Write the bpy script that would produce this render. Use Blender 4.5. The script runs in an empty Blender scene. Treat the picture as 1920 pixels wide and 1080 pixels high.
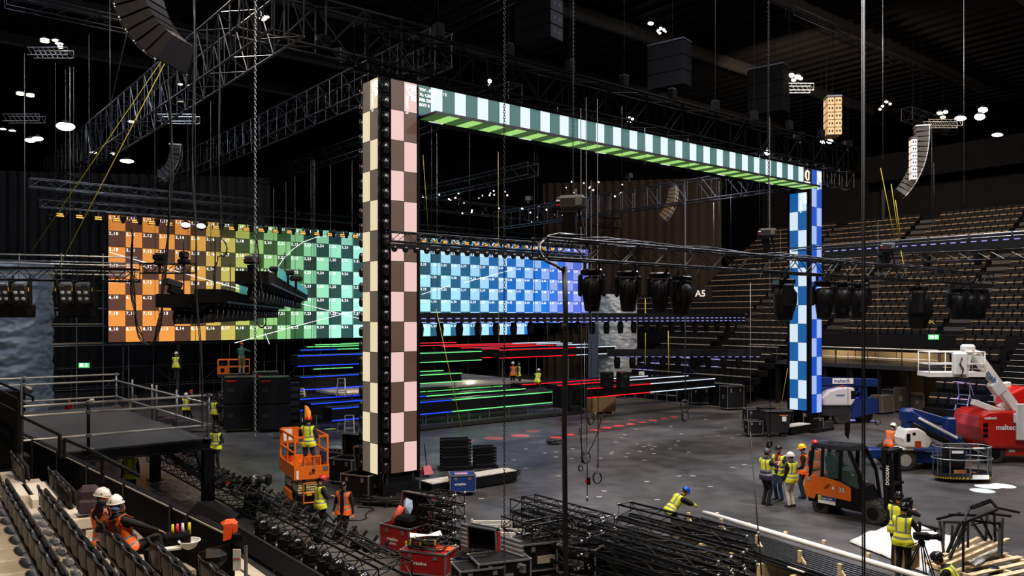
import bpy, bmesh, math, random
import numpy as np
from mathutils import Vector as V, Matrix, Quaternion
random.seed(7)
C = bpy.context.scene.collection
SC = bpy.context.scene
PI = math.pi
H = 6.1; F = 1500.0; CX = 960.0; HY = 592.0        # eye height, focal length in pixels, principal column, horizon row
cam = bpy.data.cameras.new('camera'); co = bpy.data.objects.new('camera', cam); C.objects.link(co)
co.location = (0, 0, H); co.rotation_euler = (PI/2, 0, 0)
cam.sensor_width = 36; cam.lens = 36*F/1920; cam.shift_y = 52/1920; cam.clip_end = 400
SC.camera = co
SC.view_settings.view_transform = 'Standard'; SC.view_settings.look = 'None'
SC.view_settings.gamma = 1; SC.view_settings.use_curve_mapping = False
SC.view_settings.exposure = 0.0
w = bpy.data.worlds.new('world'); SC.world = w; w.use_nodes = True
w.node_tree.nodes['Background'].inputs[0].default_value = (.5, .55, .65, 1)
w.node_tree.nodes['Background'].inputs[1].default_value = .004

def lin(h):
    h = h.lstrip('#'); r = [int(h[i:i+2], 16)/255 for i in (0, 2, 4)]
    return tuple(x/12.92 if x <= .04045 else ((x+.055)/1.055)**2.4 for x in r)
def lamp(name, kind, loc, power, col='#ffffff', target=None, size=1.0, cone=60, blend=.5):
    l = bpy.data.lights.new(name, kind); l.energy = power; l.color = lin(col)
    if kind == 'AREA': l.size = size; l.shape = 'DISK'
    else: l.shadow_soft_size = size
    if kind == 'SPOT': l.spot_size = math.radians(cone); l.spot_blend = blend
    o = bpy.data.objects.new(name, l); C.objects.link(o); o.location = loc
    d = (V(target) if target else V(loc)-V((0, 0, 1)))-V(loc)
    o.rotation_euler = d.to_track_quat('-Z', 'Y').to_euler(); return o
# work lights of the hall (roof floodlights)
for p, e, c, t, s in [
    ((-2, 8, 23), 2600, '#ffe6c8', (-6, 13, 2), 1.2), ((4, 16, 23), 2400, '#fff0e0', (3, 20, 0), 1.2),
    ((16, 20, 23), 2600, '#f4f4ff', (10, 28, 0), 1.2), ((8, 36, 23), 2600, '#eef2ff', (8, 38, 0), 1.2),
    ((20, 36, 23), 2400, '#eef2ff', (18, 38, 0), 1.2), ((-12, 30, 21), 1000, '#fff0e0', (-9, 28, 0), 1.2),
    ((28, 28, 22), 2600, '#ffdcb4', (36, 46, 8), 1.2), ((16, 52, 22), 3200, '#ffe0c0', (28, 62, 8), 1.2),
    ((-24, 34, 22), 1000, '#e8eeff', (-22, 44, 4), 1.2), ((-26, 22, 24), 800, '#dfe8ff', (-20, 42, 15), 1.0)]:
    lamp('work_light', 'AREA', p, e*1.3, c, t, s)

# ---------- materials
MT = {}
def mat(name, col='#808080', rough=.6, metal=0, emit=0, spec=.5, alpha=1, noise=0, scale=8, bump=0, coat=0):
    if name in MT: return MT[name]
    m = bpy.data.materials.new(name); m.use_nodes = True; nt = m.node_tree; b = nt.nodes['Principled BSDF']
    c = lin(col)+(1,)
    b.inputs['Base Color'].default_value = c; b.inputs['Roughness'].default_value = rough
    b.inputs['Metallic'].default_value = metal; b.inputs['Specular IOR Level'].default_value = spec
    b.inputs['Coat Weight'].default_value = coat
    if emit: b.inputs['Emission Color'].default_value = c; b.inputs['Emission Strength'].default_value = emit
    if alpha < 1: b.inputs['Alpha'].default_value = alpha
    if noise or bump:
        tc = nt.nodes.new('ShaderNodeTexCoord'); n = nt.nodes.new('ShaderNodeTexNoise')
        n.inputs['Scale'].default_value = scale; n.inputs['Detail'].default_value = 6
        nt.links.new(tc.outputs['Object'], n.inputs['Vector'])
        if noise:
            r = nt.nodes.new('ShaderNodeValToRGB')
            r.color_ramp.elements[0].position = .3; r.color_ramp.elements[1].position = .72
            r.color_ramp.elements[0].color = tuple(x*(1-noise) for x in c[:3])+(1,)
            r.color_ramp.elements[1].color = tuple(min(1, x*(1+noise)) for x in c[:3])+(1,)
            nt.links.new(n.outputs['Fac'], r.inputs['Fac']); nt.links.new(r.outputs['Color'], b.inputs['Base Color'])
        if bump:
            bp = nt.nodes.new('ShaderNodeBump'); bp.inputs['Strength'].default_value = bump; bp.inputs['Distance'].default_value = .05
            nt.links.new(n.outputs['Fac'], bp.inputs['Height']); nt.links.new(bp.outputs['Normal'], b.inputs['Normal'])
    MT[name] = m; return m
def em(name, col, s=1.0): return mat(name, col, .5, 0, s)
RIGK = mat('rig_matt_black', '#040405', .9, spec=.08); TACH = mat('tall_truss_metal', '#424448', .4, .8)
BLK = mat('black_paint', '#101011', .5, noise=.25, scale=3, spec=.2); MATT = mat('black_matte', '#08080a', .85, spec=.12)
GLOSS = mat('black_gloss', '#101011', .22, spec=.6); TRUSSB = mat('black_truss_paint', '#101012', .32, .25)
ALU = mat('aluminium', '#b4b4b6', .35, .85, noise=.15, scale=12); STEEL = mat('galvanised_steel', '#8c8f92', .42, .75, noise=.2, scale=6)
GALV = mat('bright_tube', '#c9c6bd', .4, .5, noise=.12, scale=5)
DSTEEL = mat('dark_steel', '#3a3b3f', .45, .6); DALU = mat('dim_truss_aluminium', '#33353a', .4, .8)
WOOD = mat('pale_timber', '#e8d2a8', .7, noise=.15, scale=14); PLY = mat('plywood', '#9c7a4c', .7, noise=.2, scale=5)
RUB = mat('tyre_rubber', '#2b2926', .85, noise=.3, scale=10); CABLE = mat('black_cable', '#111112', .5)
ORG = mat('orange_paint', '#e8701a', .4, noise=.06, scale=4); CREAM = mat('cream_paint', '#d8cda0', .5, noise=.08)
RED = mat('red_paint', '#b5190f', .3, coat=.3, noise=.06, scale=3); WHT = mat('white_paint', '#dedcd6', .45, noise=.05, scale=4)
BLU = mat('blue_paint', '#0f2a66', .35, noise=.1, scale=3); CASER = mat('red_laminate', '#a3121a', .5, noise=.08)
CASEB = mat('blue_laminate', '#12367e', .5); CASEK = mat('black_laminate', '#121214', .6, noise=.2, spec=.2)
WPL = mat('white_plastic', '#f2f1ee', .6); YEL = mat('yellow_plastic', '#d8b400', .5); GLASS = mat('tinted_glass', '#4e6a66', .08, alpha=.35)
WTXT = mat('white_lettering', '#f4f4f4', .6); BTXT = mat('black_lettering', '#101010', .6); LBL = mat('blue_lettering', '#24508c', .6)
YROPE = mat('yellow_rope', '#b9a916', .7); CURT = MATT
CONC = mat('stand_concrete', '#b8ae9e', .8, noise=.16, scale=2.2, bump=.15); SEATB = mat('seat_shell', '#141415', .5, noise=.2)
WLAMP = em('warm_lamp', '#fff0d0', 9); CLAMP = em('cool_lamp', '#eef4ff', 14); PLAMP = em('violet_lamp', '#dcd0ff', 8)
ALAMP = em('amber_strip', '#f0b050', 1.1); PDASH = em('violet_led', '#8080c8', .8)
LG = em('green_led', '#68d878', 1.1); LB = em('blue_led', '#1c44ff', 1.1); LR = em('red_led', '#f0101c', 1.0); LW = em('white_led', '#c8d8e8', 1.0)
LEDBL = mat('led_black', '#08080a', .5)
def objcol():
    m = bpy.data.materials.new('led_pixels'); m.use_nodes = True; nt = m.node_tree; b = nt.nodes['Principled BSDF']
    oi = nt.nodes.new('ShaderNodeObjectInfo'); nt.links.new(oi.outputs['Color'], b.inputs['Emission Color'])
    b.inputs['Base Color'].default_value = (.005, .005, .005, 1); b.inputs['Roughness'].default_value = .6; b.inputs['Emission Strength'].default_value = .95
    return m
LEDPX = objcol(); LEDTX = em('led_white_text', '#ffffff', 1.0)

# ---------- mesh builder
class MB:
    def __init__(s): s.v = []; s.f = []; s.mi = []; s.m = 0
    def add(s, vs, fs):
        n = len(s.v); s.v += [tuple(p) for p in vs]; s.f += [tuple(i+n for i in f) for f in fs]; s.mi += [s.m]*len(fs); return s
    def box(s, c, d, R=None):
        c = V(c); vs = []
        for x in (-.5, .5):
            for y in (-.5, .5):
                for z in (-.5, .5):
                    p = V((x*d[0], y*d[1], z*d[2])); p = (R @ p if R else p)+c; vs.append(p)
        return s.add(vs, [(0, 1, 3, 2), (4, 6, 7, 5), (0, 4, 5, 1), (2, 3, 7, 6), (0, 2, 6, 4), (1, 5, 7, 3)])
    def bx(s, x0, x1, y0, y1, z0, z1): return s.box(((x0+x1)/2, (y0+y1)/2, (z0+z1)/2), (abs(x1-x0), abs(y1-y0), abs(z1-z0)))
    def rb(s, c, d, r=.02, R=None):
        # box with chamfered edges
        bm = bmesh.new(); c = V(c)
        for sx in (-1, 1):
            for sy in (-1, 1):
                for sz in (-1, 1):
                    for k in range(3):
                        q = [sx*(d[0]/2-r), sy*(d[1]/2-r), sz*(d[2]/2-r)]; q[k] += (sx, sy, sz)[k]*r
                        q = V(q); bm.verts.new((R @ q if R else q)+c)
        bmesh.ops.convex_hull(bm, input=bm.verts); bm.verts.index_update()
        s.add([v.co for v in bm.verts], [[v.index for v in f.verts] for f in bm.faces]); bm.free(); return s
    def hull(s, pts):
        bm = bmesh.new()
        for p in pts: bm.verts.new(p)
        bmesh.ops.convex_hull(bm, input=bm.verts)
        bm.verts.index_update(); s.add([v.co for v in bm.verts], [[v.index for v in f.verts] for f in bm.faces]); bm.free(); return s
    def cyl(s, p, q, r, r2=None, n=8):
        p, q = V(p), V(q); r2 = r if r2 is None else r2; d = q-p
        if d.length < 1e-6: return s
        R = d.to_track_quat('Z', 'Y').to_matrix(); vs = []
        for k, (o, rr) in enumerate(((p, r), (q, r2))):
            for i in range(n):
                a = 2*PI*i/n; vs.append(o+R @ V((rr*math.cos(a), rr*math.sin(a), 0)))
        fs = [(i, (i+1) % n, n+(i+1) % n, n+i) for i in range(n)]+[tuple(range(n-1, -1, -1)), tuple(range(n, 2*n))]
        return s.add(vs, fs)
    def tube(s, pts, r, n=6, closed=False):
        pts = [V(p) for p in pts]; N = len(pts); vs = []; fs = []; up = V((0, 0, 1))
        for i, p in enumerate(pts):
            a = pts[(i-1) % N] if closed or i else p; b = pts[(i+1) % N] if closed or i < N-1 else p
            d = (b-a).normalized(); x = d.cross(up)
            if x.length < .05: x = d.cross(V((1, 0, 0)))
            x.normalize(); y = x.cross(d)
            for k in range(n):
                t = 2*PI*k/n; vs.append(p+x*(r*math.cos(t))+y*(r*math.sin(t)))
        for i in range(N if closed else N-1):
            j = (i+1) % N
            for k in range(n): fs.append((i*n+k, i*n+(k+1) % n, j*n+(k+1) % n, j*n+k))
        if not closed: fs += [tuple(range(n-1, -1, -1)), tuple(range((N-1)*n, N*n))]
        return s.add(vs, fs)
    def sph(s, c, r, nu=10, nv=6, R=None, a0=0, a1=PI):
        if not hasattr(r, '__len__'): r = (r, r, r)
        c = V(c); vs = []; fs = []
        for j in range(nv+1):
            t = a0+(a1-a0)*j/nv
            for i in range(nu):
                a = 2*PI*i/nu; p = V((r[0]*math.sin(t)*math.cos(a), r[1]*math.sin(t)*math.sin(a), r[2]*math.cos(t)))
                vs.append((R @ p if R else p)+c)
        for j in range(nv):
            for i in range(nu): fs.append((j*nu+i, (j+1)*nu+i, (j+1)*nu+(i+1) % nu, j*nu+(i+1) % nu))
        return s.add(vs, fs)
    def loft(s, rings, n=14, pw=1.0):
        # rings: (z, rx, ry, cx, cy); pw<1 squarer
        vs = []; fs = []
        for z, rx, ry, cx, cy in rings:
            for i in range(n):
                a = 2*PI*i/n; ca, sa = math.cos(a), math.sin(a)
                vs.append((cx+rx*math.copysign(abs(ca)**pw, ca), cy+ry*math.copysign(abs(sa)**pw, sa), z))
        for j in range(len(rings)-1):
            for i in range(n): fs.append((j*n+i, j*n+(i+1) % n, (j+1)*n+(i+1) % n, (j+1)*n+i))
        fs += [tuple(range(n-1, -1, -1)), tuple(range((len(rings)-1)*n, len(rings)*n))]
        return s.add(vs, fs)
    def prism(s, poly, y0, y1):
        # polygon in x,z extruded along y
        n = len(poly); vs = [(x, y0, z) for x, z in poly]+[(x, y1, z) for x, z in poly]
        return s.add(vs, [tuple(range(n)), tuple(range(2*n-1, n-1, -1))]+[(i, n+i, n+(i+1) % n, (i+1) % n) for i in range(n)])
    def mesh(s, name, mats, smooth=False):
        me = bpy.data.meshes.new(name); me.from_pydata(s.v, [], s.f)
        for m in (mats if isinstance(mats, (list, tuple)) else [mats]): me.materials.append(m)
        if len(me.materials) > 1: me.polygons.foreach_set('material_index', s.mi)
        if smooth: me.polygons.foreach_set('use_smooth', [True]*len(me.polygons))
        bm = bmesh.new(); bm.from_mesh(me); bmesh.ops.recalc_face_normals(bm, faces=bm.faces); bm.to_mesh(me); bm.free()
        return me
    def obj(s, name, mats, parent=None, smooth=False, stuff=False, label=None):
        return ob(name, s.mesh(name, mats, smooth), parent, stuff=stuff, label=label)
def ob(name, me, parent=None, loc=None, rot=None, scale=None, stuff=False, label=None):
    o = bpy.data.objects.new(name, me); C.objects.link(o)
    if parent is not None: o.parent = parent
    if loc is not None: o.location = loc
    if rot is not None:
        if isinstance(rot, Quaternion): o.rotation_mode = 'QUATERNION'; o.rotation_quaternion = rot
        else: o.rotation_euler = rot
    if scale is not None: o.scale = scale
    if stuff: o['kind'] = 'stuff'
    if label: o['label'] = label
    return o
def tag(o, label, cat, group=None):
    o['label'] = label; o['category'] = cat
    if group: o['group'] = group
    return o
def thing(name, label, cat, loc=(0, 0, 0), rz=0, group=None):
    o = bpy.data.objects.new(name, None); C.objects.link(o); o.empty_display_size = .1; o.location = loc
    if isinstance(rz, Quaternion): o.rotation_mode = 'QUATERNION'; o.rotation_quaternion = rz
    else: o.rotation_euler = (0, 0, rz)
    return tag(o, label, cat, group)
def struct(name, mb, m, smooth=False):
    o = mb.obj(name, m, None, smooth); o['kind'] = 'structure'; return o
def dup(root, loc, rz=None, label=None, group=None, scale=None):
    kids = [c for c in root.children]; r = root.copy(); C.objects.link(r); r.location = loc
    if rz is not None:
        if isinstance(rz, Quaternion): r.rotation_mode = 'QUATERNION'; r.rotation_quaternion = rz
        else: r.rotation_euler = (0, 0, rz) if not hasattr(rz, '__len__') else rz
    if label: r['label'] = label
    if group: r['group'] = group
    if scale: r.scale = (scale,)*3
    for k in kids:
        c = k.copy(); C.objects.link(c); c.parent = r
        for g in k.children:
            d = g.copy(); C.objects.link(d); d.parent = c
    return r
def at(px, py, Y): return V(((px-CX)/F*Y, Y, H-(py-HY)/F*Y))          # point seen at (px, py) at distance Y
def onz(px, py, z=0.0): return at(px, py, (H-z)*F/(py-HY))             # point seen at (px, py) at height z
U = V((.775, .632, 0)); W = V((-.632, .775, 0)); AU = math.atan2(.632, .775); AW = AU+PI/2
def along(P, px, D=U):                                                # distance from P along D until picture column px
    k = (px-CX)/F; return (P.x-k*P.y)/(k*D.y-D.x)
ORD = ['first', 'second', 'third', 'fourth', 'fifth', 'sixth', 'seventh', 'eighth', 'ninth', 'tenth', 'eleventh', 'twelfth', 'thirteenth', 'fourteenth', 'fifteenth', 'sixteenth', 'seventeenth', 'eighteenth', 'nineteenth', 'twentieth']
def ordn(i):
    if i < 20: return ORD[i]
    n = i+1; t = ['', '', 'twenty', 'thirty', 'forty', 'fifty', 'sixty', 'seventy', 'eighty', 'ninety'][n//10]
    return t+('-'+ORD[n % 10-1] if n % 10 else 'th') if n % 10 else t[:-1]+'ieth'
GL = {}
def text_mesh(body, size, bold=False, ext=.002):
    k = (body, size, ext)
    if k in GL: return GL[k]
    cu = bpy.data.curves.new('t', 'FONT'); cu.body = body; cu.size = size; cu.resolution_u = 2; cu.extrude = ext
    if bold: cu.offset = size*.02
    o = bpy.data.objects.new('t', cu); C.objects.link(o); dg = bpy.context.evaluated_depsgraph_get()
    me = bpy.data.meshes.new_from_object(o.evaluated_get(dg)); bpy.data.objects.remove(o); me.name = 'lettering'; GL[k] = me; return me
def text(parent, body, size, loc, rot=(PI/2, 0, 0), m=None, name='lettering', scale=None, bold=True):
    me = text_mesh(body, size, bold)
    if not me.materials: me.materials.append(m or WTXT)
    elif me.materials[0] != (m or WTXT): me = me.copy(); me.materials[0] = m or WTXT
    return ob(name, me, parent, loc, rot, scale)
# rods as parts of their own that share one unit mesh
UC = {}
def rod(parent, name, p, q, r, m, n=6, sq=False):
    p, q = V(p), V(q); k = (m.name, n, sq)
    if k not in UC:
        b = MB()
        if sq: b.bx(-1, 1, -1, 1, 0, 1)
        else: b.cyl((0, 0, 0), (0, 0, 1), 1, n=n)
        UC[k] = b.mesh('rod', m, not sq)
    d = q-p; return ob(name, UC[k], parent, p, d.to_track_quat('Z', 'Y'), (r, r, d.length))
def frame(p, q, roll=0):
    d = (q-p).normalized(); up = V((0, 0, 1)); s = up.cross(d).normalized(); t = d.cross(s)
    M = Matrix((d, s, t)).transposed(); return M.to_quaternion(), (q-p).length
def truss(name, label, p, q, w=.4, h=.4, bay=.5, m=TRUSSB, group=None, indiv=False, r=.025, rb=.012, cat='truss', ends=True, verts=False):
    Q, L = frame(V(p), V(q)); t = thing(name, label, cat, p, Q, group)
    nb = max(1, round(L/bay)); bl = L/nb; c = [(-w/2, 0), (w/2, 0), (w/2, h), (-w/2, h)]
    segs = []
    for y, z in c:
        if indiv: rod(t, 'chord', (0, y, z), (L, y, z), r, m, 8)
    if not indiv:
        b = MB()
        for y, z in c: b.cyl((0, y, z), (L, y, z), r, n=5)
        b.obj('chord', m, t, True)
    for k in range(4):
        a, e = c[k], c[(k+1) % 4]
        for i in range(nb):
            s0, s1 = (a, e) if (i+k) % 2 == 0 else (e, a)
            segs.append(((i*bl, *s0), ((i+1)*bl, *s1)))
            if verts and k in (1, 3): segs.append(((i*bl, *a), (i*bl, *e)))
        if ends:
            segs.append(((0.01, *a), (0.01, *e))); segs.append(((L-.01, *a), (L-.01, *e)))
    if indiv:
        for a, e in segs: rod(t, 'brace', a, e, rb, m, 5)
    else:
        b = MB()
        for a, e in segs: b.cyl(a, e, rb, n=4)
        o = b.obj('brace', m, t, stuff=True)
    return t
# ================= setting
def floor_mat():
    m = bpy.data.materials.new('arena_concrete'); m.use_nodes = True; nt = m.node_tree; b = nt.nodes['Principled BSDF']
    tc = nt.nodes.new('ShaderNodeTexCoord'); out = None
    mx = []
    for sc, det, dist, lo, hi, c0, c1 in ((.16, 8, 1.5, .35, .68, (.045, .044, .045, 1), (.135, .133, .133, 1)), (1.4, 10, .6, .3, .8, (.6, .58, .56, 1), (1.25, 1.22, 1.2, 1)), (30, 3, 0, .3, .7, (.85, .85, .85, 1), (1.12, 1.12, 1.12, 1))):
        n = nt.nodes.new('ShaderNodeTexNoise'); n.inputs['Scale'].default_value = sc; n.inputs['Detail'].default_value = det; n.inputs['Distortion'].default_value = dist
        nt.links.new(tc.outputs['Object'], n.inputs['Vector'])
        r = nt.nodes.new('ShaderNodeValToRGB'); e = r.color_ramp.elements; e[0].position = lo; e[1].position = hi; e[0].color = c0; e[1].color = c1
        nt.links.new(n.outputs['Fac'], r.inputs['Fac']); mx.append(r.outputs['Color'])
    out = mx[0]
    for o in mx[1:]:
        k = nt.nodes.new('ShaderNodeMixRGB'); k.blend_type = 'MULTIPLY'; k.inputs[0].default_value = 1
        nt.links.new(out, k.inputs[1]); nt.links.new(o, k.inputs[2]); out = k.outputs[0]
    nt.links.new(out, b.inputs['Base Color']); b.inputs['Roughness'].default_value = .42; b.inputs['Specular IOR Level'].default_value = .35
    return m
struct('floor', MB().bx(-60, 70, -6, 100, -.3, 0), floor_mat())
CEILZ = 25.0
struct('ceiling', MB().bx(-60, 70, -6, 100, CEILZ, CEILZ+.3), mat('roof_deck', '#060607', .9, spec=.1))
# roof ribs along W
b = MB(); Rz = Matrix.Rotation(AU, 3, 'Z')
for i in range(-14, 60):
    b.box(U*(i*1.3)+W*30+V((0, 0, CEILZ-.12)), (.25, 110, .24), Rz)
o = struct('trim_1', b, mat('roof_rib', '#08080a', .9, spec=.1))
b = MB()
for i in range(7):
    b.box(U*25+W*(8+i*9)+V((0, 0, CEILZ-.6)), (90, .3, .8), Rz)
struct('trim_2', b, mat('roof_girder', '#08080a', .8))
# far walls and pleated drapes
struct('wall_back', MB().bx(-60, 70, 92, 92.4, 0, CEILZ), mat('wall_black', '#060607', .95, spec=.05))
struct('wall_left', MB().bx(-58, -57.6, -6, 92, 0, CEILZ), mat('wall_black', '#060607', .95, spec=.05))
struct('wall_right', MB().bx(69.6, 70, -6, 92, 0, CEILZ), mat('wall_black', '#060607', .95, spec=.05))
def drape(name, label, p, q, z0, z1, m, pleat=.5, amp=.12):
    p, q = V(p), V(q); d = (q-p); L = d.length; d.normalize(); nrm = V((-d.y, d.x, 0)); n = int(L/pleat*4); vs = []; fs = []
    for i in range(n+1):
        s = L*i/n; o = p+d*s+nrm*(amp*math.sin(i*PI/2)+amp*.4*random.random()); vs += [(o.x, o.y, z0), (o.x, o.y, z1)]
    for i in range(n): fs.append((2*i, 2*i+2, 2*i+3, 2*i+1))
    b = MB().add(vs, fs); o = b.obj(name, m); md = o.modifiers.new('t', 'SOLIDIFY'); md.thickness = .02
    return tag(o, label, 'curtain')
drape('stage_curtain', 'tall pleated black curtain behind the left end of the orange LED wall', (-46, 62, 0), (-20, 66, 0), 0, 17.5, mat('pleated_black', '#1c1d21', .9), .75, .2)
drape('stage_curtain', 'brown pleated curtain far behind the middle speaker array', (3, 78, 0), (19.5, 74.5, 0), 0, 19, mat('pleated_brown', '#281f16', .9), .8, .2)

# tape marks on the floor
TM = [(245,158),(328,150),(328,188),(455,125),(450,200),(665,197),(745,163),(752,150),(868,160),(855,187),(995,212),(955,145),(1065,163),(1053,128),(990,110),(1028,98),(1070,110),(938,90),(1185,128),(1230,98),(1245,68),(1325,152),(1545,30),(1655,45),(1700,18),(1270,15),(822,42),(845,22),(780,75),(103,272),(348,330),(1255,330),(1358,330),(1012,372),(1655,265),(1742,245),(1488,410),(1265,465),(1090,508),(955,542),(690,443),(655,487),(328,520),(445,550),(730,630),(12,210),(105,128),
      (-1150,500),(-1210,640),(-1810,20),(-230,500),(880,-60),(520,-55),(1190,-40),(1450,-95),(1300,-130),(930,-20),(1080,-70),(-1890,-20),(2740,500),(3600,420),(3100,-20),(2960,10),(2400,-60),(2540,-45),(640,-10),(1600,-30)]
tm = None
for i, (x, y) in enumerate(TM):
    p = onz(960+x/4, 810+y/4)
    if tm is None: tm = MB().bx(-.09, .09, -.03, .03, 0, .004).mesh('floor_mark', mat('pale_tape', '#d8cfc0', .8))
    o = ob('floor_mark', tm, None, (p.x, p.y, .001), (0, 0, random.uniform(-.5, .5)))
    tag(o, 'small pale tape mark stuck on the open grey arena floor', 'floor mark', 'tape marks scattered on the floor')

# ================= portal
def panel(parent, me, loc, rot, col, name='led_panel'):
    o = ob(name, me, parent, loc, rot); o.color = tuple(col)+(1,); return o
def pmesh(wd, ht, th=.1, g=.004):
    b = MB(); b.m = 1; b.bx(g, wd-g, .008, th, g, ht-g); b.m = 0
    b.add([(g*2, 0, g*2), (wd-2*g, 0, g*2), (wd-2*g, 0, ht-2*g), (g*2, 0, ht-2*g)], [(0, 1, 2, 3)])
    b.m = 1; b.bx(g*2, wd-2*g, .001, .008, g*2, ht-2*g); me = b.mesh('led_panel', [LEDPX, LEDBL])
    return me
PM = pmesh(.5, 1.0)
PO = V((-3.95, 26.1, 0))                                      # foot of the left front face
port = thing('led_portal', 'tall square portal frame clad in chequered and striped LED panels', 'LED portal', PO, AU)
ZB = .94; ZT = ZB+12.9; rh = 12.9/13
def chk(x0, y0, rz, n, light, dark, first, rows=13, zt=ZT, dirx=1, half=False):
    R = Matrix.Rotation(rz, 3, 'Z')
    for r in range(rows):
        for c in range(n):
            o = V((x0, y0, 0))+R @ V((c*.5, 0, 0)); o.z = zt-(r+1)*rh
            k = (r+c+first) % 2; p = panel(port, PM, o, (0, 0, rz), lin(light if k else dark)); p.scale = (1, 1, rh)
            if half and r == rows-1: p.scale.z = rh*.62; p.location.z = zt-(r+.62)*rh
chk(0, 0, 0, 2, '#f2c9c2', '#5b4133', 0)                                  # pink and brown front
chk(-.42, 1.12, -PI/2, 2, '#f0dcb8', '#62564a', 0)                        # cream side (faces -x)
SR = 25.5
chk(SR, 0, 0, 2, '#a9bffa', '#0a50c8', 0)                                 # right front, lavender and blue
chk(SR-.28, 1.12, -PI/2, 2, '#d8ecfc', '#0a5ca4', 0, 12, ZT-1.22, half=True)          # right inner side
SM = pmesh(.493, 1.0)
nst = 48; s0 = 1.05; sw = .493
for i in range(nst):
    panel(port, SM, (s0+i*sw, 0, ZT-1.0), (0, 0, 0), lin('#e8fbff' if i % 2 else '#3d6f68'))
    panel(port, SM, (s0+.1+i*sw, .1, ZT-1.14), (PI/2, 0, 0), lin('#a8e07a' if i % 2 else '#3a5c28'))
# logo panel at the right end of the beam
lg = MB().bx(0, .72, 0, .1, 0, 1.0).obj('logo_panel', mat('logo_black', '#1a1014', .6, emit=.6), port); lg.location = (s0+nst*sw+.02, 0, ZT-1.0)
b = MB(); pts = [(.36+.2*math.cos(a), -.012, .62+.24*math.sin(a)) for a in np.linspace(.6, 5.2, 16)]
GOLD = em('logo_gold', '#f0dca8', 1.0)
for i in range(len(pts)-1): b.tube(pts[i:i+2], .03+.02*math.sin(i/15*PI), 4)
b.bx(.42, .5, -.02, -.005, .42, .8); b.obj('emblem', GOLD, lg)
text(lg, 'CREATIVE', .13, (.04, -.012, .2), m=LEDTX, name='lettering'); text(lg, 'TECHNOLOGY', .105, (.04, -.012, .06), m=LEDTX)
for i, s in enumerate(['TOP - FRONT 1 / 2', 'TL: 4,2000', 'RES: 2300x', 'ROT: 0']):
    text(port, s, .135, (s0+.03, -.014, ZT-.2-i*.17), m=LEDTX)
for i, s in enumerate(['LEFT - FRONT / 2', 'TL: 4,0', 'RES: 208x', 'ROT: 270']):
    text(port, s, .13, (.56+i*.1, -.014, ZT-.08), (PI/2, PI/2, 0), m=LEDTX)
    text(port, s, .13, (-.425, .5-i*.1, ZT-.08), (PI/2, PI/2, -PI/2), m=LEDTX)
    text(port, s, .13, (SR+.55+i*.1, -.014, ZT-.08), (PI/2, PI/2, 0), m=LEDTX)
    text(port, s, .13, (SR-.285, .5-i*.1, ZT-1.3), (PI/2, PI/2, -PI/2), m=LEDTX)
for k in range(6):
    text(port, 'FRONT-B', .14, (s0+.5+k*4, .18, ZT-1.143), (PI, 0, 0), m=LEDTX)
# frames behind the panels
b = MB()
for x in (-.38, -.03): b.bx(x, x+.05, .12, .17, 0, ZT+.1); b.bx(x, x+.05, 1.1, 1.15, 0, ZT+.1)
b.bx(-.03, 1.0, .1, .2, .2, ZT); b.bx(-.3, 1.0, 1.1, 1.2, .2, ZT); b.bx(-.36, -.3, .2, 1.12, .6, ZT)
b.bx(1.02, 1.1, -.03, .6, .7, ZT-1.2)
b.obj('tower_frame', MATT, port)
b = MB(); b.bx(SR-.2, SR-.02, .0, .2, 0, ZT); b.bx(SR, SR+1, .1, .2, .2, ZT); b.bx(SR-.15, SR+1, 1.1, 1.2, .2, ZT); b.bx(SR+1.0, SR+1.04, 0, 1.2, .8, ZT); b.bx(SR-.29, SR-.26, 1.12, 1.25, .2, ZT-1.2)
b.obj('tower_frame', MATT, port)
b = MB(); b.bx(1.0, SR, .12, 1.15, ZT-1.0, ZT-.05); b.bx(1.0, SR, .03, .1, ZT-1.06, ZT-1.0); b.obj('beam_casing', MATT, port)
b = MB(); b.bx(1.05, SR-.3, -.005, .03, ZT-1.035, ZT-1.01); b.obj('blue_edge_strip', em('edge_blue', '#0c2c78', .5), port)
# rounded bumpers up the corner and the left edge
b = MB(); b.loft([(0, .05, .05, 0, 0), (.04, .11, .11, 0, 0), (.2, .13, .13, 0, 0), (.36, .11, .11, 0, 0), (.4, .05, .05, 0, 0)], 10); bump = b.mesh('corner_bumper', GLOSS, True)
for i in range(26):
    z = ZB+i*.496
    ob('corner_bumper', bump, port, (-.2, .02, z)); ob('corner_bumper', bump, port, (-.42, 1.2, z), scale=(.7, .7, .8))
b = MB()
for i in range(30): b.sph((SR+1.06, .05, ZB+i*.43), .05, 6, 4)
b.obj('edge_knob', GLOSS, port, True)
for (x, y) in ((-.1, .1), (.9, .1), (-.1, 1.1), (.9, 1.1), (SR, .1), (SR+.9, .1), (SR, 1.1), (SR+.9, 1.1)):
    rod(port, 'leg', (x, y, 0), (x, y, 1.0), .05, DSTEEL)
b = MB(); b.bx(-.5, 1.5, -.5, 1.8, .02, .16); b.bx(-.3, 1.1, 0, .3, .16, .6); b.bx(-.2, .9, 1.0, 1.3, .16, .7); b.obj('ballast_base', BLK, port)
b = MB(); b.bx(SR-.6, SR+1.4, -.5, 1.8, .02, .16); b.bx(SR, SR+.9, 0, .3, .16, .6); b.obj('ballast_base', BLK, port)
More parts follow.
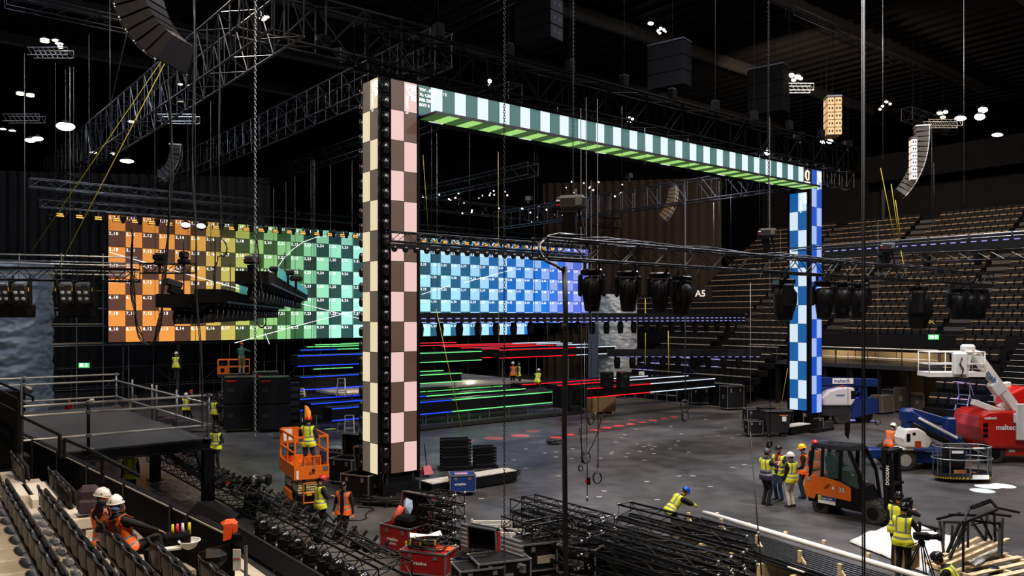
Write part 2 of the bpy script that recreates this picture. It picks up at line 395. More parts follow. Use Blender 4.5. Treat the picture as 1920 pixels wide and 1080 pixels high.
# base rails (white topped)
for (a, c, lab) in ((1.5, 5.2, 'low black base beam with a white top beside the left portal tower'), (23.3, 25.2, 'low black base beam with a white top beside the right portal tower')):
    t = thing('base_beam', lab, 'base beam', PO+U*a, AU)
    MB().bx(0, c-a, -.15, .55, .05, .42).obj('beam_body', BLK, t); MB().bx(0, c-a, -.13, .53, .42, .45).obj('top_plate', mat('worn_white', '#cfccc4', .7, noise=.15), t)
    for k in range(2): rod(t, 'foot', (.3+k*(c-a-.6), .2, 0), (.3+k*(c-a-.6), .2, .05), .12, STEEL, 10)
P = PO+W*.2+V((0, 0, ZT+.3))
truss('ceiling_truss', 'dark box truss carrying the portal beam, running above it', P-U*1, P+U*30, .9, 1.3, 1.2, mat('rig_black', '#020202', .9, spec=.05), r=.05, rb=.03, verts=True)
for k in range(9):
    a = P+U*(2+k*3.1)+V((0, 0, 1.3))
    t = thing('motor_hoist', f'{ordn(k)} dark hoist from the left above the portal beam', 'hoist', a, AU, 'hoists above the portal beam')
    MB().rb((0, 0, .45), (.35, .3, .5), .04).obj('body', RIGK, t); rod(t, 'chain', (0, 0, .7), (0, 0, CEILZ-a.z-.5), .012, RIGK); rod(t, 'hook', (0, 0, 0), (0, 0, .2), .03, RIGK)

# ================= LED wall
WP = at(203, 592, 50); ROWT = [12.43-i for i in range(8)]
wall = thing('led_wall', 'huge numbered chequered LED wall, orange to green to blue, behind the stage', 'LED wall', (WP.x, WP.y, 4.43-.05), AU)
KL = {10:'#f0953c',14:'#ee9a40',16:'#d2ae4c',18:'#b9c25c',19:'#9ccb74',21:'#8fd08a',23:'#8cd6a4',25:'#a0f0d0',27:'#a8f4e4',33:'#a8ecfc',38:'#a0d8fc',42:'#b0d8ff',46:'#8fb4fa',48:'#9ca4f4',51:'#8fa0f0'}
KD = {10:'#5a3220',14:'#50301c',16:'#4a3a1e',18:'#36481e',20:'#2f5526',22:'#2d6034',23:'#1e3c33',27:'#23504e',33:'#2a5468',38:'#1e6490',42:'#1068c0',46:'#1878e0',51:'#5e70e0'}
def key(d, c):
    ks = sorted(d); a = max([k for k in ks if k <= c] or [ks[0]]); b2 = min([k for k in ks if k >= c] or [ks[-1]])
    t = 0 if a == b2 else (c-a)/(b2-a); A, B = lin(d[a]), lin(d[b2]); return [x*(1-t)+y*t for x, y in zip(A, B)]
TM1 = pmesh(1, 1, .08, .005); gl = {}
def glyphs(s):
    me = bpy.data.meshes.new('number'); b = MB(); x = 0
    for ch in s:
        if ch not in gl:
            g = text_mesh(ch, .27, True, .001); gl[ch] = ([tuple(v.co) for v in g.vertices], [tuple(p.vertices) for p in g.polygons])
        vs, fs = gl[ch]; b.add([(a[0]+x, a[1], a[2]) for a in vs], fs); x += .085 if ch == ',' else .16
    me.from_pydata(b.v, [], b.f); me.materials.append(LEDTX); return me
hid = MB()
for c in range(10, 52):
    for r in range(1, 9):
        if c >= 45 and r == 8: continue
        x = c-10; z = 12.43-r-4.38
        if 29 <= c <= 31: hid.bx(x, x+1, 0, .08, z, z+1); continue
        col = key(KL if (r+c) % 2 else KD, c); vf = .72 if r == 1 else (.85+.035*r if c < 24 else .88+.05*r)
        sc = .86 if c < 22 else 1
        p = panel(wall, TM1, (x, 0, z), (0, 0, 0), [min(1.3, v*vf) for v in col])
        ob('number', glyphs(f'{r},{c}'), p, (0.03, -.012, .74), (PI/2, 0, 0))
hid.obj('hidden_panel', LEDBL, wall, stuff=True)
def onwall(px, py, off=-.02):
    k = (px-CX)/F; s = (WP.x-k*WP.y)/(k*U.y-U.x); Y = WP.y+U.y*s; return V((s, off, H-(py-HY)/F*Y-4.38))
for pts in ([(205,473),(300,500),(450,542)], [(518,505),(530,487),(548,468),(568,454),(592,445),(630,440)], [(440,643),(560,610),(684,578)], [(555,567),(684,600)], [(497,625),(505,645)], [(790,552),(845,535)], [(870,530),(960,506)]):
    MB().tube([onwall(*p) for p in pts], .022, 4).obj('test_line', LEDTX, wall)
b = MB(); b.bx(0, 35, .1, .5, 0, 8.1); b.bx(35, 42, .1, .5, 1, 8.1); b.obj('support_frame', MATT, wall)
# struts down to the floor
for k in range(12):
    s = 1+k*3.4; rod(wall, 'support_post', (s, .6, -4.38), (s, .6, 0), .05, DSTEEL)
# ================= stage of LED-edged steps
EMC = {'g': LG, 'b': LB, 'r': LR, 'w': LW}; EMN = {'g': 'green', 'b': 'blue', 'r': 'red', 'w': 'white'}
FASC = mat('stage_fascia', '#08090b', .7, spec=.15)
def stage_bar(label, px0, py0, px1, Y0, h, segs, bottom=True, depth=1.2, legs=0, full=True, thick=.05):
    # segs: (colour letter, picture column where it ends)
    P0 = at(px0, py0, Y0); L = along(P0, px1)
    t = thing('stage_step', label, 'stage step', P0, AU, 'LED-edged steps of the stage')
    MB().bx(0, L, 0, depth, -h, -.01).obj('fascia', FASC, t)
    MB().bx(0, L, .03, depth, -.01, .01).obj('deck_edge', BLK, t)
    s = 0
    for k, e in segs:
        s1 = min(L, along(P0, e))
        nm = EMN[k]+'_strip' if False else 'led_strip'
        MB().bx(s, s1, -.04, .0, -thick, 0).obj(nm, EMC[k], t, label=EMN[k]+' upper LED strip')
        if bottom: MB().bx(s, s1, -.04, .0, -h-thick, -h).obj(nm, EMC[k], t, label=EMN[k]+' lower LED strip')
        s = s1
    for i in range(legs):
        x = .4+(L-.8)*i/max(1, legs-1); rod(t, 'leg', (x, .15, -P0.z), (x, .15, -h-.05), .03, STEEL)
        MB().bx(x-.08, x+.08, .07, .23, -P0.z, -P0.z+.02).obj('foot', STEEL, t)
    return t
BARS = [
 ('dark stage step with blue edges left of the pink column, highest wide one', 558, 667, 690, 47, .6, [('b', 690)], 1, 0),
 ('dark stage step with blue double edge left of the pink column, behind the ladder', 563, 707, 690, 48, .75, [('b', 690)], 1, 3),
 ('long stage step with blue top edge above the orange lift basket', 550, 749, 690, 45, .62, [('b', 690)], 1, 4),
 ('stage step with blue top edge just right of the red helmet', 583, 757, 690, 44, .62, [('b', 690)], 0, 3),
 ('front stage block with blue edges above the short aluminium ladder', 622, 766, 690, 42, .62, [('b', 690)], 1, 4),
 ('thin high step with blue then green edge', 564, 656, 690, 52, .12, [('b', 632), ('g', 690)], 0, 0),
 ('thin high step with green edge just below the LED wall, second', 575, 650, 690, 54, .1, [('g', 690)], 0, 0),
 ('thin high step with green edge just below the LED wall, first', 590, 646, 690, 56, .1, [('g', 690)], 0, 0),
 ('thin green edged step right under the green part of the LED wall', 640, 643.5, 690, 58, .1, [('g', 690)], 0, 0),
 ('small green edged step under the blue step', 587, 691.5, 661, 50, .1, [('g', 661)], 0, 0),
 ('green edged thick step right of the pink column under the LED wall', 760, 663, 903, 52, .6, [('g', 903)], 1, 0),
 ('short green edged step right of the pink column', 770, 697, 831, 50, .12, [('g', 831)], 0, 0),
 ('green edged step above the lit stage floor', 770, 704, 865, 48, .5, [('g', 865)], 1, 2),
 ('long stage step with green edge over the stage floor', 760, 736, 942, 50, .12, [('g', 942)], 0, 4),
 ('long stage step with short blue and long green edge', 760, 745, 985, 46, .3, [('b', 799), ('g', 985)], 0, 5),
 ('front stage block with blue then green double edge', 700, 761, 1035, 42.5, .66, [('b', 847), ('g', 1035)], 1, 9),
 ('uppermost red edged step under the blue LED wall', 765, 643.6, 855, 62, .1, [('r', 855)], 0, 0),
 ('red edged thin step turning white at its right end, far back', 785, 648, 1050, 60, .1, [('r', 960), ('w', 1050)], 0, 0),
 ('red edged thin step turning white, second from the back', 830, 649.5, 1072, 58, .1, [('r', 1005), ('w', 1072)], 0, 0),
 ('red edged thin step turning white, third from the back', 865, 652, 1124, 57, .1, [('r', 1043), ('w', 1124)], 0, 0),
 ('small red edged step beside the green step', 904, 654, 936, 56, .6, [('r', 936)], 1, 0),
 ('long step with red then white double edge under the blue LED wall', 936, 656, 1183, 55, .55, [('r', 1080), ('w', 1183)], 1, 5),
 ('upper red then white edged arm reaching over the open floor', 978, 721, 1245, 52, .3, [('r', 1123), ('w', 1245)], 0, 3),
 ('middle red then white edged arm reaching over the open floor', 1045, 722, 1290, 49, .3, [('r', 1170), ('w', 1290)], 0, 2),
 ('front red then white double edged arm reaching furthest right', 1074, 730.5, 1340, 45.5, .52, [('r', 1219), ('w', 1340)], 1, 0),
]
for lab, x0, y0, x1, Y0, h, sg, bt, lg_ in BARS:
    stage_bar(lab, x0, y0, x1, Y0, h, sg, bool(bt), 1.0 if h > .2 else .5, lg_)
# boxes hanging under the front arm and fascia gear
t = thing('gear_clamp', 'black clamp frames straddling the red edged arms beside the black cable', 'clamp frame', at(1075, 745, 44), AU)
b = MB(); b.bx(-.6, -.5, -.4, 1, -.6, .6); b.bx(.5, .6, -.4, 1, -.6, .6); b.bx(-.6, .6, -.4, -.3, .5, .6); b.obj('frame', BLK, t); MB().rb((0, 0, -.6), (.8, .6, .3), .04).obj('box', BLK, t)
for i, x in enumerate((1138, 1168)):
    t = thing('clamp_box', f'black equipment box on the red edged arm, {ORD[i]} from the left', 'equipment box', at(x, 712, 46), AU)
    MB().rb((0, 0, 0), (.7, .5, .9), .05).obj('body', BLK, t); MB().bx(-.2, .2, -.27, -.25, .1, .3).obj('label_plate', DSTEEL, t)
# stage floor and base
p = onz(690, 830, 0)
t = thing('stage_floor', 'lit grey stage deck between the green edged steps', 'stage deck', at(800, 727, 50), AU)
MB().bx(-6, 9, 0, 9, -.12, 0).obj('deck', mat('stage_grey', '#9c9488', .5, noise=.2), t)
for k in range(6): rod(t, 'leg', (-5+k*2.6, .3, -1.6), (-5+k*2.6, .3, -.12), .04, STEEL)
for k, (x, y) in enumerate(((878, 714), (852, 718), (815, 722), (700, 745))):
    pass
lamp('stage_lamp', 'SPOT', at(880, 692, 56), 160, '#fff2c8', at(878, 716, 55), .1, 110)
lamp('stage_lamp', 'SPOT', at(660, 700, 47), 160, '#ffe8c0', at(650, 742, 48), .1, 110)
b = MB(); P0 = onz(700, 818); L = 15
t = thing('skirting_frame', 'low dark stage base rail running under the green edged steps', 'stage base', P0, AU)
MB().bx(0, 15, 0, .5, .05, .22).obj('rail', mat('dark_rail', '#2b2a29', .6), t); MB().bx(0, 15, 2, 2.3, .25, .4).obj('rail', mat('dark_rail', '#2b2a29', .6), t)
for k in range(8): rod(t, 'foot', (.3+k*2, .25, 0), (.3+k*2, .25, .06), .08, STEEL); rod(t, 'post', (.3+k*2, 2.1, 0), (.3+k*2, 2.1, .3), .05, STEEL)
# red and white pools of moving light falling on the floor
for i, (x, y, c, e, r) in enumerate([(1060+40*k/1.0, 779-2*k, '#ff1020', 1, .28) for k in ()] +
    [(1067, 815, 'r', 1, .3), (1137, 802, 'r', 1, .3), (1160, 798.5, 'r', 1, .3), (1183, 795, 'r', 1, .28), (1204, 791.5, 'r', 1, .26), (1224, 788, 'r', 1, .26), (1246, 784.5, 'r', 1, .24), (1263, 781.5, 'r', 1, .24),
     (1140, 792, 'r', .5, .3), (1115, 806, 'r', .6, .3), (1186, 788, 'r', .4, .3), (1043, 820, 'r', .8, .3), (975, 817, 'o', .7, .5), (925, 822, 'o', .6, .5), (870, 826, 'o', .5, .5), (1000, 808, 'o', .5, .4),
     (640, 845, 'o', .8, .35), (665, 843, 'o', .8, .35), (620, 805, 'y', .8, .35), (1852, 912, 'w', 3.4, .42), (1880, 911, 'w', 3.4, .42), (1842, 920, 'w', 3, .4), (1615, 789, 'v', 1.2, .9), (1800, 802, 'v', 1, .8), (1225, 742, 'v', 1.5, 1.2), (1170, 738, 'v', 1.3, 1), (1290, 747, 'v', 1.3, 1), (1350, 752, 'v', 1.3, 1)]):
    p = onz(x, y); cc = {'r': '#ff1018', 'o': '#ff5a30', 'y': '#e8ff60', 'w': '#f0ffff', 'v': '#9090ff'}[c]
    s = V((p.x+(.0 if c == 'w' else -2), p.y+2, 14)); d = (s-p).length; cone = 2*math.degrees(math.atan(r/d))
    lamp('spot_pool', 'SPOT', s, 55000*e*(1 if c != 'r' else 1.8), cc, p, .02, cone, .1)
# ================= strobe and moving heads over the LED wall
def moving_head(name, label, loc, rz, group, big=False, first=None, pitch=0, cat='moving light'):
    t = thing(name, label, cat, loc, rz, group)
    MB().rb((0, 0, -.06), (.44, .34, .13), .03).obj('base', GLOSS, t, False)
    for s in (-1, 1): 
        b = MB(); b.rb((s*.24, 0, -.33), (.08, .24, .46), .035); b.obj('yoke_arm', BLK, t)
    b = MB(); b.loft([(-.86, .13, .14, 0, 0), (-.84, .15, .16, 0, 0), (-.6, .185, .2, 0, 0), (-.35, .2, .22, 0, -.01), (-.22, .19, .2, 0, -.01), (-.16, .14, .14, 0, 0)], 16, .75)
    b.loft([(-.7, .06, .03, 0, -.17), (-.5, .1, .08, 0, -.18), (-.3, .11, .1, 0, -.17), (-.2, .08, .06, 0, -.14)], 12, .8)
    hd = b.obj('head', BLK, t, True); MB().cyl((0, 0, -.875), (0, 0, -.855), .115, n=16).obj('lens', GLASS, hd)
    for s in (-1, 1): rod(t, 'clamp', (s*.15, 0, 0), (s*.15, 0, .14), .03, DALU)
    return t
MH = moving_head('moving_head', 'black moving light hanging over the LED wall, first from the left', at(93, 402, 48.5), AU, 'moving lights over the LED wall')
MH.scale = (.75,)*3
st0 = thing('strobe_bar', 'amber strobe bar over the LED wall, first from the left', 'strobe bar', at(113, 403, 48.5), AU, 'amber strobe bars over the LED wall')
MB().rb((0, 0.06, 0), (.46, .1, .26), .02).obj('body', BLK, st0)
for k in (-1, 1): MB().bx(-.2, .2, -.01, .01, k*.06-.035, k*.06+.035).obj('strip', ALAMP, st0)
MB().bx(-.04, .04, 0, .06, .13, .4).obj('bracket', DSTEEL, st0)
base = WP-W*.9-U*2.9; xs = [113,150,185,219,254,285,317,347,376,405,435,462,490,517,543,568,594,619,642,666,795,817,835,855,875,893,912,931,950,968,985,1002,1020,1036]
for i, x in enumerate(xs):
    s = along(base, x); p = base+U*s; p.z = 12.3 if x < 700 else 11.75
    if x < 700: yy = np.interp(x, [113, 219, 317, 435, 543, 666], [403, 412, 420, 428, 435, 443])
    else: yy = np.interp(x, [795, 893, 1036], [451.5, 457.5, 467])
    p.z = H-(yy-HY)/F*p.y
    if i in (7, 8):
        t = thing('wash_light', f'moving wash light with bright violet beam over the orange LED tiles, {ORD[i-7]} of two', 'moving light', p, AU)
        MB().cyl((0, -.1, 0), (0, .25, 0), .3, .2, 14).obj('head', BLK, t, True); MB().sph((0, -.12, 0), (.3, .06, .16), 14, 8).obj('lens', PLAMP, t, True); MB().rb((0, .1, .4), (.4, .3, .15), .03).obj('base', BLK, t)
        continue
    if i: 
        q = dup(st0, p, AU, f'amber strobe bar over the LED wall, {ordn(i)} from the left')
    if i and x != 795:
        pp = base+U*(s-.72 if x < 700 else s-.6); pp.z = p.z+.35; dup(MH, pp, AU+(i % 3-1)*.5, f'small black moving light hanging over the LED wall, {ordn(i)} from the left', scale=.62 if x < 700 else .5)
tp = base+U*(-1.5); tp.z = 13.0
truss('lighting_truss', 'long dark truss carrying the amber strobes along the top of the LED wall, left part', tp, tp+U*21+V((0, 0, 0)), .45, .45, .6, DALU, r=.03, rb=.015)
tp2 = base+U*22.5; tp2.z = 12.9
truss('lighting_truss', 'dark truss carrying the amber strobes over the blue part of the LED wall', tp2, tp2+U*17, .45, .45, .6, TRUSSB, r=.03, rb=.015)

# ================= trusses of the rig
RIG = [  # label, px,py,Y start, direction, length, w, h, bay, mat
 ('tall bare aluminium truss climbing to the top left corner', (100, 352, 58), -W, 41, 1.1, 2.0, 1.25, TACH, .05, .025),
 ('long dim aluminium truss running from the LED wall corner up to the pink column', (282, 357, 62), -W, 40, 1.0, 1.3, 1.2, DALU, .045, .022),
 ('faint dark truss left of the cream column below the roof', (490, 345, 60), -W, 30, .8, .8, 1.0, TRUSSB, .04, .02),
 ('big black triangulated truss in front of the roof above the left tower', (440, 60, 31), U, 9, 1.0, 2.0, 2.0, mat('rig_black2', '#08080a', .7, spec=.2), .07, .045),
 ('dark truss crossing the top middle of the roof', (800, 75, 44), -W, 18, .8, .8, .9, TRUSSB, .04, .02),
 ('slim horizontal truss end poking out left of the tall truss', (55, 350, 48), U, 14, .6, .5, .7, STEEL, .035, .012),
 ('second slim horizontal truss end at the left below the tall truss', (75, 388, 49), U, 14, .6, .5, .7, STEEL, .035, .012),
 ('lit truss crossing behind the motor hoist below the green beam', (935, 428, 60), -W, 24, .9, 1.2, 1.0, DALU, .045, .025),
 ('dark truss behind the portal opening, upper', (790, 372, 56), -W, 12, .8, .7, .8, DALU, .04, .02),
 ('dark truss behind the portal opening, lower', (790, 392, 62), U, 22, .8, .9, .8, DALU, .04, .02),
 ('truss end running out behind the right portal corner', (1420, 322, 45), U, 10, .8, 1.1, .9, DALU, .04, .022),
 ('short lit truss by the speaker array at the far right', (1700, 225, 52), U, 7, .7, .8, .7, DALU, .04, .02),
 ('slim service truss under the roof at the far right', (1480, 30, 44), U, 24, .5, .5, .8, TRUSSB, .03, .012),
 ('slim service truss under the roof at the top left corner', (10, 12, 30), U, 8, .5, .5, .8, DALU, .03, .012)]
for lab, (x, y, Y), D, L, w_, h_, bay, m, r, rb in RIG:
    p = at(x, y, Y); truss('ceiling_truss', lab, p, p+D*L, w_, h_, bay, m, r=r, rb=rb, verts=h_ > 1)
for i, (x, y, Y, dz) in enumerate(sorted([(150, 330, 52, 0), (205, 345, 52, 0), (255, 352, 54, 0), (300, 330, 54, 0), (560, 395, 64, 0), (860, 375, 60, 0), (905, 392, 62, 0), (990, 372, 62, 0), (1040, 395, 62, 0), (1120, 360, 60, 0), (1180, 330, 60, 0), (640, 100, 35, 0), (610, 75, 33, 0), (1500, 255, 46, 0), (1590, 270, 47, 0)])):
    t = thing('motor_hoist', f'small dim chain hoist hanging among the roof trusses, {ordn(i)} counted from the left', 'hoist', at(x, y, Y), i*.7, 'small hoists among the roof trusses')
    MB().rb((0, 0, 0), (.5, .35, .4), .05).obj('body', RIGK if i % 3 else DSTEEL, t); MB().rb((.32, 0, 0), (.18, .3, .3), .05).obj('motor', BLK, t)
    rod(t, 'chain', (0, 0, .2), (0, 0, CEILZ-t.location.z), .012, RIGK); rod(t, 'hook', (0, 0, -.4), (0, 0, -.2), .03, STEEL)

# roof floodlight clusters
def cluster(lab, px, py, Y, lamps, m=WLAMP, fr=True, rz=.4, frm=None):
    t = thing('floodlight_cluster', lab, 'floodlight', at(px, py, Y), rz)
    k = Y/F
    for j, (dx, dy, rx, ry) in enumerate(lamps):
        c = V((dx*k, 0, -dy*k)); c = Matrix.Rotation(-rz, 3, 'Z') @ c
        MB().sph(c, (rx*k, rx*k*.7, ry*k), 10, 6).obj('lamp', m, t, True)
        MB().cyl(c+V((0, 0, ry*k*.6)), c+V((0, 0, ry*k+.12)), rx*k*.7, rx*k*.3, 8).obj('reflector', DSTEEL, t, True)
    if fr:
        b = MB(); Rr = Matrix.Rotation(-rz, 3, 'Z')
        for z in (-.35, -.75):
            for y in (-.3, .3): b.cyl(Rr @ V((-1.1, y, z)), Rr @ V((1.1, y, z)), .03, n=5)
        for i in range(9):
            x = -1.1+i*.275
            for y in (-.3, .3): b.cyl(Rr @ V((x, y, -.35)), Rr @ V((x+(.27 if i < 8 else 0), y, -.75)), .015, n=4)
        b.obj('frame', frm or STEEL, t, stuff=True)
    rod(t, 'hanger', (0, 0, .1), (0, 0, CEILZ-t.location.z), .012, RIGK)
    return t
cluster('warm floodlight cluster with lit truss frame at the top left', 95, 80, 44, [(-11, -6, 8, 2), (-11, -2, 8, 2), (10, -4, 7, 2), (16, 2, 7, 2), (18, 8, 5, 3)])
cluster('pair of warm strip floodlights below the top left cluster', 47, 177, 50, [(-9, -3, 7, 1.6), (-9, 0, 7, 1.6), (10, 0, 7, 1.6), (10, 3, 7, 1.6)], fr=False)
cluster('dim warm floodlights on a truss at the left edge', 45, 205, 48, [(-40, 37, 6, 1.3), (-22, 40, 6, 1.3)], rz=.3)
cluster('very bright white floodlight at the left', 123, 237, 46, [(0, 0, 16, 8)], CLAMP, False)
cluster('angled white floodlight at the far left', 65, 262, 47, [(-8, 1, 9, 4), (6, -2, 9, 4)], CLAMP, False)
cluster('warm floodlight pair near the black hanging chain at the top', 497, 33, 40, [(-4, -3, 4, 2.5), (4, -1, 4, 2.5), (-4, 2, 7, 3.5)], fr=False)
cluster('long white floodlight above the orange LED wall', 238, 302, 56, [(0, 0, 12, 3.5)], CLAMP, False)
cluster('small warm floodlights inside the tall truss', 178, 288, 56, [(-3, -2, 6, 2), (35, 0, 5, 2), (160, -130, 4, 2), (176, -127, 4, 2), (68, -60, 6, 2)], fr=False)
cluster('dim lit floodlight frame inside the tall truss', 335, 205, 46, [(3, -15, 6, 1.5)], mat('dim_lamp', '#c0b090', .5, 0, .6))
cluster('warm floodlight cluster in the roof above the striped beam', 1242, 56, 50, [(-8, 2, 3, 3), (-3, -3, 3, 3), (3, 0, 3, 3), (-5, 6, 3, 2), (6, 3, 2, 2), (-22, -12, 6, 3)], fr=False)
cluster('small warm floodlight cluster just above the striped beam', 1180, 222, 58, [(-6, 0, 2, 2), (0, -2, 2, 2), (6, 1, 3, 2), (2, 6, 2, 1.5), (-4, 5, 2, 1.5), (8, 6, 2, 1.5)], fr=False)
cluster('bright warm floodlight cluster with a glowing frame right of the roof middle', 1488, 148, 48, [(-15, -3, 6, 4), (-4, -7, 6, 4), (8, -4, 7, 4), (13, -1, 5, 3), (0, 2, 5, 3)], frm=GALV)
cluster('small warm floodlight cluster left of the far right speaker array', 1660, 195, 56, [(2, -4, 4, 2), (9, 0, 3, 2), (-5, 4, 3, 2), (-10, 10, 3, 2)], fr=False)
cluster('warm floodlight cluster above the far right speaker array', 1768, 216, 52, [(-6, -4, 6, 3), (5, -6, 5, 3), (0, 4, 6, 2)], frm=GALV)
cluster('white floodlight right of the warm far right cluster', 1801, 222, 54, [(0, 0, 12, 4)], CLAMP, False)
cluster('brightest white double floodlight at the far right', 1840, 213, 52, [(3, -7, 10, 5), (-3, 6, 11, 6)], CLAMP, False)
cluster('dim white floodlight lowest at the far right', 1870, 253, 56, [(0, 0, 12, 3)], mat('cool_lamp_dim', '#dfe8ff', .5, 0, 3), False)
cluster('white double floodlight beside the tan speaker box', 1550, 265, 50, [(-6, 0, 7, 4), (6, 0, 7, 4)], CLAMP, False)
cluster('small white floodlight above the right end of the striped beam', 1439, 286, 42, [(0, 0, 6, 5)], CLAMP, False)
cluster('small warm lamp above the striped beam near its left end', 918, 154, 46, [(0, -2, 4, 4), (-1, 5, 2, 2)], fr=False)
rr = random.Random(3)
t = thing('spark_lights', 'string of tiny white rig lights behind the portal opening', 'rig lights', at(870, 370, 60), 0); b = MB()
for i in range(46):
    x, y = rr.choice([(rr.uniform(790, 960), rr.gauss(368, 6)), (rr.uniform(860, 1060), rr.gauss(395, 10)), (rr.uniform(1060, 1170), rr.gauss(350, 18))])
    p = at(x, y, 60)-t.location; b.sph(p, .045+.03*rr.random(), 6, 4)
b.obj('lamp', em('tiny_lamp', '#f0ecf4', 2.5), t, stuff=True)

# ================= speakers
def line_array(lab, px, py, Y, n, curve, sc, rz, m=BLK, frontm=None, grp=None):
    t = thing('speaker_array', lab, 'speaker array', at(px, py, Y), rz); x = z = 0; a = 0
    rod(t, 'hanger', (0, 0, .1), (0, 0, CEILZ-t.location.z), .012, RIGK); MB().bx(-.4*sc, .4*sc, -.5*sc, .5*sc, .02, .1).obj('rigging_frame', STEEL, t)
    for i in range(n):
        a = curve*(i/n)**1.3; R = Matrix.Rotation(a, 3, 'Y'); c = V((x, 0, z))+R @ V((0, 0, -.15*sc))
        b = MB(); b.hull([c+R @ V(q)*sc for q in ((-.35, -.4, -.1), (-.35, .4, -.1), (-.35, -.4, .1), (-.35, .4, .1), (.3, -.6, -.14), (.3, .6, -.14), (.3, -.6, .14), (.3, .6, .14))])
        o = b.obj('cabinet', m, t); b = MB()
        for y in (-.5, -.17, .17, .5): b.box(c+R @ V((.31, y, 0))*sc, (.03*sc, .26*sc, .22*sc), R)
        b.obj('grille', frontm or DSTEEL, o, stuff=True)
        for s in (-1, 1): rod(o, 'link', c+R @ V((.33, s*.6, .15))*sc, c+R @ V((.33, s*.6, -.15))*sc, .03*sc, STEEL)
        e = R @ V((0, 0, -.3*sc)); x += e.x; z += e.z
    return t
line_array('huge black line array speaker curving out of the top edge at the left', 258, -75, 17, 9, 1.15, .9, PI-.2, mat('array_black', '#1d1d21', .4), BLK)
line_array('white lit line array speaker hanging at the far right', 1728, 240, 48, 14, .75, 1.0, -.3, mat('array_dark', '#3a342c', .6), mat('array_front_lit', '#b8bcc4', .5))  # pale front colour stands in for white light on the array
line_array('line array speaker hanging in front of the brown pleated curtain', 1262, 352, 66, 9, .9, 1.0, -.35, mat('array_brown', '#5c4c3c', .6), mat('array_front_lit2', '#8a8c90', .5))
line_array('dim line array speaker hanging above the mid left rig', 330, 275, 48, 8, 1.2, .9, .3, BLK, DSTEEL)
def subs(lab, px, py, Y, nx, nz, m, rz, w_=1.2, h_=.75, holes=True, d_=1.6):
    t = thing('speaker_stack', lab, 'speaker stack', at(px, py, Y), rz)
    for i in range(nx):
        for j in range(nz):
            MB().rb(((i-nx/2+.5)*w_, 0, -(j+.5)*h_), (w_-.02, d_, h_-.02), .03).obj('cabinet', m, t)
            if holes:
                for s in (-.2, .2): MB().bx((i-nx/2+.5)*w_+s*w_-.09*w_, (i-nx/2+.5)*w_+s*w_+.09*w_, -d_/2-.01, -d_/2+.02, -(j+.35)*h_, -(j+.6)*h_).obj('handle_hole', MATT, t)
    MB().bx(-nx*w_/2, nx*w_/2, -d_/2, d_/2, .03, .12).obj('frame', DSTEEL, t); rod(t, 'hanger', (0, 0, .1), (0, 0, CEILZ-t.location.z), .015, RIGK); return t
GRAY1 = RIGK; TAN = mat('sub_tan', '#b89a68', .6)
subs('large dark speaker stack with a bottom plate hanging at the top middle', 1010, -20, 36, 1, 4, GRAY1, .9, 1.0, .62, True, 2.0)
subs('large dark speaker stack hanging right of the top middle', 1255, 85, 44, 1, 3, RIGK, .9, 1.0, .8, False, 2.2)
subs('dark speaker stack hanging above the right end of the striped beam', 1440, 130, 48, 1, 3, RIGK, .9, 1.0, .9, False, 2.2)
subs('tan wooden speaker stack lit by floodlights right of the portal', 1561, 186, 47, 2, 5, TAN, -.15, .42, .44, True, 1.0)
subs('pale speaker column beside the far right line array', 1712, 262, 47, 1, 6, mat('sub_pale', '#c8cad0', .5), -.2, .34, .4, True, .6)

# ================= near lighting truss with big moving lights
Q0 = at(1012, 484, 15.2); L = along(Q0, 1850)
truss('lighting_truss', 'long black truss with cables and big moving lights crossing the middle right', Q0, Q0+U*L, .45, .38, .5, TRUSSB, indiv=True, r=.026, rb=.013)
for i, (x, sc, dz, tw) in enumerate([(1110, 1.0, 0, -.9), (1178, 1, 0, -.9), (1237, 1, 0, -.9), (1277, 1.05, -.05, .2), (1470, 1.25, 0, .9), (1545, 1.2, 0, -.9), (1578, 1.2, 0, -.9), (1610, 1.2, 0, -.9), (1722, 1.6, 0, .4), (1795, 1.25, 0, -.9), (1815, 1.25, 0, -.9), (1835, 1.25, 0, -.9)]):
    s = along(Q0, x); p = Q0+U*s; p.z += -.16+dz
    if i == 0: BH = moving_head('moving_head', '', p, AU+tw, 'big moving lights on the near truss'); t = BH; BH['label'] = 'large black moving light on the near truss, first from the left beside the looped cable'
    else: t = dup(BH, p, AU+tw, f'large black moving light on the near truss, {ORD[i]} from the left')
    t.scale = (sc*.98,)*3
t = thing('cable_bundle', 'grey cables looping off the left end of the near truss and over its top', 'cable bundle', at(1058, 440, 15.6)); o = t.location
for k in range(4):
    pts = [at(1090+k*3, 441, 15.9), at(1050, 437+k, 15.6), at(1028-k, 442+k, 15.5), at(1014-k*1.5, 458, 15.4), at(1014-k, 475, 15.4), at(1024, 488+k, 15.4), at(1042, 496+k, 15.4), at(1054, 505+k, 15.4), at(1058+k*.5, 530, 15.4)]
    MB().tube([p-o for p in pts], .016, 5).obj('cable', STEEL if k < 2 else CABLE, t, True)
for k in range(5):
    pts = [Q0+U*s+V((0, 0, .40+.05*math.sin(s*2+k)+.012*k)) + W*(.1*math.sin(s+k)) for s in np.linspace(1, L*.8, 40)]
    MB().tube([p-o for p in pts], .014, 4).obj('cable', CABLE if k % 2 else DSTEEL, t, True)
for k in range(9):
    s = along(Q0, 1112+k*60); a = Q0+U*s
    MB().tube([(a+v)-o for v in (V((0, 0, .38)), U*.1+V((0, 0, .3)), U*.3+V((0, 0, .12)), U*.36+V((0, 0, -.02)), U*.3+V((0, 0, -.14)))], .011, 4).obj('drop_cable', STEEL if k % 2 else DSTEEL, t, True)
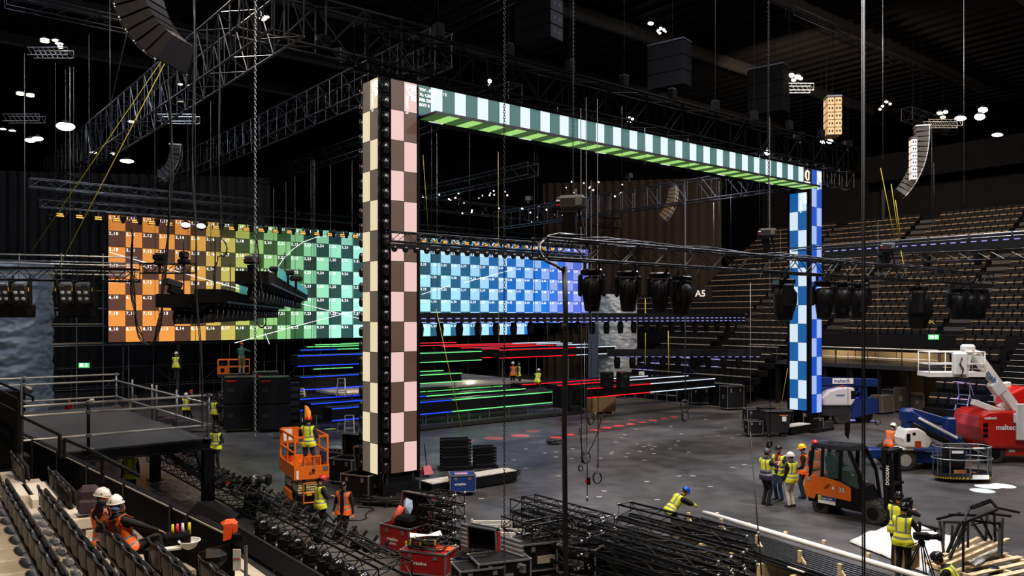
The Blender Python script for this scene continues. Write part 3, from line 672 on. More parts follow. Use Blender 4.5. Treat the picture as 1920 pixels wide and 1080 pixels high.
# thick vertical cable from the loop
t = thing('power_cable', 'thick black vertical cable drop hanging from the looped cables to the floor', 'cable', at(1058, 500, 15.4))
z0 = t.location.z; MB().tube([(0, 0, 0), (.03, 0, -1), (.0, 0, -3), (.04, 0, -z0+.05)], .05, 8).obj('cable', CABLE, t, True); rod(t, 'wrap', (0, 0, -1.2), (0, 0, -1.1), .06, DSTEEL)
def motor(lab, px, py, Y, sc=1.0, legs=True):
    t = thing('chain_motor', lab, 'chain motor', at(px, py, Y), -.25, 'chain motors over the near truss'); t.scale = (sc,)*3
    MB().rb((-.05, 0, 0), (.44, .26, .24), .05).obj('body', mat('motor_grey', '#2c2d30', .4), t); MB().rb((-.24, 0, -.01), (.12, .25, .22), .04).obj('end_cap', BLK, t)
    MB().bx(-.28, -.22, -.135, -.128, .02, .045).obj('label_plate', WTXT, t); MB().bx(-.28, -.21, -.135, -.128, -.05, -.02).obj('warning_strip', mat('dull_red', '#a01820', .5), t)
    MB().bx(.02, .12, -.136, -.128, -.05, .08).obj('data_plate', STEEL, t)
    b = MB(); b.hull([(-.2, -.08, -.15), (.0, -.08, -.15), (-.2, .1, -.15), (0, .1, -.15), (-.12, -.06, -.6), (.02, -.06, -.6), (-.12, .08, -.6), (.02, .08, -.6)]); b.obj('chain_bag', MATT, t)
    rod(t, 'strut', (.05, 0, -.12), (.2, 0, -.72), .025, BLK); rod(t, 'hook', (0, 0, .12), (0, 0, .22), .02, STEEL)
    return t
motor('black chain motor hanging from the chain left of the portal opening middle', 1079, 381, 16.2, 1.3)
motor('black chain motor near the right portal tower', 1443, 437, 20.5, 1.0)
motor('black chain motor right of the portal in front of the stands', 1668, 463, 24, 1.0)
motor('black chain motor above the teal LED tiles on the hanging light pod', 477, 487, 21, .9)
# truss in front of the pink column
Q1 = at(728, 452, 22.5)
truss('lighting_truss', 'black lattice truss crossing in front of the pink column', Q1, Q1+U*along(Q1, 1100), .3, .27, .36, TRUSSB, indiv=True, r=.022, rb=.011)
t = thing('batten', 'black batten with a row of small lamps under the truss crossing the pink column', 'lighting batten', at(728, 458, 22.4), AU)
Lb = along(at(728, 458, 22.4), 1100); MB().bx(0, Lb, -.1, .1, -.1, .03).obj('bar', BLK, t); hb = MB().sph((0, 0, 0), (.09, .09, .1), 10, 6).mesh('lamp_head', GLOSS, True)
for k in range(int(Lb/.36)): ob('lamp_head', hb, t, (.15+k*.36, -.08, -.12))
# LED bars with violet dashes
def dashbar(lab, P0, D, L, h, d, rows, heads, hs, step=.42):
    t = thing('led_bar', lab, 'LED bar', P0, math.atan2(D.y, D.x))
    MB().bx(0, L, 0, d, -h, 0).obj('casing', BLK, t)
    me = MB().bx(-.11, .11, -.02, 0, -.02, .02).mesh('dash', PDASH); n = min(140, int(L/step))
    for z in rows:
        for k in range(n): ob('dash', me, t, (.2+k*L/n, 0, z))
    hd = MB().loft([(-.5, .09, .09, 0, 0), (-.48, .11, .11, 0, 0), (-.2, .14, .14, 0, 0), (0, .1, .1, 0, 0)], 10).mesh('lamp_head', MATT, True)
    for k in range(heads): ob('lamp_head', hd, t, (.6+k*(L-1)/max(1, heads), d/2, -h), scale=(hs,)*3)
    return t
Pd = at(770, 586, 32.5); dashbar('long black LED bar with violet dashes crossing the blue LED wall', Pd, U, along(Pd, 1398), .43, .5, (-.25, -.41), 22, 1.2)
dashbar('black LED bar with violet dashes in front of the lower far seats', at(1140, 655, 50), V((1, 0, 0)), 9.6, .45, .5, (-.47,), 9, 1.5)
Pd = at(1545, 466, 40); dashbar('black LED bar with violet dashes rising to the right in front of the stands', Pd, -W, 16, .5, .4, (-.15,), 7, 1.3)
Pd = at(1545, 461, 40.3)
t = thing('service_rail', 'bright tube rail above the violet LED bar in front of the stands', 'rail', Pd, math.atan2(-W.y, -W.x))
MB().cyl((-2, 0, 0), (16, 0, 0), .04, n=6).obj('tube', STEEL, t, True); MB().cyl((-2, .3, -.12), (16, .3, -.12), .03, n=6).obj('tube', STEEL, t, True)
for k in range(10): rod(t, 'clamp', (k*1.7, 0, -.2), (k*1.7, 0, .08), .05, DSTEEL)
truss('lighting_truss', 'thin dark truss line right of the near truss crossing the stands', at(1560, 496, 30), at(1920, 485, 25), .3, .3, .5, TRUSSB, r=.02, rb=.01)

# ================= hanging light pods in front of the orange and green wall
PD = V((-.2089, .9779, 0))
def pod(lab, px, py, Y0, L, w_, h_, nh, teal=False):
    P0 = at(px, py, Y0); t = thing('light_pod', lab, 'light bar', P0, math.atan2(PD.y, PD.x))
    MB().bx(0, L, -w_/2, w_/2, -h_, 0).obj('casing', MATT, t)
    MB().bx(.5, L, -w_/2-.03, -w_/2-.005, -h_+.0, -h_+.05).obj('edge_rail', DSTEEL, t)
    if teal:
        for k in range(10): MB().bx(3+k*(L-4)/10, 3+(k+.9)*(L-4)/10, -w_/2-.04, -w_/2-.01, -.02, .28).obj('led_tile', em('teal_glow', '#4a9898', .45), t)
    yoke = MB().rb((0, 0, -.04), (.3, .34, .08), .02).mesh('base', BLK)
    hd = MB().loft([(-.42, .12, .12, 0, 0), (-.4, .14, .14, 0, 0), (-.2, .16, .16, 0, 0), (-.06, .12, .12, 0, 0)], 12, .8).mesh('lamp_head', GLOSS, True)
    for k in range(nh):
        x = .4+(L-.8)*k/nh; ob('lamp_base', yoke, t, (x, 0, -h_)); ob('lamp_head', hd, t, (x, 0, -h_), (0, .1*(k % 3), 0))
    for x in (1, L*.5, L-1): rod(t, 'hanger', (x, 0, 0), (x, 0, 1.4), .02, DSTEEL)
    return t
pod('lowest hanging black light pod in front of the orange wall', 330, 551, 20, 20, .95, .34, 19)
pod('middle hanging black light pod in front of the yellow wall', 392, 542, 20, 22, .7, .34, 20, True)
pod('highest hanging black light pod with teal tiles on top', 472, 508, 20, 24, .8, .32, 20, True)
for i, (x, y) in enumerate(((300, 493), (345, 490))):
    t = thing('moving_head', f'black moving light upside down on the small truss before the orange wall, {ORD[i]}', 'moving light', at(x, y, 21), .5+i)
    MB().rb((0, 0, 0), (.3, .25, .12), .03).obj('base', BLK, t); MB().rb((.0, 0, .16), (.36, .16, .2), .05).obj('head', GLOSS, t); rod(t, 'stem', (0, 0, -.25), (0, 0, 0), .04, DSTEEL)
truss('lighting_truss', 'short black truss with clamps above the lowest light pod', at(266, 512, 21), at(362, 512, 22), .3, .25, .3, TRUSSB, r=.02, rb=.01)
t = thing('control_box', 'tilted black control boxes hanging under the short truss before the orange wall', 'equipment box', at(325, 535, 21), .6)
MB().rb((0, 0, .05), (.42, .3, .18), .03, Matrix.Rotation(.3, 3, 'Y')).obj('box', DSTEEL, t); MB().rb((.05, 0, -.15), (.36, .3, .2), .03, Matrix.Rotation(.4, 3, 'Y')).obj('box', BLK, t)
for i, (x, y) in enumerate(((517, 510), (540, 517), (555, 528))):
    t = thing('work_camera', f'small black camera-like lamp standing on the highest pod, {ORD[i]} from the left', 'lamp', at(x, y, 26), .3)
    MB().rb((0, 0, .1), (.4, .2, .16), .04).obj('body', BLK, t); rod(t, 'stem', (0, 0, -.35), (0, 0, .05), .04, BLK)
# hanging cable loops
def loop(lab, pts, Y, r, m=CABLE, n=3, nm='hanging_cable', cat='cable'):
    P = [at(x, y, Y) for x, y in pts]; o = P[0].copy()
    # smooth by Catmull-Rom
    S = []
    for i in range(len(P)-1):
        p0 = P[max(i-1, 0)]; p1 = P[i]; p2 = P[i+1]; p3 = P[min(i+2, len(P)-1)]
        for k in range(6):
            t = k/6; S.append(.5*((2*p1)+(p2-p0)*t+(2*p0-5*p1+4*p2-p3)*t*t+(3*p1-p0-3*p2+p3)*t**3)-o)
    S.append(P[-1]-o)
    if n == 1: ob_ = MB().tube(S, r, 5).obj(nm, m, None, True); ob_.location = o; return tag(ob_, lab, cat)
    t = thing(nm, lab, cat, o)
    for k in range(n): MB().tube([p+V((math.sin(i*.7+k)*r*2, (k-n/2)*r*1.5, math.cos(i*.9+k*2)*r)) for i, p in enumerate(S)], r, 5).obj('strand', m, t, True)
    return t
loop('thick bundle of black cables drooping in a long U before the orange wall', [(248, 430), (249, 540), (256, 600), (268, 640), (280, 646), (292, 636), (302, 590), (308, 520), (318, 400), (322, 300), (318, 150)], 20, .017, n=4)
loop('black cable loop above the middle light pod', [(400, 543), (402, 510), (408, 485), (412, 480), (425, 478), (422, 455), (414, 430), (412, 300), (410, 60)], 20, .012, n=2)
loop('small black cable loop under the right end of the pods', [(481, 585), (482, 605), (490, 614), (498, 608), (498, 590)], 21, .02, n=1)
loop('long hanging grey cable left of the cream column', [(363, 0), (363, 300), (368, 480), (375, 640), (382, 800)], 18, .013, DSTEEL, n=2)
loop('dark hanging cable over the green wall', [(480, 430), (487, 500), (492, 560)], 20, .02, n=1)
# ================= right hand stand (rows run along W)
A0 = 52.0
STK = mat('stand_dark', '#070708', .9, spec=.15)
def uw(a, b, z=0): p = U*a+W*b; p.z = z; return p
RZ = Matrix.Rotation(AU, 3, 'Z')
def tier(b_, a0, a1, b0, b1, z0, z1):
    b_.box(uw((a0+a1)/2, (b0+b1)/2, (z0+z1)/2), (a1-a0, b1-b0, z1-z0), RZ)
st = thing('upper_stand', 'dark stepped seating stand above the concourse at the right', 'seating stand', uw(A0, 10), AU)
NR = 19; RISE = .5; Z0 = 4.65
for k in range(NR):
    bb = MB(); bb.bx(k*.85, (k+1)*.85, -10, 42 if k < 6 else 35, Z0+k*RISE-.5, Z0+k*RISE); bb.obj('tier', STK, st)
MB().bx(-.15, 0, -10, 42, Z0-.9, Z0+.25).obj('front_fascia', MATT, st)
MB().bx(NR*.85, NR*.85+.4, -10, 35, 0, Z0+NR*RISE+4).obj('rear_wall', STK, st)
# one folded seat
SEATM = mat('seat_top_lit', '#8e765c', .75, noise=.15); SEATD = mat('seat_dark_shell', '#0b0a0a', .7, spec=.2)
def seat_meshes():
    b = MB(); b.m = 0; b.rb((.14, 0, .62), (.06, .44, .5), .02); bk = b.mesh('backrest', [SEATD])
    b = MB(); b.m = 1; b.box((-.04, 0, .42), (.05, .42, .3)); b.m = 0; b.rb((.02, 0, .6), (.16, .42, .06), .02); pad = b.mesh('seat_pad', [SEATM, SEATD])  # pad top coloured pale as if lit, its front dark as if shaded
    b = MB(); b.bx(.1, .16, -.03, .03, 0, .45); leg = b.mesh('support', [SEATD]); return bk, pad, leg
bk, pad, leg = seat_meshes()
smer = MB(); smer.bx(.11, .17, -.22, .22, .3, .87); smer.m = 1; smer.bx(-.08, .08, -.21, .21, .56, .62); smer.m = 0; smer.bx(-.06, -.02, -.21, .21, .3, .56); SV = smer.v; SF = smer.f; SMI = smer.mi  # merged seat repeats the lit top and shaded front in its colours
aisles = [(13.5, 1.2), (21.2, 1.3), (29, 1.3), (36.5, 1.3)]
cnt = 0; bulk = MB(); proto = None
cands = []
for k in range(NR):
    for j in range(int(50/.52)):
        bb_ = -9+j*.52+10
        if any(abs(bb_-c) < w_/2 for c, w_ in aisles): continue
        p = uw(A0+k*.85+.5, bb_, Z0+k*RISE); x = CX+F*p.x/p.y; y = HY-(p.z-H)*F/p.y
        if k >= 6 and bb_ > 44.6: continue
        if x > 1960 or x < 1180 or (1478 < x < 1540): continue
        cands.append((k, j, p, x, y))
cands.sort(key=lambda c: c[2].y + (6 if c[0] > 13 else 0))
rowc = {}
for n_, (k, j, p, x, y) in enumerate(cands):
    if cnt < 300:
        rowc[k] = rowc.get(k, 0)+1
        lab = f'folded seat with lit brown top, {ordn(k)} row of right stand, {ordn(rowc[k]-1)} from the right'
        t = thing('folding_seat', lab, 'seat', p, AU, 'folded seats of the right stand'); cnt += 1
        ob('backrest', bk, t); ob('seat_pad', pad, t); ob('support', leg, t)
    else:
        c_, s_ = math.cos(AU), math.sin(AU); n0 = len(bulk.v)
        bulk.v += [(p.x+a*c_-q*s_, p.y+a*s_+q*c_, p.z+r) for a, q, r in SV]; bulk.f += [tuple(i+n0 for i in f) for f in SF]; bulk.mi += SMI
o = bulk.obj('distant_seats', [SEATD, SEATM]); o['kind'] = 'stuff'; tag(o, 'rows of distant folded seats with lit brown tops filling the far right stand', 'seats')
# stair treads in the aisles
for c_, w_ in aisles:
    for k in range(NR):
        MB().bx(k*.85, k*.85+.42, c_-10-w_/2, c_-10+w_/2, Z0+k*RISE, Z0+k*RISE+RISE/2).obj('aisle_step', mat('step_grey', '#2c2b2a', .7), st)
# concourse deck below with beige panels, and lower blocks
con = thing('concourse', 'raised concourse walkway with beige wall panels under the right stand', 'walkway', uw(A0, 22), AU)
MB().bx(-2.6, 3.5, -1.5, 12, 2.75, 3.0).obj('deck', DSTEEL, con)
MB().bx(3.4, 3.6, -9, 12, 3.0, 4.2).obj('back_wall', STK, con)
BEI = mat('beige_panel', '#b8a888', .7, noise=.08)
for k in range(13):
    if k in (3,): continue
    MB().bx(3.3, 3.4, -7.6+k*1.45, -7.6+k*1.45+1.38, 3.0, 4.2).obj('panel', BEI, con)
lamp('concourse_fill', 'AREA', uw(A0+1.5, 20, 4.1), 38, '#ffe0b8', uw(A0+3, 20, 3), 1); lamp('concourse_fill', 'AREA', uw(A0+1.5, 25, 4.1), 38, '#ffe0b8', uw(A0+3, 25, 3), 1)  # unseen fill lamps added to light the beige panels
for k in range(8): rod(con, 'column', (-2.3, -1.2+k*1.8, 0), (-2.3, -1.2+k*1.8, 2.75), .1, BLK, 4, True)
rl = thing('guard_rail', 'pale tubular guard rail along the concourse walkway', 'railing', uw(A0-2.6, 20.7, 3.0), AW)
for z in (.45, 1.05): MB().cyl((0, 0, z), (13, 0, z), .035, n=8).obj('rail', GALV, rl, True)
for k in range(7): rod(rl, 'post', (k*2.15, 0, 0), (k*2.15, 0, 1.08), .04, DSTEEL)
# dark back room below the concourse
MBw = MB().bx(4, 4.2, -9, 6, 0, 3.0); MBw.obj('room_wall', mat('room_wall', '#2c2620', .8), con)
for k in range(3): MB().bx(3.9, 3.99, -4+k*3.2, -4+k*3.2+1.6, 0, 2.3).obj('door', mat('room_door', '#5a4a38', .7), con)
lamp('concourse_fill', 'AREA', uw(A0+1.5, 30, 4.1), 38, '#ffe0b8', uw(A0+3, 30, 3), 1)  # further fill lamp added for the left panels
lamp('room_lamp', 'AREA', uw(A0+1, 22, 2.6), 40, '#ffd8a0', uw(A0+2, 22, 0), .8)
# lower far block behind the stage, facing the camera
low = thing('lower_stand', 'dark lower seating stand between the stage and the right portal tower', 'seating stand', uw(45, 31.5), AU)
for k in range(8): MB().bx(k*.85, (k+1)*.85, 0, 11, 0 if k == 0 else .5+k*.48, .9+k*.48).obj('tier', STK, low)
MB().bx(6.8, 6.95, 0, 11, 0, 4.2).obj('rear_wall', STK, low); MB().bx(-.1, 0, 0, 11, 0, 1.3).obj('front_board', MATT, low)
lowb = MB(); c_, s_ = math.cos(AU), math.sin(AU)
for k in range(8):
    for j in range(20):
        if j in (9, 10): continue
        p = uw(45+k*.85+.5, 31.8+j*.53, .9+k*.48); n0 = len(lowb.v)
        lowb.v += [(p.x+a*c_-q*s_, p.y+a*s_+q*c_, p.z+r) for a, q, r in SV]; lowb.f += [tuple(i+n0 for i in f) for f in SF]; lowb.mi += SMI
o = lowb.obj('distant_seats', [SEATD, mat('seat_top_lit_grey', '#8a8580', .75)]); o['kind'] = 'stuff'; tag(o, 'rows of small folded seats with lit grey tops low behind the stage arms', 'seats')  # grey pad tops also carry the light in their colour
t = thing('block_sign', 'big white letter on a dark gangway wall in the far stand', 'sign', at(1306, 556, 62), -.5); MB().bx(-.3, 1.2, 0, .05, -.3, .8).obj('board', BLK, t); text(t, 'A5', .7, (-.1, -.02, 0))
for k in range(7):
    t = thing('barrier', f'pale tubular crowd barrier in front of the far stand, {ordn(k)} from the left', 'barrier', uw(44.2, 40-k*2.0), AW, 'crowd barriers by the far stand') if k < 3 else None
    if t:
        for z in (.5, 1.05): rod(t, 'rail', (0, 0, z), (1.8, 0, z), .03, GALV)
        for x in (0, .9, 1.8): rod(t, 'post', (x, 0, 0), (x, 0, 1.05), .03, STEEL)
for i, (x, y, Y, c) in enumerate(((285, 790, 41, '#3a2238'), (318, 790, 41, '#3a2238'), (352, 786, 40, '#26262a'), (215, 780, 45, '#5a3018'), (385, 800, 37, '#222226'), (370, 805, 35, '#1e1e22'))):
    t = thing('equipment_crate', f'low dark equipment crate beyond the platform railing, {ORD[i]} of the group', 'crate', V((at(x, y, Y).x, Y, 0)), .3*i)
    MB().rb((0, 0, .5), (1.3, .8, .8), .03).obj('body', mat('crate_'+c[1:], c, .6), t); MB().bx(-.6, .6, -.42, -.4, .55, .6).obj('edge_strip', STEEL, t)
    for a in (-.5, .5): rod(t, 'castor', (a, -.3, .05), (a, .3, .05), .05, RUB, 8)
# right lower block with lit steps
ls = thing('lower_steps', 'dark lower stairway with pale nosings at the far right', 'stairs', uw(45, 14), AU)
for k in range(15):
    MB().bx(k*.45, 6.9, 0, 3.3, k*.3, (k+1)*.3).obj('step', STK, ls); MB().bx(k*.45-.03, k*.45+.05, .3 if k % 2 else 1.2, 3.1, (k+1)*.3, (k+1)*.3+.02).obj('nosing', mat('nosing', '#b8b4ac', .6), ls)
for k in range(5):
    for j in range(5):
        t = thing('folding_seat', f'dark folded seat beside the lit stairway at the right, {ORD[j]} in the {ORD[k]} row', 'seat', ls.matrix_basis @ V((k*1.26-.3, 3.9+j*.52, 0)), AU-.1, 'dark seats beside the lit stairway')
        t.location = uw(47+k*.9, 17.8+j*.55, .9+k*.8); ob('backrest', bk, t); ob('seat_pad', pad, t); ob('support', leg, t)
t = thing('seat_riser', 'black stepped riser under the dark seats beside the lit stairway', 'seating stand', uw(46.6, 17.4), AU)
for k in range(5): MB().bx(k*.9, (k+1)*.9, 0, 3.0, 0, .9+k*.8).obj('tier', STK, t)
for lab, x, y, Y in (('green exit sign below the right stand', 1751, 632, 48.3), ('small green exit sign in the far stand', 1338, 566, 70), ('green exit sign at the left behind the railings', 157, 685, 45)):
    t = thing('exit_sign', lab, 'exit sign', at(x, y, Y), 0); k = Y/50
    MB().bx(-.32*k, .32*k, 0, .08, -.15*k, .15*k).obj('housing', em('sign_green', '#38c860', 1.2), t)
    MB().bx(-.25*k, -.03*k, -.01, 0, -.1*k, .11*k).obj('symbol', em('sign_white', '#eafff0', 1.5), t); MB().bx(.08*k, .22*k, -.01, 0, -.1*k, .11*k).obj('symbol', em('sign_white', '#eafff0', 1.5), t)
    MB().bx(-.45*k, .45*k, 0, .06, .15*k, .2*k).obj('bracket', DSTEEL, t)
for i, (x, y, Y) in enumerate(((1762, 746, 46), (1384, 718, 58), (1203, 701, 60))):
    t = thing('number_sign', f'small white number plate on a dark wall, {ORD[i]} from the right', 'sign', at(x, y, Y), 0); MB().bx(-.2, .2, 0, .03, -.18, .18).obj('plate', WPL, t); text(t, '24' if i == 0 else '21', .26, (-.16, -.01, -.1), m=BTXT)
    rod(t, 'post', (0, .03, -t.location.z), (0, .03, -.1), .02, DSTEEL)
# upper balcony box fascia at the right top
t = thing('balcony_fascia', 'grey upper balcony front crossing behind the far right speaker array', 'balcony', uw(66, 10, 17.3), AU)
MB().bx(0, .6, 0, 24, 0, 2.2).obj('fascia', mat('balcony_grey', '#060709', .9, spec=.1), t)
MB().bx(.6, 3, 0, 24, 1.9, 2.2).obj('deck', STK, t)
rod(t, 'pillar', (2, 23, -3), (2, 23, 2), .3, BLK)

# ================= wrapped columns
def wrapped(lab, px0, px1, py1, Y, zt, seed, m):
    P = at((px0+px1)/2, 600, Y); P.z = 0; r = (px1-px0)/2*Y/F; rr = random.Random(seed); n = 120; nz = 130; vs = []; fs = []
    from mathutils import noise
    for j in range(nz+1):
        z = zt*j/nz
        for i in range(n):
            a = 2*PI*i/n; q = V((math.cos(a)*1.6, math.sin(a)*1.6, z*.9+seed)); q.z *= 1.7; d = (1-abs(noise.noise(q*1.2))*2.4)*.5+(1-abs(noise.noise(q*2.6+V((7, 1, 2))))*2.4)*.35+(1-abs(noise.noise(q*6))*2.2)*.2
            R_ = r*(.9+.085*d); vs.append((R_*math.cos(a), R_*math.sin(a), z))
    for j in range(nz):
        for i in range(n): fs.append((j*n+i, j*n+(i+1) % n, (j+1)*n+(i+1) % n, (j+1)*n+i))
    b = MB().add(vs, fs); b.add([(0, 0, zt)], []); o = b.obj('wrapped_column', m, None, True); o.location = P; return tag(o, lab, 'wrapped column')
wrapped('huge column wrapped in creased blue grey foil at the left edge', -70, 92, 750, 38, 8.6, 3, mat('grey_foil', '#5c6c82', .5, .1, noise=.12, scale=2))
wrapped('column wrapped in creased silver grey foil behind the stage middle', 1108, 1196, 700, 64, 7.8, 9, mat('silver_foil', '#98a2a8', .5, .15, noise=.12, scale=2))
t = thing('side_drape', 'flat blue grey drape standing left of the silver wrapped column', 'curtain', at(1107, 640, 60)-V((0, 0, at(1107, 640, 60).z)), 0)
MB().bx(-.15, .55, 0, .1, 0, 5.4).obj('fabric', mat('blue_drape', '#323c4e', .8), t); rod(t, 'pole', (-.15, .05, 0), (-.15, .05, 5.6), .04, DSTEEL)

# ================= scaffolding behind / under the LED wall at the left
sc = thing('scaffold', 'galvanised tube scaffold tower beside and under the orange LED wall', 'scaffold', uw(0, 0)+at(92, 600, 52)-V((0, 0, at(92, 600, 52).z)), AU)
for i in range(12):
    for j in range(2): rod(sc, 'standard', (i*1.6, j*1.8, 0), (i*1.6, j*1.8, 8.2 if i < 3 else 4.2), .035, STEEL if j == 0 else DSTEEL)
for z in (1.2, 2.6, 4.1):
    for j in range(2): rod(sc, 'ledger', (0, j*1.8, z), (17.6, j*1.8, z), .03, STEEL if z == 4.1 else DSTEEL)
for z in (5.4, 6.6, 7.8): rod(sc, 'ledger', (0, 0, z), (3.4, 0, z), .03, STEEL); rod(sc, 'ledger', (0, 1.8, z), (3.4, 1.8, z), .03, STEEL)
for i in range(0, 11, 2): rod(sc, 'diagonal', (i*1.6, 0, 1.2 if i % 4 else 2.6), ((i+1)*1.6, 0, 2.6 if i % 4 else 1.2), .025, DSTEEL)
for z in (4.2, 5.5): MB().bx(0, 3.3, .1, 1.7, z, z+.08).obj('deck_board', mat('deck_board', '#8a8170', .8), sc)
t = thing('supply_crates', 'pale stacked supply boxes on the scaffold left of the LED wall', 'boxes', at(108, 588, 50), AU)
for k in range(4): MB().rb((.2+k*.3, 0, .1*(k % 2)), (.5, .5, .28), .02).obj('box', WPL if k % 2 else GALV, t)
# service pipes at left
sp = thing('pipe_run', 'bundle of galvanised service pipes running in from the left edge', 'pipes', at(-30, 476, 34), .12)
for k, (dz, dy) in enumerate(((0, 0), (-.25, .1), (-.38, -.2), (-.62, .2), (-.78, 0))): MB().cyl((0, dy, dz), (6.2, dy, dz-.1), .035, n=6).obj('pipe', STEEL if k % 2 else GALV, sp, True)
for k in range(3): rod(sp, 'upright', (1.4+k*1.7, 0, -1.2), (1.4+k*1.7, 0, .05), .035, STEEL)
# blinder fixtures
Q2 = at(-30, 524, 21)
truss('lighting_truss', 'black lattice truss with blinder lamps at the left edge', Q2, at(258, 528, 21.3), .35, .32, .35, TRUSSB, indiv=True, r=.024, rb=.012)
for i, x in enumerate((4, 36, 124, 155)):
    t = thing('blinder', f'black four lamp blinder hanging under the left truss, {ORD[i]} from the left', 'stage lamp', at(x, 548, 20.7), .05, 'blinders under the left truss')
    R = Matrix.Rotation(.35, 3, 'X'); MB().rb((0, .12, -.02), (.38, .26, .56), .03, R).obj('body', mat('blinder_body', '#33363c', .45), t)
    for a in (-1, 1):
        for c in (-1, 0): MB().sph(R @ V((a*.085, -.03, c*.17+.0)), (.06, .03, .05), 10, 6).obj('lamp', mat('lamp_glass', '#a8b0bc', .2), t, True); 
    MB().box(R @ V((-.07, -.02, .2)), (.12, .02, .08), R).obj('badge', STEEL, t)
    for s in (-1, 1): MB().rb((s*.25, .05, 0), (.05, .14, .62), .015).obj('yoke', BLK, t); MB().bx(s*.25-.012, s*.25+.012, -.04, -.03, .02, .12).obj('yellow_tag', YEL, t)
    rod(t, 'clamp', (.25, .05, .3), (.25, .05, .46), .03, DALU); MB().rb((0, .2, -.48), (.44, .4, .34), .03).obj('lower_casing', MATT, t)
lamp('blinder_fill', 'AREA', at(150, 380, 12), 30, '#e8f0ff', at(100, 548, 21), .5)

# ================= left platform with railings
DK = V((-9.58, 25.2, 2.24)); LN = 13.0; DP = 11.6
pl = thing('steel_platform', 'raised black platform deck on steel legs at the left', 'platform', (DK.x, DK.y, 0), AU)
MB().bx(-LN, 0, 0, DP, 2.18, 2.24).obj('deck', mat('deck_felt', '#3a3a3c', .85, noise=.12), pl)
for y in (0, DP): MB().bx(-LN, .06, y-.06, y+.06, 1.88, 2.2).obj('edge_beam', BLK, pl)
for x in (-LN, 0): MB().bx(x-.06, x+.06, 0, DP, 1.88, 2.2).obj('edge_beam', BLK, pl)
MB().bx(-LN, 0, -.075, -.06, 1.9, 1.94).obj('beam_lip', DSTEEL, pl)
for x in (0, -3.4, -6.8, -10.2):
    for y in (0, DP/2, DP):
        if y > 0 and x < -4: continue
        o = MB().bx(x-.16, x+.16, y-.16, y+.16, 0, 1.9).obj('leg', BLK, pl); MB().bx(x-.25, x+.25, y-.25, y+.25, 0, .03).obj('foot_plate', BLK, o)
rod(pl, 'knee_brace', (-1.2, 0, 1.9), (-.1, 0, .9), .07, BLK, 4, True); rod(pl, 'knee_brace', (0, 1.3, 1.9), (0, .1, .9), .07, BLK, 4, True)
rl = thing('tube_railing', 'galvanised tube railing around the raised platform', 'railing', (DK.x, DK.y, 2.24), AU)
def rail(p, q): MB().tube([p, q], .034, 8).obj('rail', GALV, rl, True)
for z in (1.36, 1.09): rail((-LN, -.05, z), (.12 if z > 1.2 else 0, -.05, z))
rail((-LN, -.05, .42), (0, -.05, .42))
for z in (1.09, .42): rail((0, 0, z), (0, DP, z))
for z in (1.36, 1.09, .42): rail((-LN, DP, z), (0.12 if z > 1.2 else 0, DP, z))
for x in (0, -3.4, -6.0, -9):
    for y in (-.05, DP):
        o = MB().cyl((x, y, 0), (x, y, 1.42), .045, n=8).obj('post', STEEL if x == 0 else BLK, rl, True); MB().bx(x-.14, x+.14, y-.12, y+.12, 0, .03).obj('base_plate', STEEL, o)
        for z in (.42, 1.09, 1.36): MB().rb((x, y, z), (.13, .13, .12), .02).obj('clamp', STEEL, o)
for y in (3.2, 5.6, 6.2, 9): MB().cyl((0, y, 0), (0, y, 1.3), .04, n=8).obj('post', STEEL, rl, True)
t = thing('spotlight', 'dark spotlight on a short stand behind the platform railing', 'spotlight', at(46, 740, 33), .3)
rod(t, 'stand', (0, 0, 0), (0, 0, .7), .05, BLK); MB().rb((.1, 0, .8), (.4, .35, .35), .08, Matrix.Rotation(.6, 3, 'Y')).obj('head', mat('lamp_housing', '#4c4a50', .3), t); rod(t, 'handle', (-.1, 0, .2), (-.1, 0, .7), .03, RED)
t.location.z = 2.24
# black stair handrails at the far left
t = thing('stair_rail', 'black sloping steel handrails of the stairs left of the platform', 'handrail', (0, 0, 0))
def sr(pts, Y): 
    P = [at(x, y, Y) for x, y in pts]
    for i in range(len(P)-1): rod(t, 'rail', P[i], P[i+1], .028, BLK, 4, True)
sr([(-5, 716), (62, 744), (62, 752)], 24); sr([(0, 733), (32, 749), (32, 850)], 20); sr([(-10, 752), (32, 774)], 20); sr([(38, 850), (38, 780), (112, 815), (112, 860)], 17.5); sr([(120, 860), (120, 823), (165, 842), (240, 880)], 17)
sr([(192, 905), (192, 857), (262, 893)], 15.5)

# ================= near left stand: rows along r
AR = math.atan2(.605, .796)
def ab(a, b, z=0): return V((.796*a-.605*b, .605*a+.796*b, z))
ra = [.8, 1.35, 1.93, 2.48, 3.06, 3.62]; rd = [2.52, 2.776, 3.007, 3.22, 3.455, 3.66]
ns = thing('near_stand', 'pale concrete stepped terrace of the near left stand', 'seating stand', (0, 0, 0), AR)
for k in range(6):
    z = H-rd[k]-.78; a0 = ra[k]+.02; a1 = ra[k+1]+.02 if k < 5 else ra[k]+1.3
    if k == 0: a0 = -1.5
    MB().bx(a0, a1, 6, 21.5 if k < 4 else 19, 0, z).obj('tread', CONC, ns)
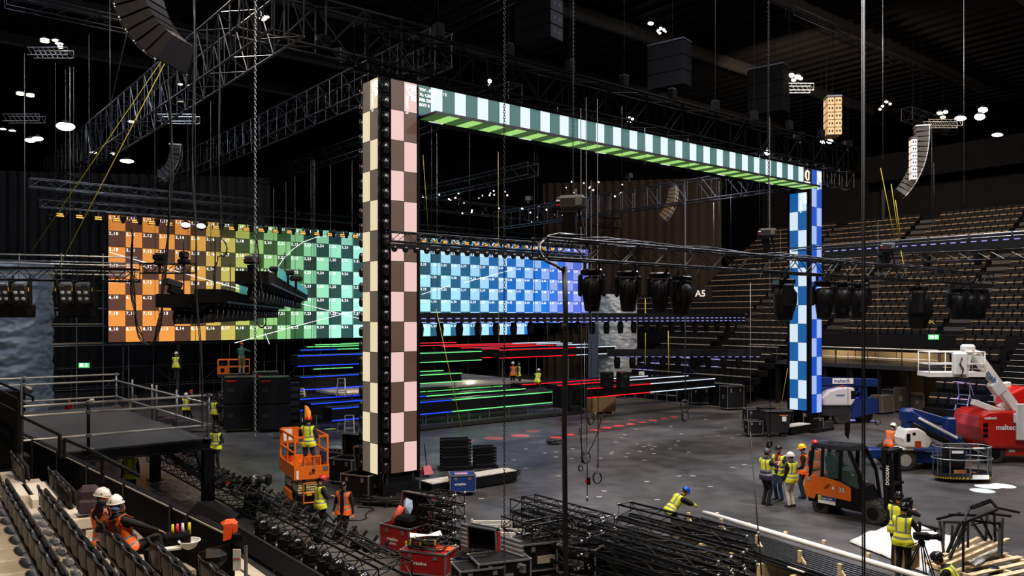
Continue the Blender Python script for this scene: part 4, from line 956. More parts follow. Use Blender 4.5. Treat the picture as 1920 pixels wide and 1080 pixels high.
# parapet
pa, pb = V((-14.9, 23.9, 0)), V((-4.35, 12.5, 0)); dpar = (pb-pa).normalized(); Lp = (pb-pa).length
pr = thing('parapet', 'black panelled parapet wall along the front of the near left stand', 'parapet', pa, math.atan2(dpar.y, dpar.x))
npn = 6
for k in range(npn):
    x0 = Lp*k/npn; MB().rb((x0+Lp/npn/2, 0, 1.9), (Lp/npn-.02, .06, 1.55), .01).obj('panel', MATT, pr)
    rod(pr, 'joint_post', (x0, -.05, 1.2), (x0, -.05, 2.72), .02, DSTEEL); MB().bx(x0+.1, x0+Lp/npn-.1, -.045, -.03, 2.64, 2.665).obj('top_edge', GALV, pr)
MB().bx(0, Lp, .0, .14, 2.55, 2.66).obj('capping', MATT, pr)
t = thing('side_wall', 'black side wall panel at the far left end of the near stand', 'wall panel', at(-30, 868, 20.5), .1)
MB().rb((-.2, 0, .9), (2.3, .08, 1.9), .02).obj('panel', BLK, t); rod(t, 'post', (.93, -.05, 0), (.93, -.05, 2), .03, STEEL)
# seats of the near stand
def near_seat():
    vs = []; n = 6; b = MB()
    for z, off in ((.45, .02), (.58, 0), (.73, .0), (.86, -.05)):
        for i in range(n+1):
            y = -.315+.63*i/n; vs.append((off-.05*math.cos((y/.315)*1.3)+.02, y*(1 if z < .8 else .86), z))
    fs = [(j*(n+1)+i, j*(n+1)+i+1, (j+1)*(n+1)+i+1, (j+1)*(n+1)+i) for j in range(3) for i in range(n)]
    N = len(vs); vs2 = [(x+.03, y, z) for x, y, z in vs]; b.add(vs+vs2, fs+[tuple(reversed([q+N for q in f])) for f in fs])
    top = [3*(n+1)+i for i in range(n)]; b.f += [(i, i+N, i+1+N, i+1) for i in top]; b.mi += [0]*n
    left = [j*(n+1) for j in range(3)]; b.f += [(i, i+n+1, i+n+1+N, i+N) for i in left]+[(i+n, i+n+N, i+2*n+1+N, i+2*n+1) for i in left]; b.mi += [0]*6
    back = b.mesh('backrest', SEATB, True)
    p = MB(); p.rb((.1, 0, .63), (.06, .54, .34), .03, Matrix.Rotation(-.12, 3, 'Y')); pd = p.mesh('seat_pad', mat('near_pad', '#1b1b1c', .75))
    s = MB(); s.bx(.01, .06, -.025, .025, 0, .46); sp_ = s.mesh('support', BLK)
    e = MB(); e.tube([(.0, .31, .48), (-.01, .305, .62), (-.03, .285, .8), (-.04, .26, .87)], .009, 4); eg = e.mesh('edge_trim', mat('seat_edge_glint', '#8e8b86', .4), True)  # pale tube stands in for light reflected along the shell edge
    r = MB(); r.bx(-.02, .03, -.33, .33, .4, .45); rl_ = r.mesh('rail', BLK); return back, pd, sp_, eg, rl_
NSM = near_seat(); RN = ['rearmost', 'second', 'third', 'fourth', 'front']; PIT = .66
for r, (k, spans) in enumerate(((1, [(7.0, 16.6)]), (2, [(7.2, 16.5), (18.7, 21)]), (3, [(7.4, 14.3), (16.9, 19.6)]), (4, [(7.6, 13.4), (14.6, 16.4)]), (5, [(7.8, 12.7)]))):
    z = H-rd[k]-.86
    for si, (b0, b1) in enumerate(spans):
        n = int((b1-b0)/PIT)
        for j in range(n):
            b_ = b1-(j+.5)*PIT; p = ab(ra[k], b_, z)
            lab = f'black folded seat, {ordn(j)} {"from the aisle" if si == 0 else "beyond the aisle"} in the {RN[r]} row of the near stand'
            t = thing('stadium_seat', lab, 'seat', p, AR, 'black seats of the near stand')
            for nm, me in zip(('backrest', 'seat_pad', 'support', 'edge_trim', 'rail'), NSM): ob(nm, me, t)  # edge_trim here is the added pale glint, not a real trim
# aisle steps (concrete blocks with dark nosing)
for i, (x0, x1, y0, k, w_) in enumerate(((8, 40, 912, 1, 1.1), (60, 82, 918, 1, 1.0), (76, 92, 925, 2, .7), (120, 148, 952, 2, 1.1), (150, 182, 972, 3, 1.0), (330, 352, 1035, 5, 1.2), (400, 425, 1062, 5, 1.2))):
    z = H-rd[k]-.78; p = onz((x0+x1)/2, y0, z+.15); t = thing('aisle_step', f'pale concrete aisle step with dark nosing near stand, {ORD[i]} from left', 'step', (p.x, p.y, z-.02), AR, 'aisle steps of the near stand')
    MB().bx(-.2, .2, -w_, w_*.8, 0, .17).obj('block', mat('pale_step', '#cfc6b4', .8, noise=.08), t); MB().bx(.2, .235, -w_, w_*.8, .02, .18).obj('nosing', DSTEEL, t)
b = MB(); p = onz(96, 930, H-rd[3]-.55)
t = thing('yellow_canister', 'small yellow canister standing at the end of a concrete row', 'canister', p-V((0, 0, .15)), 0); b.loft([(0, .06, .06, 0, 0), (.24, .06, .06, 0, 0), (.28, .03, .03, 0, 0), (.31, .03, .03, 0, 0)], 12); b.obj('body', YEL, t, True); rod(t, 'cap', (0, 0, .3), (0, 0, .33), .035, YEL)
# backpack, helmet, bag of supplies on seats, folded white sign
t = thing('backpack', 'dark patterned backpack by the black parapet behind the seated workers', 'backpack', at(167, 962, 14.6), .3)
MB().rb((0, 0, .25), (.4, .28, .52), .1).obj('body', mat('bag_fabric', '#3c2f36', .9, noise=.4, scale=20), t); MB().rb((0, -.17, .15), (.3, .1, .25), .04).obj('pocket', mat('bag_fabric', '#3c2f36', .9), t)
t = thing('hard_hat', 'white hard hat lying upside down beside the tool bag on the concrete', 'hard hat', at(355, 1030, 12.8), 0)
MB().sph((0, 0, .14), (.14, .16, .14), 16, 8, a0=PI/2).obj('shell', WPL, t, True); MB().tube([(.16*math.cos(a), .18*math.sin(a), .14) for a in np.linspace(0, 2*PI, 18)[:-1]], .012, 5, True).obj('brim', WPL, t, True)
t = thing('tool_bag', 'open black bag with bright bottles beside the upturned white hard hat', 'bag', at(330, 1022, 12.9), .5)
b = MB(); b.rb((0, 0, .1), (.42, .3, .2), .04); b.obj('bag', MATT, t)
for k, (c, x) in enumerate((('#e8d020', -.05), ('#f03060', .02), ('#e8e4da', .1), ('#e8d020', .2))):
    MB().cyl((x, 0, .15), (x, 0, .34), .03, .02, 8).obj('bottle', mat('bottle'+str(k), c, .4), t, True)
MB().bx(-.3, .05, -.3, -.1, 0, .03).obj('paper', WPL, t)
t = thing('camera_bag', 'rounded black bag on the floor beside the white paper sign', 'bag', at(400, 1060, 12.3), .3); MB().rb((0, 0, .12), (.4, .3, .28), .1).obj('body', BLK, t); rod(t, 'strap', (-.2, 0, .2), (.2, 0, .3), .02, BLK)
t = thing('paper_sign', 'white paper sign with red letters taped to a steel post', 'sign', at(444, 1050, 12), -.1); MB().bx(-.06, .06, 0, .01, -.16, .16).obj('sheet', WPL, t); text(t, 'OPEN', .045, (-.055, -.004, .0), m=mat('red_ink', '#c02020', .6)); rod(t, 'post', (.12, .05, -1), (.12, .05, .2), .03, STEEL)
b = MB(); t = thing('draped_vest', 'orange safety vest draped over the parapet end', 'safety vest', at(430, 985, 12.4), .4)
b.hull([(-.09, -.1, .02), (.1, -.1, .04), (-.13, .1, .03), (.14, .1, .01), (-.05, 0, .1), (.07, 0, .1)]); b.hull([(-.09, -.12, .05), (.05, -.12, .06), (-.1, -.14, -.2), (.02, -.13, -.18), (-.09, -.09, .05), (.05, -.09, .05), (-.1, -.11, -.2), (.02, -.11, -.18)]); b.hull([(.04, -.12, .03), (.12, -.12, .03), (.05, -.13, -.1), (.11, -.13, -.08), (.12, -.1, .03), (.04, -.1, -.1)]); b.obj('cloth', mat('vest_orange', '#ff5a12', .7), t)
t = thing('black_cover', 'crumpled black cloth over the end of the parapet beside the orange vest', 'cloth', at(393, 962, 14), .4); b = MB(); b.hull([(-.5, -.2, -.1), (.4, -.25, -.1), (-.4, .3, -.1), (.5, .2, -.1), (-.2, 0, .22), (.1, .05, .2), (.3, 0, .05)]); b.obj('cloth', MATT, t)
# ================= people
SKIN = mat('skin', '#b98468', .6); SKIN2 = mat('skin_tan', '#8f6048', .6); HAIR = mat('hair_dark', '#2a2019', .8)
VY = mat('hi_vis_yellow', '#ecf438', .6); VO = mat('hi_vis_orange', '#ff6c14', .6); REF = mat('reflective_grey', '#7f868c', .4)
VP = mat('vest_purple', '#2c2148', .7); BCL = mat('black_clothing', '#0e0e10', .85); NAVY = mat('navy_clothing', '#1b2230', .8); JEAN = mat('blue_jeans', '#2d4560', .8)
GRYC = mat('grey_trousers', '#34343a', .8); WHC = mat('white_trousers', '#cfc9be', .8); SHOE = mat('dark_shoes', '#141312', .7); SHRT = mat('grey_shorts', '#3c4058', .8); GRN = mat('green_shirt', '#3c6a5c', .8); KHA = mat('khaki_trousers', '#8a7c5c', .8); REDC = mat('red_shirt', '#8a1016', .8); BLUC = mat('blue_overall', '#1c50b0', .8)
MOUTH = mat('lips', '#8a4a42', .6); EYE = mat('eye', '#1a1512', .3)
def ik(a, b, l1, l2, hint):
    a, b = V(a), V(b); d = b-a; L = min(d.length, (l1+l2)*.999); d.normalize(); b = a+d*L
    x = (l1*l1-l2*l2+L*L)/(2*L); h = math.sqrt(max(0, l1*l1-x*x)); hn = V(hint); hn = hn-d*hn.dot(d)
    hn = hn.normalized() if hn.length > 1e-4 else V((0, 1, 0)); return a+d*x+hn*h, b
def person(label, loc, rz, hands=((-.27, .05, .8), (.27, .05, .8)), feet=((-.1, 0, 0), (.1, 0, 0)), hip=(0, 0, .93), lean=0, twist=0, head=(0, 0), top=BCL, sleeve=None, legs=BCL, calf=None, vest=None, vest2=None, open_vest=False, helmet=None, cap=None, skin=SKIN, vox=.016, sc=1.0, elb=(0, -1, -.3), kneeh=(0, 1, 0), roll=0, hair=HAIR, bare=False):
    # local frame: facing +y, x to the right
    sleeve = sleeve or top; calf = calf or legs
    t = thing('person', label, 'person', loc, rz); t.scale = (sc,)*3
    Hp = V(hip); Rt = Matrix.Rotation(twist, 3, 'Z') @ Matrix.Rotation(roll, 3, 'Y') @ Matrix.Rotation(-lean, 3, 'X')
    sp = lambda x, y, z: Hp+Rt @ V((x, y, z))
    mats = [skin, top, sleeve, legs, calf, SHOE, hair, MOUTH, EYE]
    Bd = MB(); seg = []
    def lim(a, b_, r1, r2, mi):
        Bd.cyl(a, b_, r1, r2, 12); Bd.sph(a, r1, 12, 6); Bd.sph(b_, r2, 12, 6); seg.append((V(a), V(b_), r1, r2, mi))
    # torso
    rings = [(-.06, .15, .105), (.04, .165, .115), (.16, .145, .105), (.3, .16, .115), (.42, .185, .12), (.5, .16, .1), (.545, .07, .06)]
    tb = MB(); tb.loft([(z, a, c, 0, 0) for z, a, c in rings], 20, .85)
    Bd.add([sp(*v) for v in tb.v], tb.f)
    seg.append((sp(0, 0, .1), sp(0, 0, .44), .13, .15, 1)); seg.append((sp(-.13, 0, .44), sp(.13, 0, .44), .09, .09, 1)); seg.append((sp(-.07, 0, 0), sp(.07, 0, 0), .13, .13, 3))
    lim(sp(0, 0, .5), sp(0, .02, .6), .058, .052, 0)
    Rh = Matrix.Rotation(twist+head[0], 3, 'Z') @ Matrix.Rotation(-head[1]-lean*.5, 3, 'X'); hc = sp(0, .02, .6)+Rh @ V((0, .02, .1))
    hp = lambda x, y, z: hc+Rh @ V((x, y, z))
    Bd.sph(hc, (.078, .098, .118), 18, 12, R=Rh); Bd.sph(hp(0, .03, -.055), (.058, .066, .06), 14, 8, R=Rh)
    Bd.hull([hp(-.012, .09, -.01), hp(.012, .09, -.01), hp(0, .125, -.028), hp(-.016, .1, -.034), hp(.016, .1, -.034), hp(0, .09, .02)])
    for s in (-1, 1): Bd.sph(hp(s*.08, .0, -.01), (.012, .026, .034), 8, 6, R=Rh)
    seg.append((hp(0, .03, -.04), hp(0, .035, .02), .085, .09, 0))
    for i, s in enumerate((-1, 1)):
        sh = sp(s*.185, 0, .44); el, wr = ik(sh, hands[i], .29, .25, Rt @ V((s*.5+elb[0]*s, elb[1], elb[2])))
        lim(sh, el, .068, .054, 2); lim(el, wr, .045, .031, 2 if not bare else 0)
        d = (wr-el).normalized(); sd = d.cross(V((0, 0, 1))); sd = sd.normalized() if sd.length > .1 else V((1, 0, 0)); up = sd.cross(d)
        pm = wr+d*.055; Bd.hull([wr+sd*.026+up*.013, wr-sd*.026+up*.013, wr+sd*.026-up*.013, wr-sd*.026-up*.013]+[wr+d*.09+sd*a*.04+up*c*.012 for a in (-1, 1) for c in (-1, 1)]); seg.append((wr+d*.02, wr+d*.17, .03, .05, 0))
        for k, ln in enumerate((.06, .075, .07, .055)):
            b0 = wr+d*.085+sd*(.032-.0215*k); b1 = b0+d*ln*.55-up*.006; b2 = b1+d*ln*.4-up*.02; Bd.cyl(b0, b1, .0098, .009, 8); Bd.cyl(b1, b2, .009, .008, 8)
        th = wr+d*.03+sd*.03*-s; t1 = th+d*.03-sd*.03*s; Bd.cyl(th, t1, .012, .011, 8); Bd.cyl(t1, t1+d*.03-up*.01, .011, .009, 8)
        hj = Hp+Matrix.Rotation(twist*.4, 3, 'Z') @ V((s*.09, 0, -.02)); ft = V(feet[i]); an = ft+V((0, 0, .09)); kn, an = ik(hj, an, .43, .42, kneeh)
        lim(hj, kn, .105, .07, 3)
        lim(kn, an, *((.06, .046) if calf in (SKIN, SKIN2) else (.068, .056)), 4); fd = V((s*.12, 1, 0)).normalized()
        if len(feet) > 2: fd = V(feet[2]).normalized()
        Bd.hull([an+v for v in (V((-.04, 0, 0))-fd*.07, V((.04, 0, 0))-fd*.07, V((-.038, 0, -.09))-fd*.08, V((.038, 0, -.09))-fd*.08, V((-.045, 0, -.09))+fd*.17, V((.045, 0, -.09))+fd*.17, V((-.038, 0, -.05))+fd*.16, V((.038, 0, -.05))+fd*.16)])
        seg.append((an-fd*.04-V((0, 0, .05)), an+fd*.15-V((0, 0, .06)), .05, .045, 5))
    # skinny joined body -> one continuous surface
    me0 = Bd.mesh('b0', skin); ot = bpy.data.objects.new('b0', me0); C.objects.link(ot)
    md = ot.modifiers.new('r', 'REMESH'); md.mode = 'VOXEL'; md.voxel_size = vox
    ms = ot.modifiers.new('s', 'SMOOTH'); ms.factor = .5; ms.iterations = 2
    me = bpy.data.meshes.new_from_object(ot.evaluated_get(bpy.context.evaluated_depsgraph_get())); bpy.data.objects.remove(ot); me.name = 'body'
    me.materials.clear()
    for m in mats: me.materials.append(m)
    nv = len(me.vertices); co_ = np.empty(nv*3); me.vertices.foreach_get('co', co_); co_ = co_.reshape(-1, 3)
    nf = len(me.polygons); fc = np.empty(nf*3); me.polygons.foreach_get('center', fc); fc = fc.reshape(-1, 3)
    def classify(P):
        best = np.full(len(P), 1e9); mi = np.zeros(len(P), int); si = np.zeros(len(P), int)
        for q, (a, b_, r1, r2, m_) in enumerate(seg):
            a = np.array(a); b2 = np.array(b_); ab_ = b2-a; L2 = ab_ @ ab_; tt = np.clip(((P-a) @ ab_)/L2, 0, 1)
            dd = np.linalg.norm(P-(a+tt[:, None]*ab_), axis=1)-(r1+(r2-r1)*tt); k = dd < best; best[k] = dd[k]; mi[k] = m_; si[k] = q
        return mi, si
    mi, si = classify(fc)
    Ri = np.array(Rh.inverted()); hl = (fc-np.array(hc)) @ Ri.T; inh = np.linalg.norm(hl*np.array([1/.1, 1/.12, 1/.14]), axis=1) < 1.05
    mi[inh & ((hl[:, 2] > .055) | ((hl[:, 1] < -.01) & (hl[:, 2] > -.06)))] = 6
    mi[inh & (hl[:, 1] > .08) & (np.abs(hl[:, 0]) < .025) & (np.abs(hl[:, 2]+.06) < .01)] = 7
    me.polygons.foreach_set('material_index', mi.astype(np.int32)); me.polygons.foreach_set('use_smooth', [True]*nf)
    body = ob('body', me, t)
    for s in (-1, 1): MB().sph(hp(s*.032, .088, .012), (.012, .01, .008), 8, 6).obj('eye', EYE, body, True)
    # vest shell follows the torso
    if vest:
        Rti = np.array(Rt.inverted()); tl = (co_-np.array(Hp)) @ Rti.T; tf = (fc-np.array(Hp)) @ Rti.T
        keep = ((si <= 2) | ((mi == 3) & (lean < .3) & (hip[2] > .8))) & (tf[:, 2] > -.12) & (tf[:, 2] < .5-.0*np.abs(tf[:, 0])) & (np.abs(tf[:, 0]) < .2) & (mi != 0) & (mi != 6)
        keep |= (mi == 2) & (tf[:, 2] > .4) & (np.abs(tf[:, 0]) < .2)
        if open_vest: keep &= ~((tf[:, 1] > .02) & (np.abs(tf[:, 0]) < .055))
        nrm = np.empty(nv*3); me.vertices.foreach_get('normal', nrm); nrm = nrm.reshape(-1, 3); idx = np.where(keep)[0]
        off = .018+.03*np.clip((.2-tl[:, 2])/.3, 0, 1); vv = co_+nrm*off[:, None]; used = {}; vs = []; fs = []; ml = []
        for f in idx:
            vi = me.polygons[f].vertices; q = []
            for v in vi:
                if v not in used: used[v] = len(vs); vs.append(tuple(vv[v]))
                q.append(used[v])
            fs.append(tuple(q)); x, y, z = tf[f]; a = 0
            if .02 < z < .065 or .15 < z < .195 or (z > .18 and .075 < abs(x) < .115): a = 1
            elif vest2 and z < .15: a = 2
            ml.append(a)
        if vs:
            mv = bpy.data.meshes.new('vest'); mv.from_pydata(vs, [], fs)
            for m in (vest, REF, vest2 or vest): mv.materials.append(m)
            mv.polygons.foreach_set('material_index', ml); mv.polygons.foreach_set('use_smooth', [True]*len(fs)); o = ob('vest', mv, t)
            sd_ = o.modifiers.new('t', 'SOLIDIFY'); sd_.thickness = .006; sd_.offset = 1
    if helmet:
        b = MB(); b.sph(hp(0, -.005, .03), (.108, .132, .125), 20, 8, R=Rh, a1=PI*.5); n0 = len(b.v)
        ring = [hp(.113*math.cos(a), -.005+(.138+(.04 if math.sin(a) > .3 else 0)*math.sin(a))*math.sin(a), .028-(.012 if math.sin(a) > .3 else 0)) for a in np.linspace(0, 2*PI, 25)[:-1]]
        b.tube(ring, .008, 5, True); b.tube([hp(0, -.13, .07), hp(0, -.09, .125), hp(0, 0, .158), hp(0, .08, .13), hp(0, .12, .07)], .012, 6)
        o = b.obj('helmet', helmet, t, True); 
        b = MB(); b.tube([hp(-.09, .01, .02), hp(-.075, .04, -.07), hp(0, .06, -.115), hp(.075, .04, -.07), hp(.09, .01, .02)], .006, 5); b.obj('chin_strap', BLK, o)
        for s in (-1, 1): MB().sph(hp(s*.1, .02, .07), .012, 6, 4).obj('vent', DSTEEL, o)
    if cap:
        b = MB(); b.sph(hp(0, -.005, .03), (.09, .11, .105), 18, 8, R=Rh, a1=PI*.5); b.hull([hp(-.06, .08, .03), hp(.06, .08, .03), hp(-.05, .17, .02), hp(.05, .17, .02), hp(-.06, .08, .04), hp(.06, .08, .04)]); b.obj('cap', cap, t, True)
    return t
HW = mat('helmet_white', '#eceae4', .3); HB = mat('helmet_black', '#161618', .25); HR = mat('helmet_red', '#c8201a', .35); HY_ = mat('helmet_yellow', '#f0c400', .35); HBL = mat('helmet_blue', '#1450d8', .3); HG = mat('helmet_grey', '#3e4042', .35)
def fl(x, y, z=0): p = onz(x, y, z); return p
# group beside the forklift
person('person in dark grey helmet, yellow and purple vest, gesturing, leftmost of the group', fl(1436, 947), -1.1, hands=((-.05, .42, 1.28), (.12, .45, 1.3)), vest=VY, vest2=VP, helmet=HG, top=NAVY, sleeve=NAVY, legs=BCL, head=(-.2, .1), sc=1.03, bare=True, vox=.018)
person('person in black helmet with red shirt, open yellow vest and blue jeans', fl(1461, 937), 2.2, hands=((-.2, .25, 1.1), (.1, .32, 1.2)), vest=VY, open_vest=True, helmet=HB, top=REDC, sleeve=NAVY, legs=JEAN, head=(.2, .05), sc=1.02, vox=.018)
person('person in white helmet, yellow vest and white trousers seen from behind', fl(1484, 950), .5, vest=VY, helmet=HW, top=BCL, legs=WHC, head=(.6, 0), sc=.98, vox=.018, hands=((-.25, .1, .82), (.2, .3, 1.05)))
person('person in yellow helmet, black hoodie with red vest and grey trousers', fl(1507, 934), 1.1, vest=VO, helmet=HY_, top=BCL, legs=GRYC, head=(.3, .15), sc=1.02, vox=.018, hands=((-.15, .2, .95), (.25, .05, .85)))
person('person in red helmet and orange vest half hidden behind the forklift', fl(1529, 921), .2, vest=VO, helmet=HR, top=BCL, legs=BCL, sc=1.0, vox=.02)
person('person in white helmet and orange vest working at the white lift engine cover', fl(1667, 876), -1.2, vest=VO, helmet=HW, top=BCL, legs=BCL, lean=.25, hands=((-.15, .45, 1.1), (.15, .5, 1.1)), head=(0, .2), sc=1.02, vox=.02)
# bottom centre pair
person('person in red helmet and open yellow vest looking down at hands', fl(600, 1004), -.9, vest=VY, open_vest=True, helmet=HR, top=BCL, legs=BCL, hands=((-.08, .36, 1.1), (.1, .36, 1.1)), head=(0, .45), sc=.95, vox=.015)
person('person in black cap, orange vest and black shorts standing by the red helmet', fl(645, 1018), 2.9, vest=VO, open_vest=True, cap=HB, top=BCL, legs=BCL, calf=SKIN2, hands=((-.3, .05, .85), (.28, .1, .9)), head=(.1, .3), sc=.95, vox=.015)
# bent worker behind the trusses
person('person in blue helmet and yellow vest bending over the timber', fl(1262, 1012), -1.25, vest=VY, helmet=HBL, top=BCL, legs=BCL, lean=.75, hip=(0, -.1, .86), hands=((-.08, .62, .93), (.1, .66, .95)), head=(0, .35), vox=.015, sc=.95)
# camera crew
person('person in black helmet and yellow vest standing at the tripod camera', fl(1692, 1087), -.75, vest=VY, helmet=HB, top=BCL, legs=BCL, lean=.08, hands=((-.1, .42, 1.05), (.22, .42, 1.12)), head=(-.15, .1), vox=.013, sc=1.0)
person('person in black helmet and yellow vest hidden behind the camera operator', fl(1683, 1062), -.7, vest=VY, helmet=HB, top=BCL, legs=BCL, lean=.1, hands=((-.15, .3, 1.0), (.3, .4, 1.3)), vox=.015, sc=1.02)
person('person in black helmet and yellow vest crouching in front of the tripod', fl(1790, 1165), 1.0, vest=VY, open_vest=True, helmet=HB, top=BCL, legs=BCL, lean=.55, hip=(0, -.1, .62), hands=((-.2, .45, .45), (.2, .45, .4)), feet=((-.15, .2, 0), (.12, -.25, 0)), head=(.15, .25), vox=.013)
# scissor lift man
person('person in red helmet with orange hood and yellow vest riding the orange lift', fl(578, 884, 1.32), -.15, vest=VY, helmet=HR, top=NAVY, bare=True, legs=SHRT, calf=SKIN2, hands=((-.22, .3, 1.05), (.2, .3, 1.05)), feet=((-.17, -.05, 0), (.17, .05, 0)), head=(.1, -.1), vox=.015, sc=.97)
t = thing('orange_hood', 'orange cloth hood trailing over the red helmet on the lift', 'cloth', fl(578, 884, 1.32)+V((-.03, .03, 1.74)), 0); b = MB(); b.hull([(-.06, -.1, -.12), (.08, -.13, -.12), (.1, 0, .1), (-.1, 0, .1), (-.04, -.02, .28), (-.08, -.02, .3), (.02, 0, .25), (.12, -.06, .0)]); b.obj('cloth', mat('hood_orange', '#f09020', .7), t)
# seated pair on the near stand
pC = H-rd[3]-.86
s1 = ab(2.7, 13.4, pC)
person('person in white helmet over blue cap and orange vest, seated with back to camera', s1, AR-PI/2+.35, vest=VO, helmet=HW, top=BCL, legs=BCL, hip=(0, .05, .5), lean=-.25, roll=-.22, elb=(1.2, -.4, -.3), hands=((-.3, -.02, .68), (.22, .42, .72)), feet=((-.15, .55, -.15), (.12, .62, .1)), head=(.5, .1), vox=.012, sc=1.0, kneeh=(0, .3, 1))
t = thing('cap', 'blue cap brim showing beneath the white helmet of the seated person', 'cap', s1, AR-PI/2+.35); b = MB(); b.sph((.02, -.17, 1.14), (.09, .06, .035), 12, 6); b.obj('cap', mat('cap_blue', '#28406e', .8), t, True)
person('person in white helmet and orange vest seated in profile beside the backpack', ab(2.6, 14.75, pC-.08), AR-PI/2-.5, vest=VO, open_vest=True, helmet=HW, top=BCL, legs=BCL, hip=(0, .05, .45), lean=-.1, hands=((-.1, .3, .95), (.12, .25, 1.05)), feet=((-.15, .5, -.1), (.12, .55, -.1)), head=(-.1, .15), vox=.012, hair=mat('hair_brown', '#4a3020', .8), kneeh=(0, .3, 1))
# others, further off
for lab, x, y, Y, rz, kw in [
    ('person in yellow vest with radio standing behind the platform leg', 405, 880, 0, 3.1, dict(vest=VY, helmet=HB, hands=((-.2, .25, 1.1), (.3, .05, .8)))),
    ('person in yellow helmet and yellow vest seen under the platform', 244, 905, 26, .3, dict(vest=VY, helmet=mat('helmet_lime', '#b8c820', .4), lean=.2)),
    ('person in white helmet and yellow vest standing high on the dark scaffold', 330, 713, 50, 0, dict(vest=VY, helmet=HW)),
    ('person in white helmet and yellow vest beyond the railing corner', 349, 788, 45, .5, dict(vest=VY, helmet=HW)),
    ('person in white helmet and blue overall beyond the platform railing', 166, 800, 42, -.6, dict(helmet=HW, top=BCL, legs=BLUC, vest=BLUC, lean=.2)),
    ('person in patterned dark shirt with red glow beyond the railing', 130, 800, 43, 2.8, dict(top=REDC, bare=True)),  # red light on this person is put into the shirt colour
    ('person in green shirt and khaki trousers on the far orange lift', 453, 702, 44, .2, dict(top=GRN, bare=True, legs=KHA, cap=mat('cap_orange', '#e06020', .6), hands=((-.1, .4, 1.2), (.35, .35, 1.3)))),
    ('person in camouflage vest leaning by the far railing corner', 246, 795, 44, -.6, dict(vest=mat('vest_dim', '#7a8a50', .8), lean=.3, cap=HB)),
    ('person in yellow vest partly hidden left of the tall black cases', 402, 800, 43, -.4, dict(vest=VY, helmet=HB)),
    ('person in white helmet standing among the red framed racks', 521, 800, 47, 0, dict(helmet=HW, top=BCL)),
    ('person in black shorts and yellow vest standing on the stage floor', 972, 727, 54, -1.8, dict(vest=VY, cap=HAIR, top=BCL, calf=SKIN)),
    ('person in white helmet and orange vest behind the person in shorts', 962, 726, 55.5, .3, dict(vest=VO, helmet=HW)),
    ('person in white helmet and bright yellow vest crouching on the stage', 1008, 727, 52, -.4, dict(vest=VY, helmet=HW, hip=(0, -.1, .45), lean=.4, feet=((-.12, .1, 0), (.12, .1, 0)), hands=((-.15, .5, .4), (.15, .5, .4)))),
    ('person in dark clothes near the tall black cases with radio', 413, 800, 46, 1, dict(top=BCL)),
    ('person in red cap among the road cases beyond the railing', 360, 800, 47, 2, dict(cap=HR, top=BCL))]:
    p = fl(x, y) if Y == 0 else at(x, y, Y)
    if Y and y >= 780: p.z = 0
    kw.setdefault('vox', .022); person(lab, p, rz, **kw)
# ================= vehicles
def wheel(parent, c, r, w_, name='wheel', hub=WHT, lugs=0, ax='y'):
    R = Matrix.Rotation(PI/2, 3, 'X') if ax == 'y' else Matrix.Rotation(PI/2, 3, 'Y')
    b = MB(); b.loft([(-w_/2, r*.86, r*.86, 0, 0), (-w_*.42, r, r, 0, 0), (w_*.42, r, r, 0, 0), (w_/2, r*.86, r*.86, 0, 0)], 28)
    for i in range(lugs):
        a = 2*PI*i/lugs
        for s in (-1, 1): b.box((math.cos(a+s*.06)*(r+.01), math.sin(a+s*.06)*(r+.01), s*w_*.24), (.05, .06, w_*.46), Matrix.Rotation(a, 3, 'Z') @ Matrix.Rotation(s*.5, 3, 'X'))
    b.v = [tuple(R @ V(v)+V(c)) for v in b.v]; o = b.obj(name, RUB, parent)
    h = MB(); h.loft([(-w_/2-.01, r*.55, r*.55, 0, 0), (-w_/2+.03, r*.4, r*.4, 0, 0), (w_/2-.03, r*.4, r*.4, 0, 0), (w_/2+.01, r*.55, r*.55, 0, 0)], 20)
    h.v = [tuple(R @ V(v)+V(c)) for v in h.v]; h.obj('rim', hub, o); return o
# ---- forklift: local +x forward, right side is -y
P = onz(1522, 962); fk = thing('forklift', 'orange and black electric forklift with a glazed cab and tall black mast', 'forklift', P+V((.62, .35, 0)), -.887); fk.scale = (.95,)*3
wheel(fk, (.05, -.42, .26), .26, .24, hub=BLK, lugs=16); wheel(fk, (.05, .42, .26), .26, .24, hub=BLK, lugs=16)
wheel(fk, (1.85, -.5, .34), .34, .3, hub=BLK, lugs=18); wheel(fk, (1.85, .5, .34), .34, .3, hub=BLK, lugs=18)
b = MB(); b.prism([(-.35, .34), (1.55, .28), (2.15, .3), (2.2, .62), (1.45, .62), (-.4, .66)], -.55, .55); b.obj('chassis', BLK, fk)
b = MB(); b.prism([(-.42, .5), (-.15, .44), (-.06, .62), (-.1, 1.18), (-.44, 1.22), (-.5, .8)], -.58, .58); b.obj('counterweight', ORG, fk)
for s in (-1, 1):
    b = MB(); b.prism([(-.05, .62), (1.12, .58), (1.12, 1.0), (.75, 1.14), (.3, 1.2), (-.08, 1.2)], s*.585-.012, s*.585+.012); b.obj('side_panel', ORG, fk)
    for k in range(6): rod(fk, 'vent_slot', (.2+k*.03, s*.602, .86+k*.03), (.3+k*.03, s*.602, .84+k*.03), .006, BLK)
b = MB(); b.prism([(-.1, 1.18), (1.3, 1.0), (1.5, .6), (0, .62)], -.56, .56); b.obj('hood', BLK, fk)
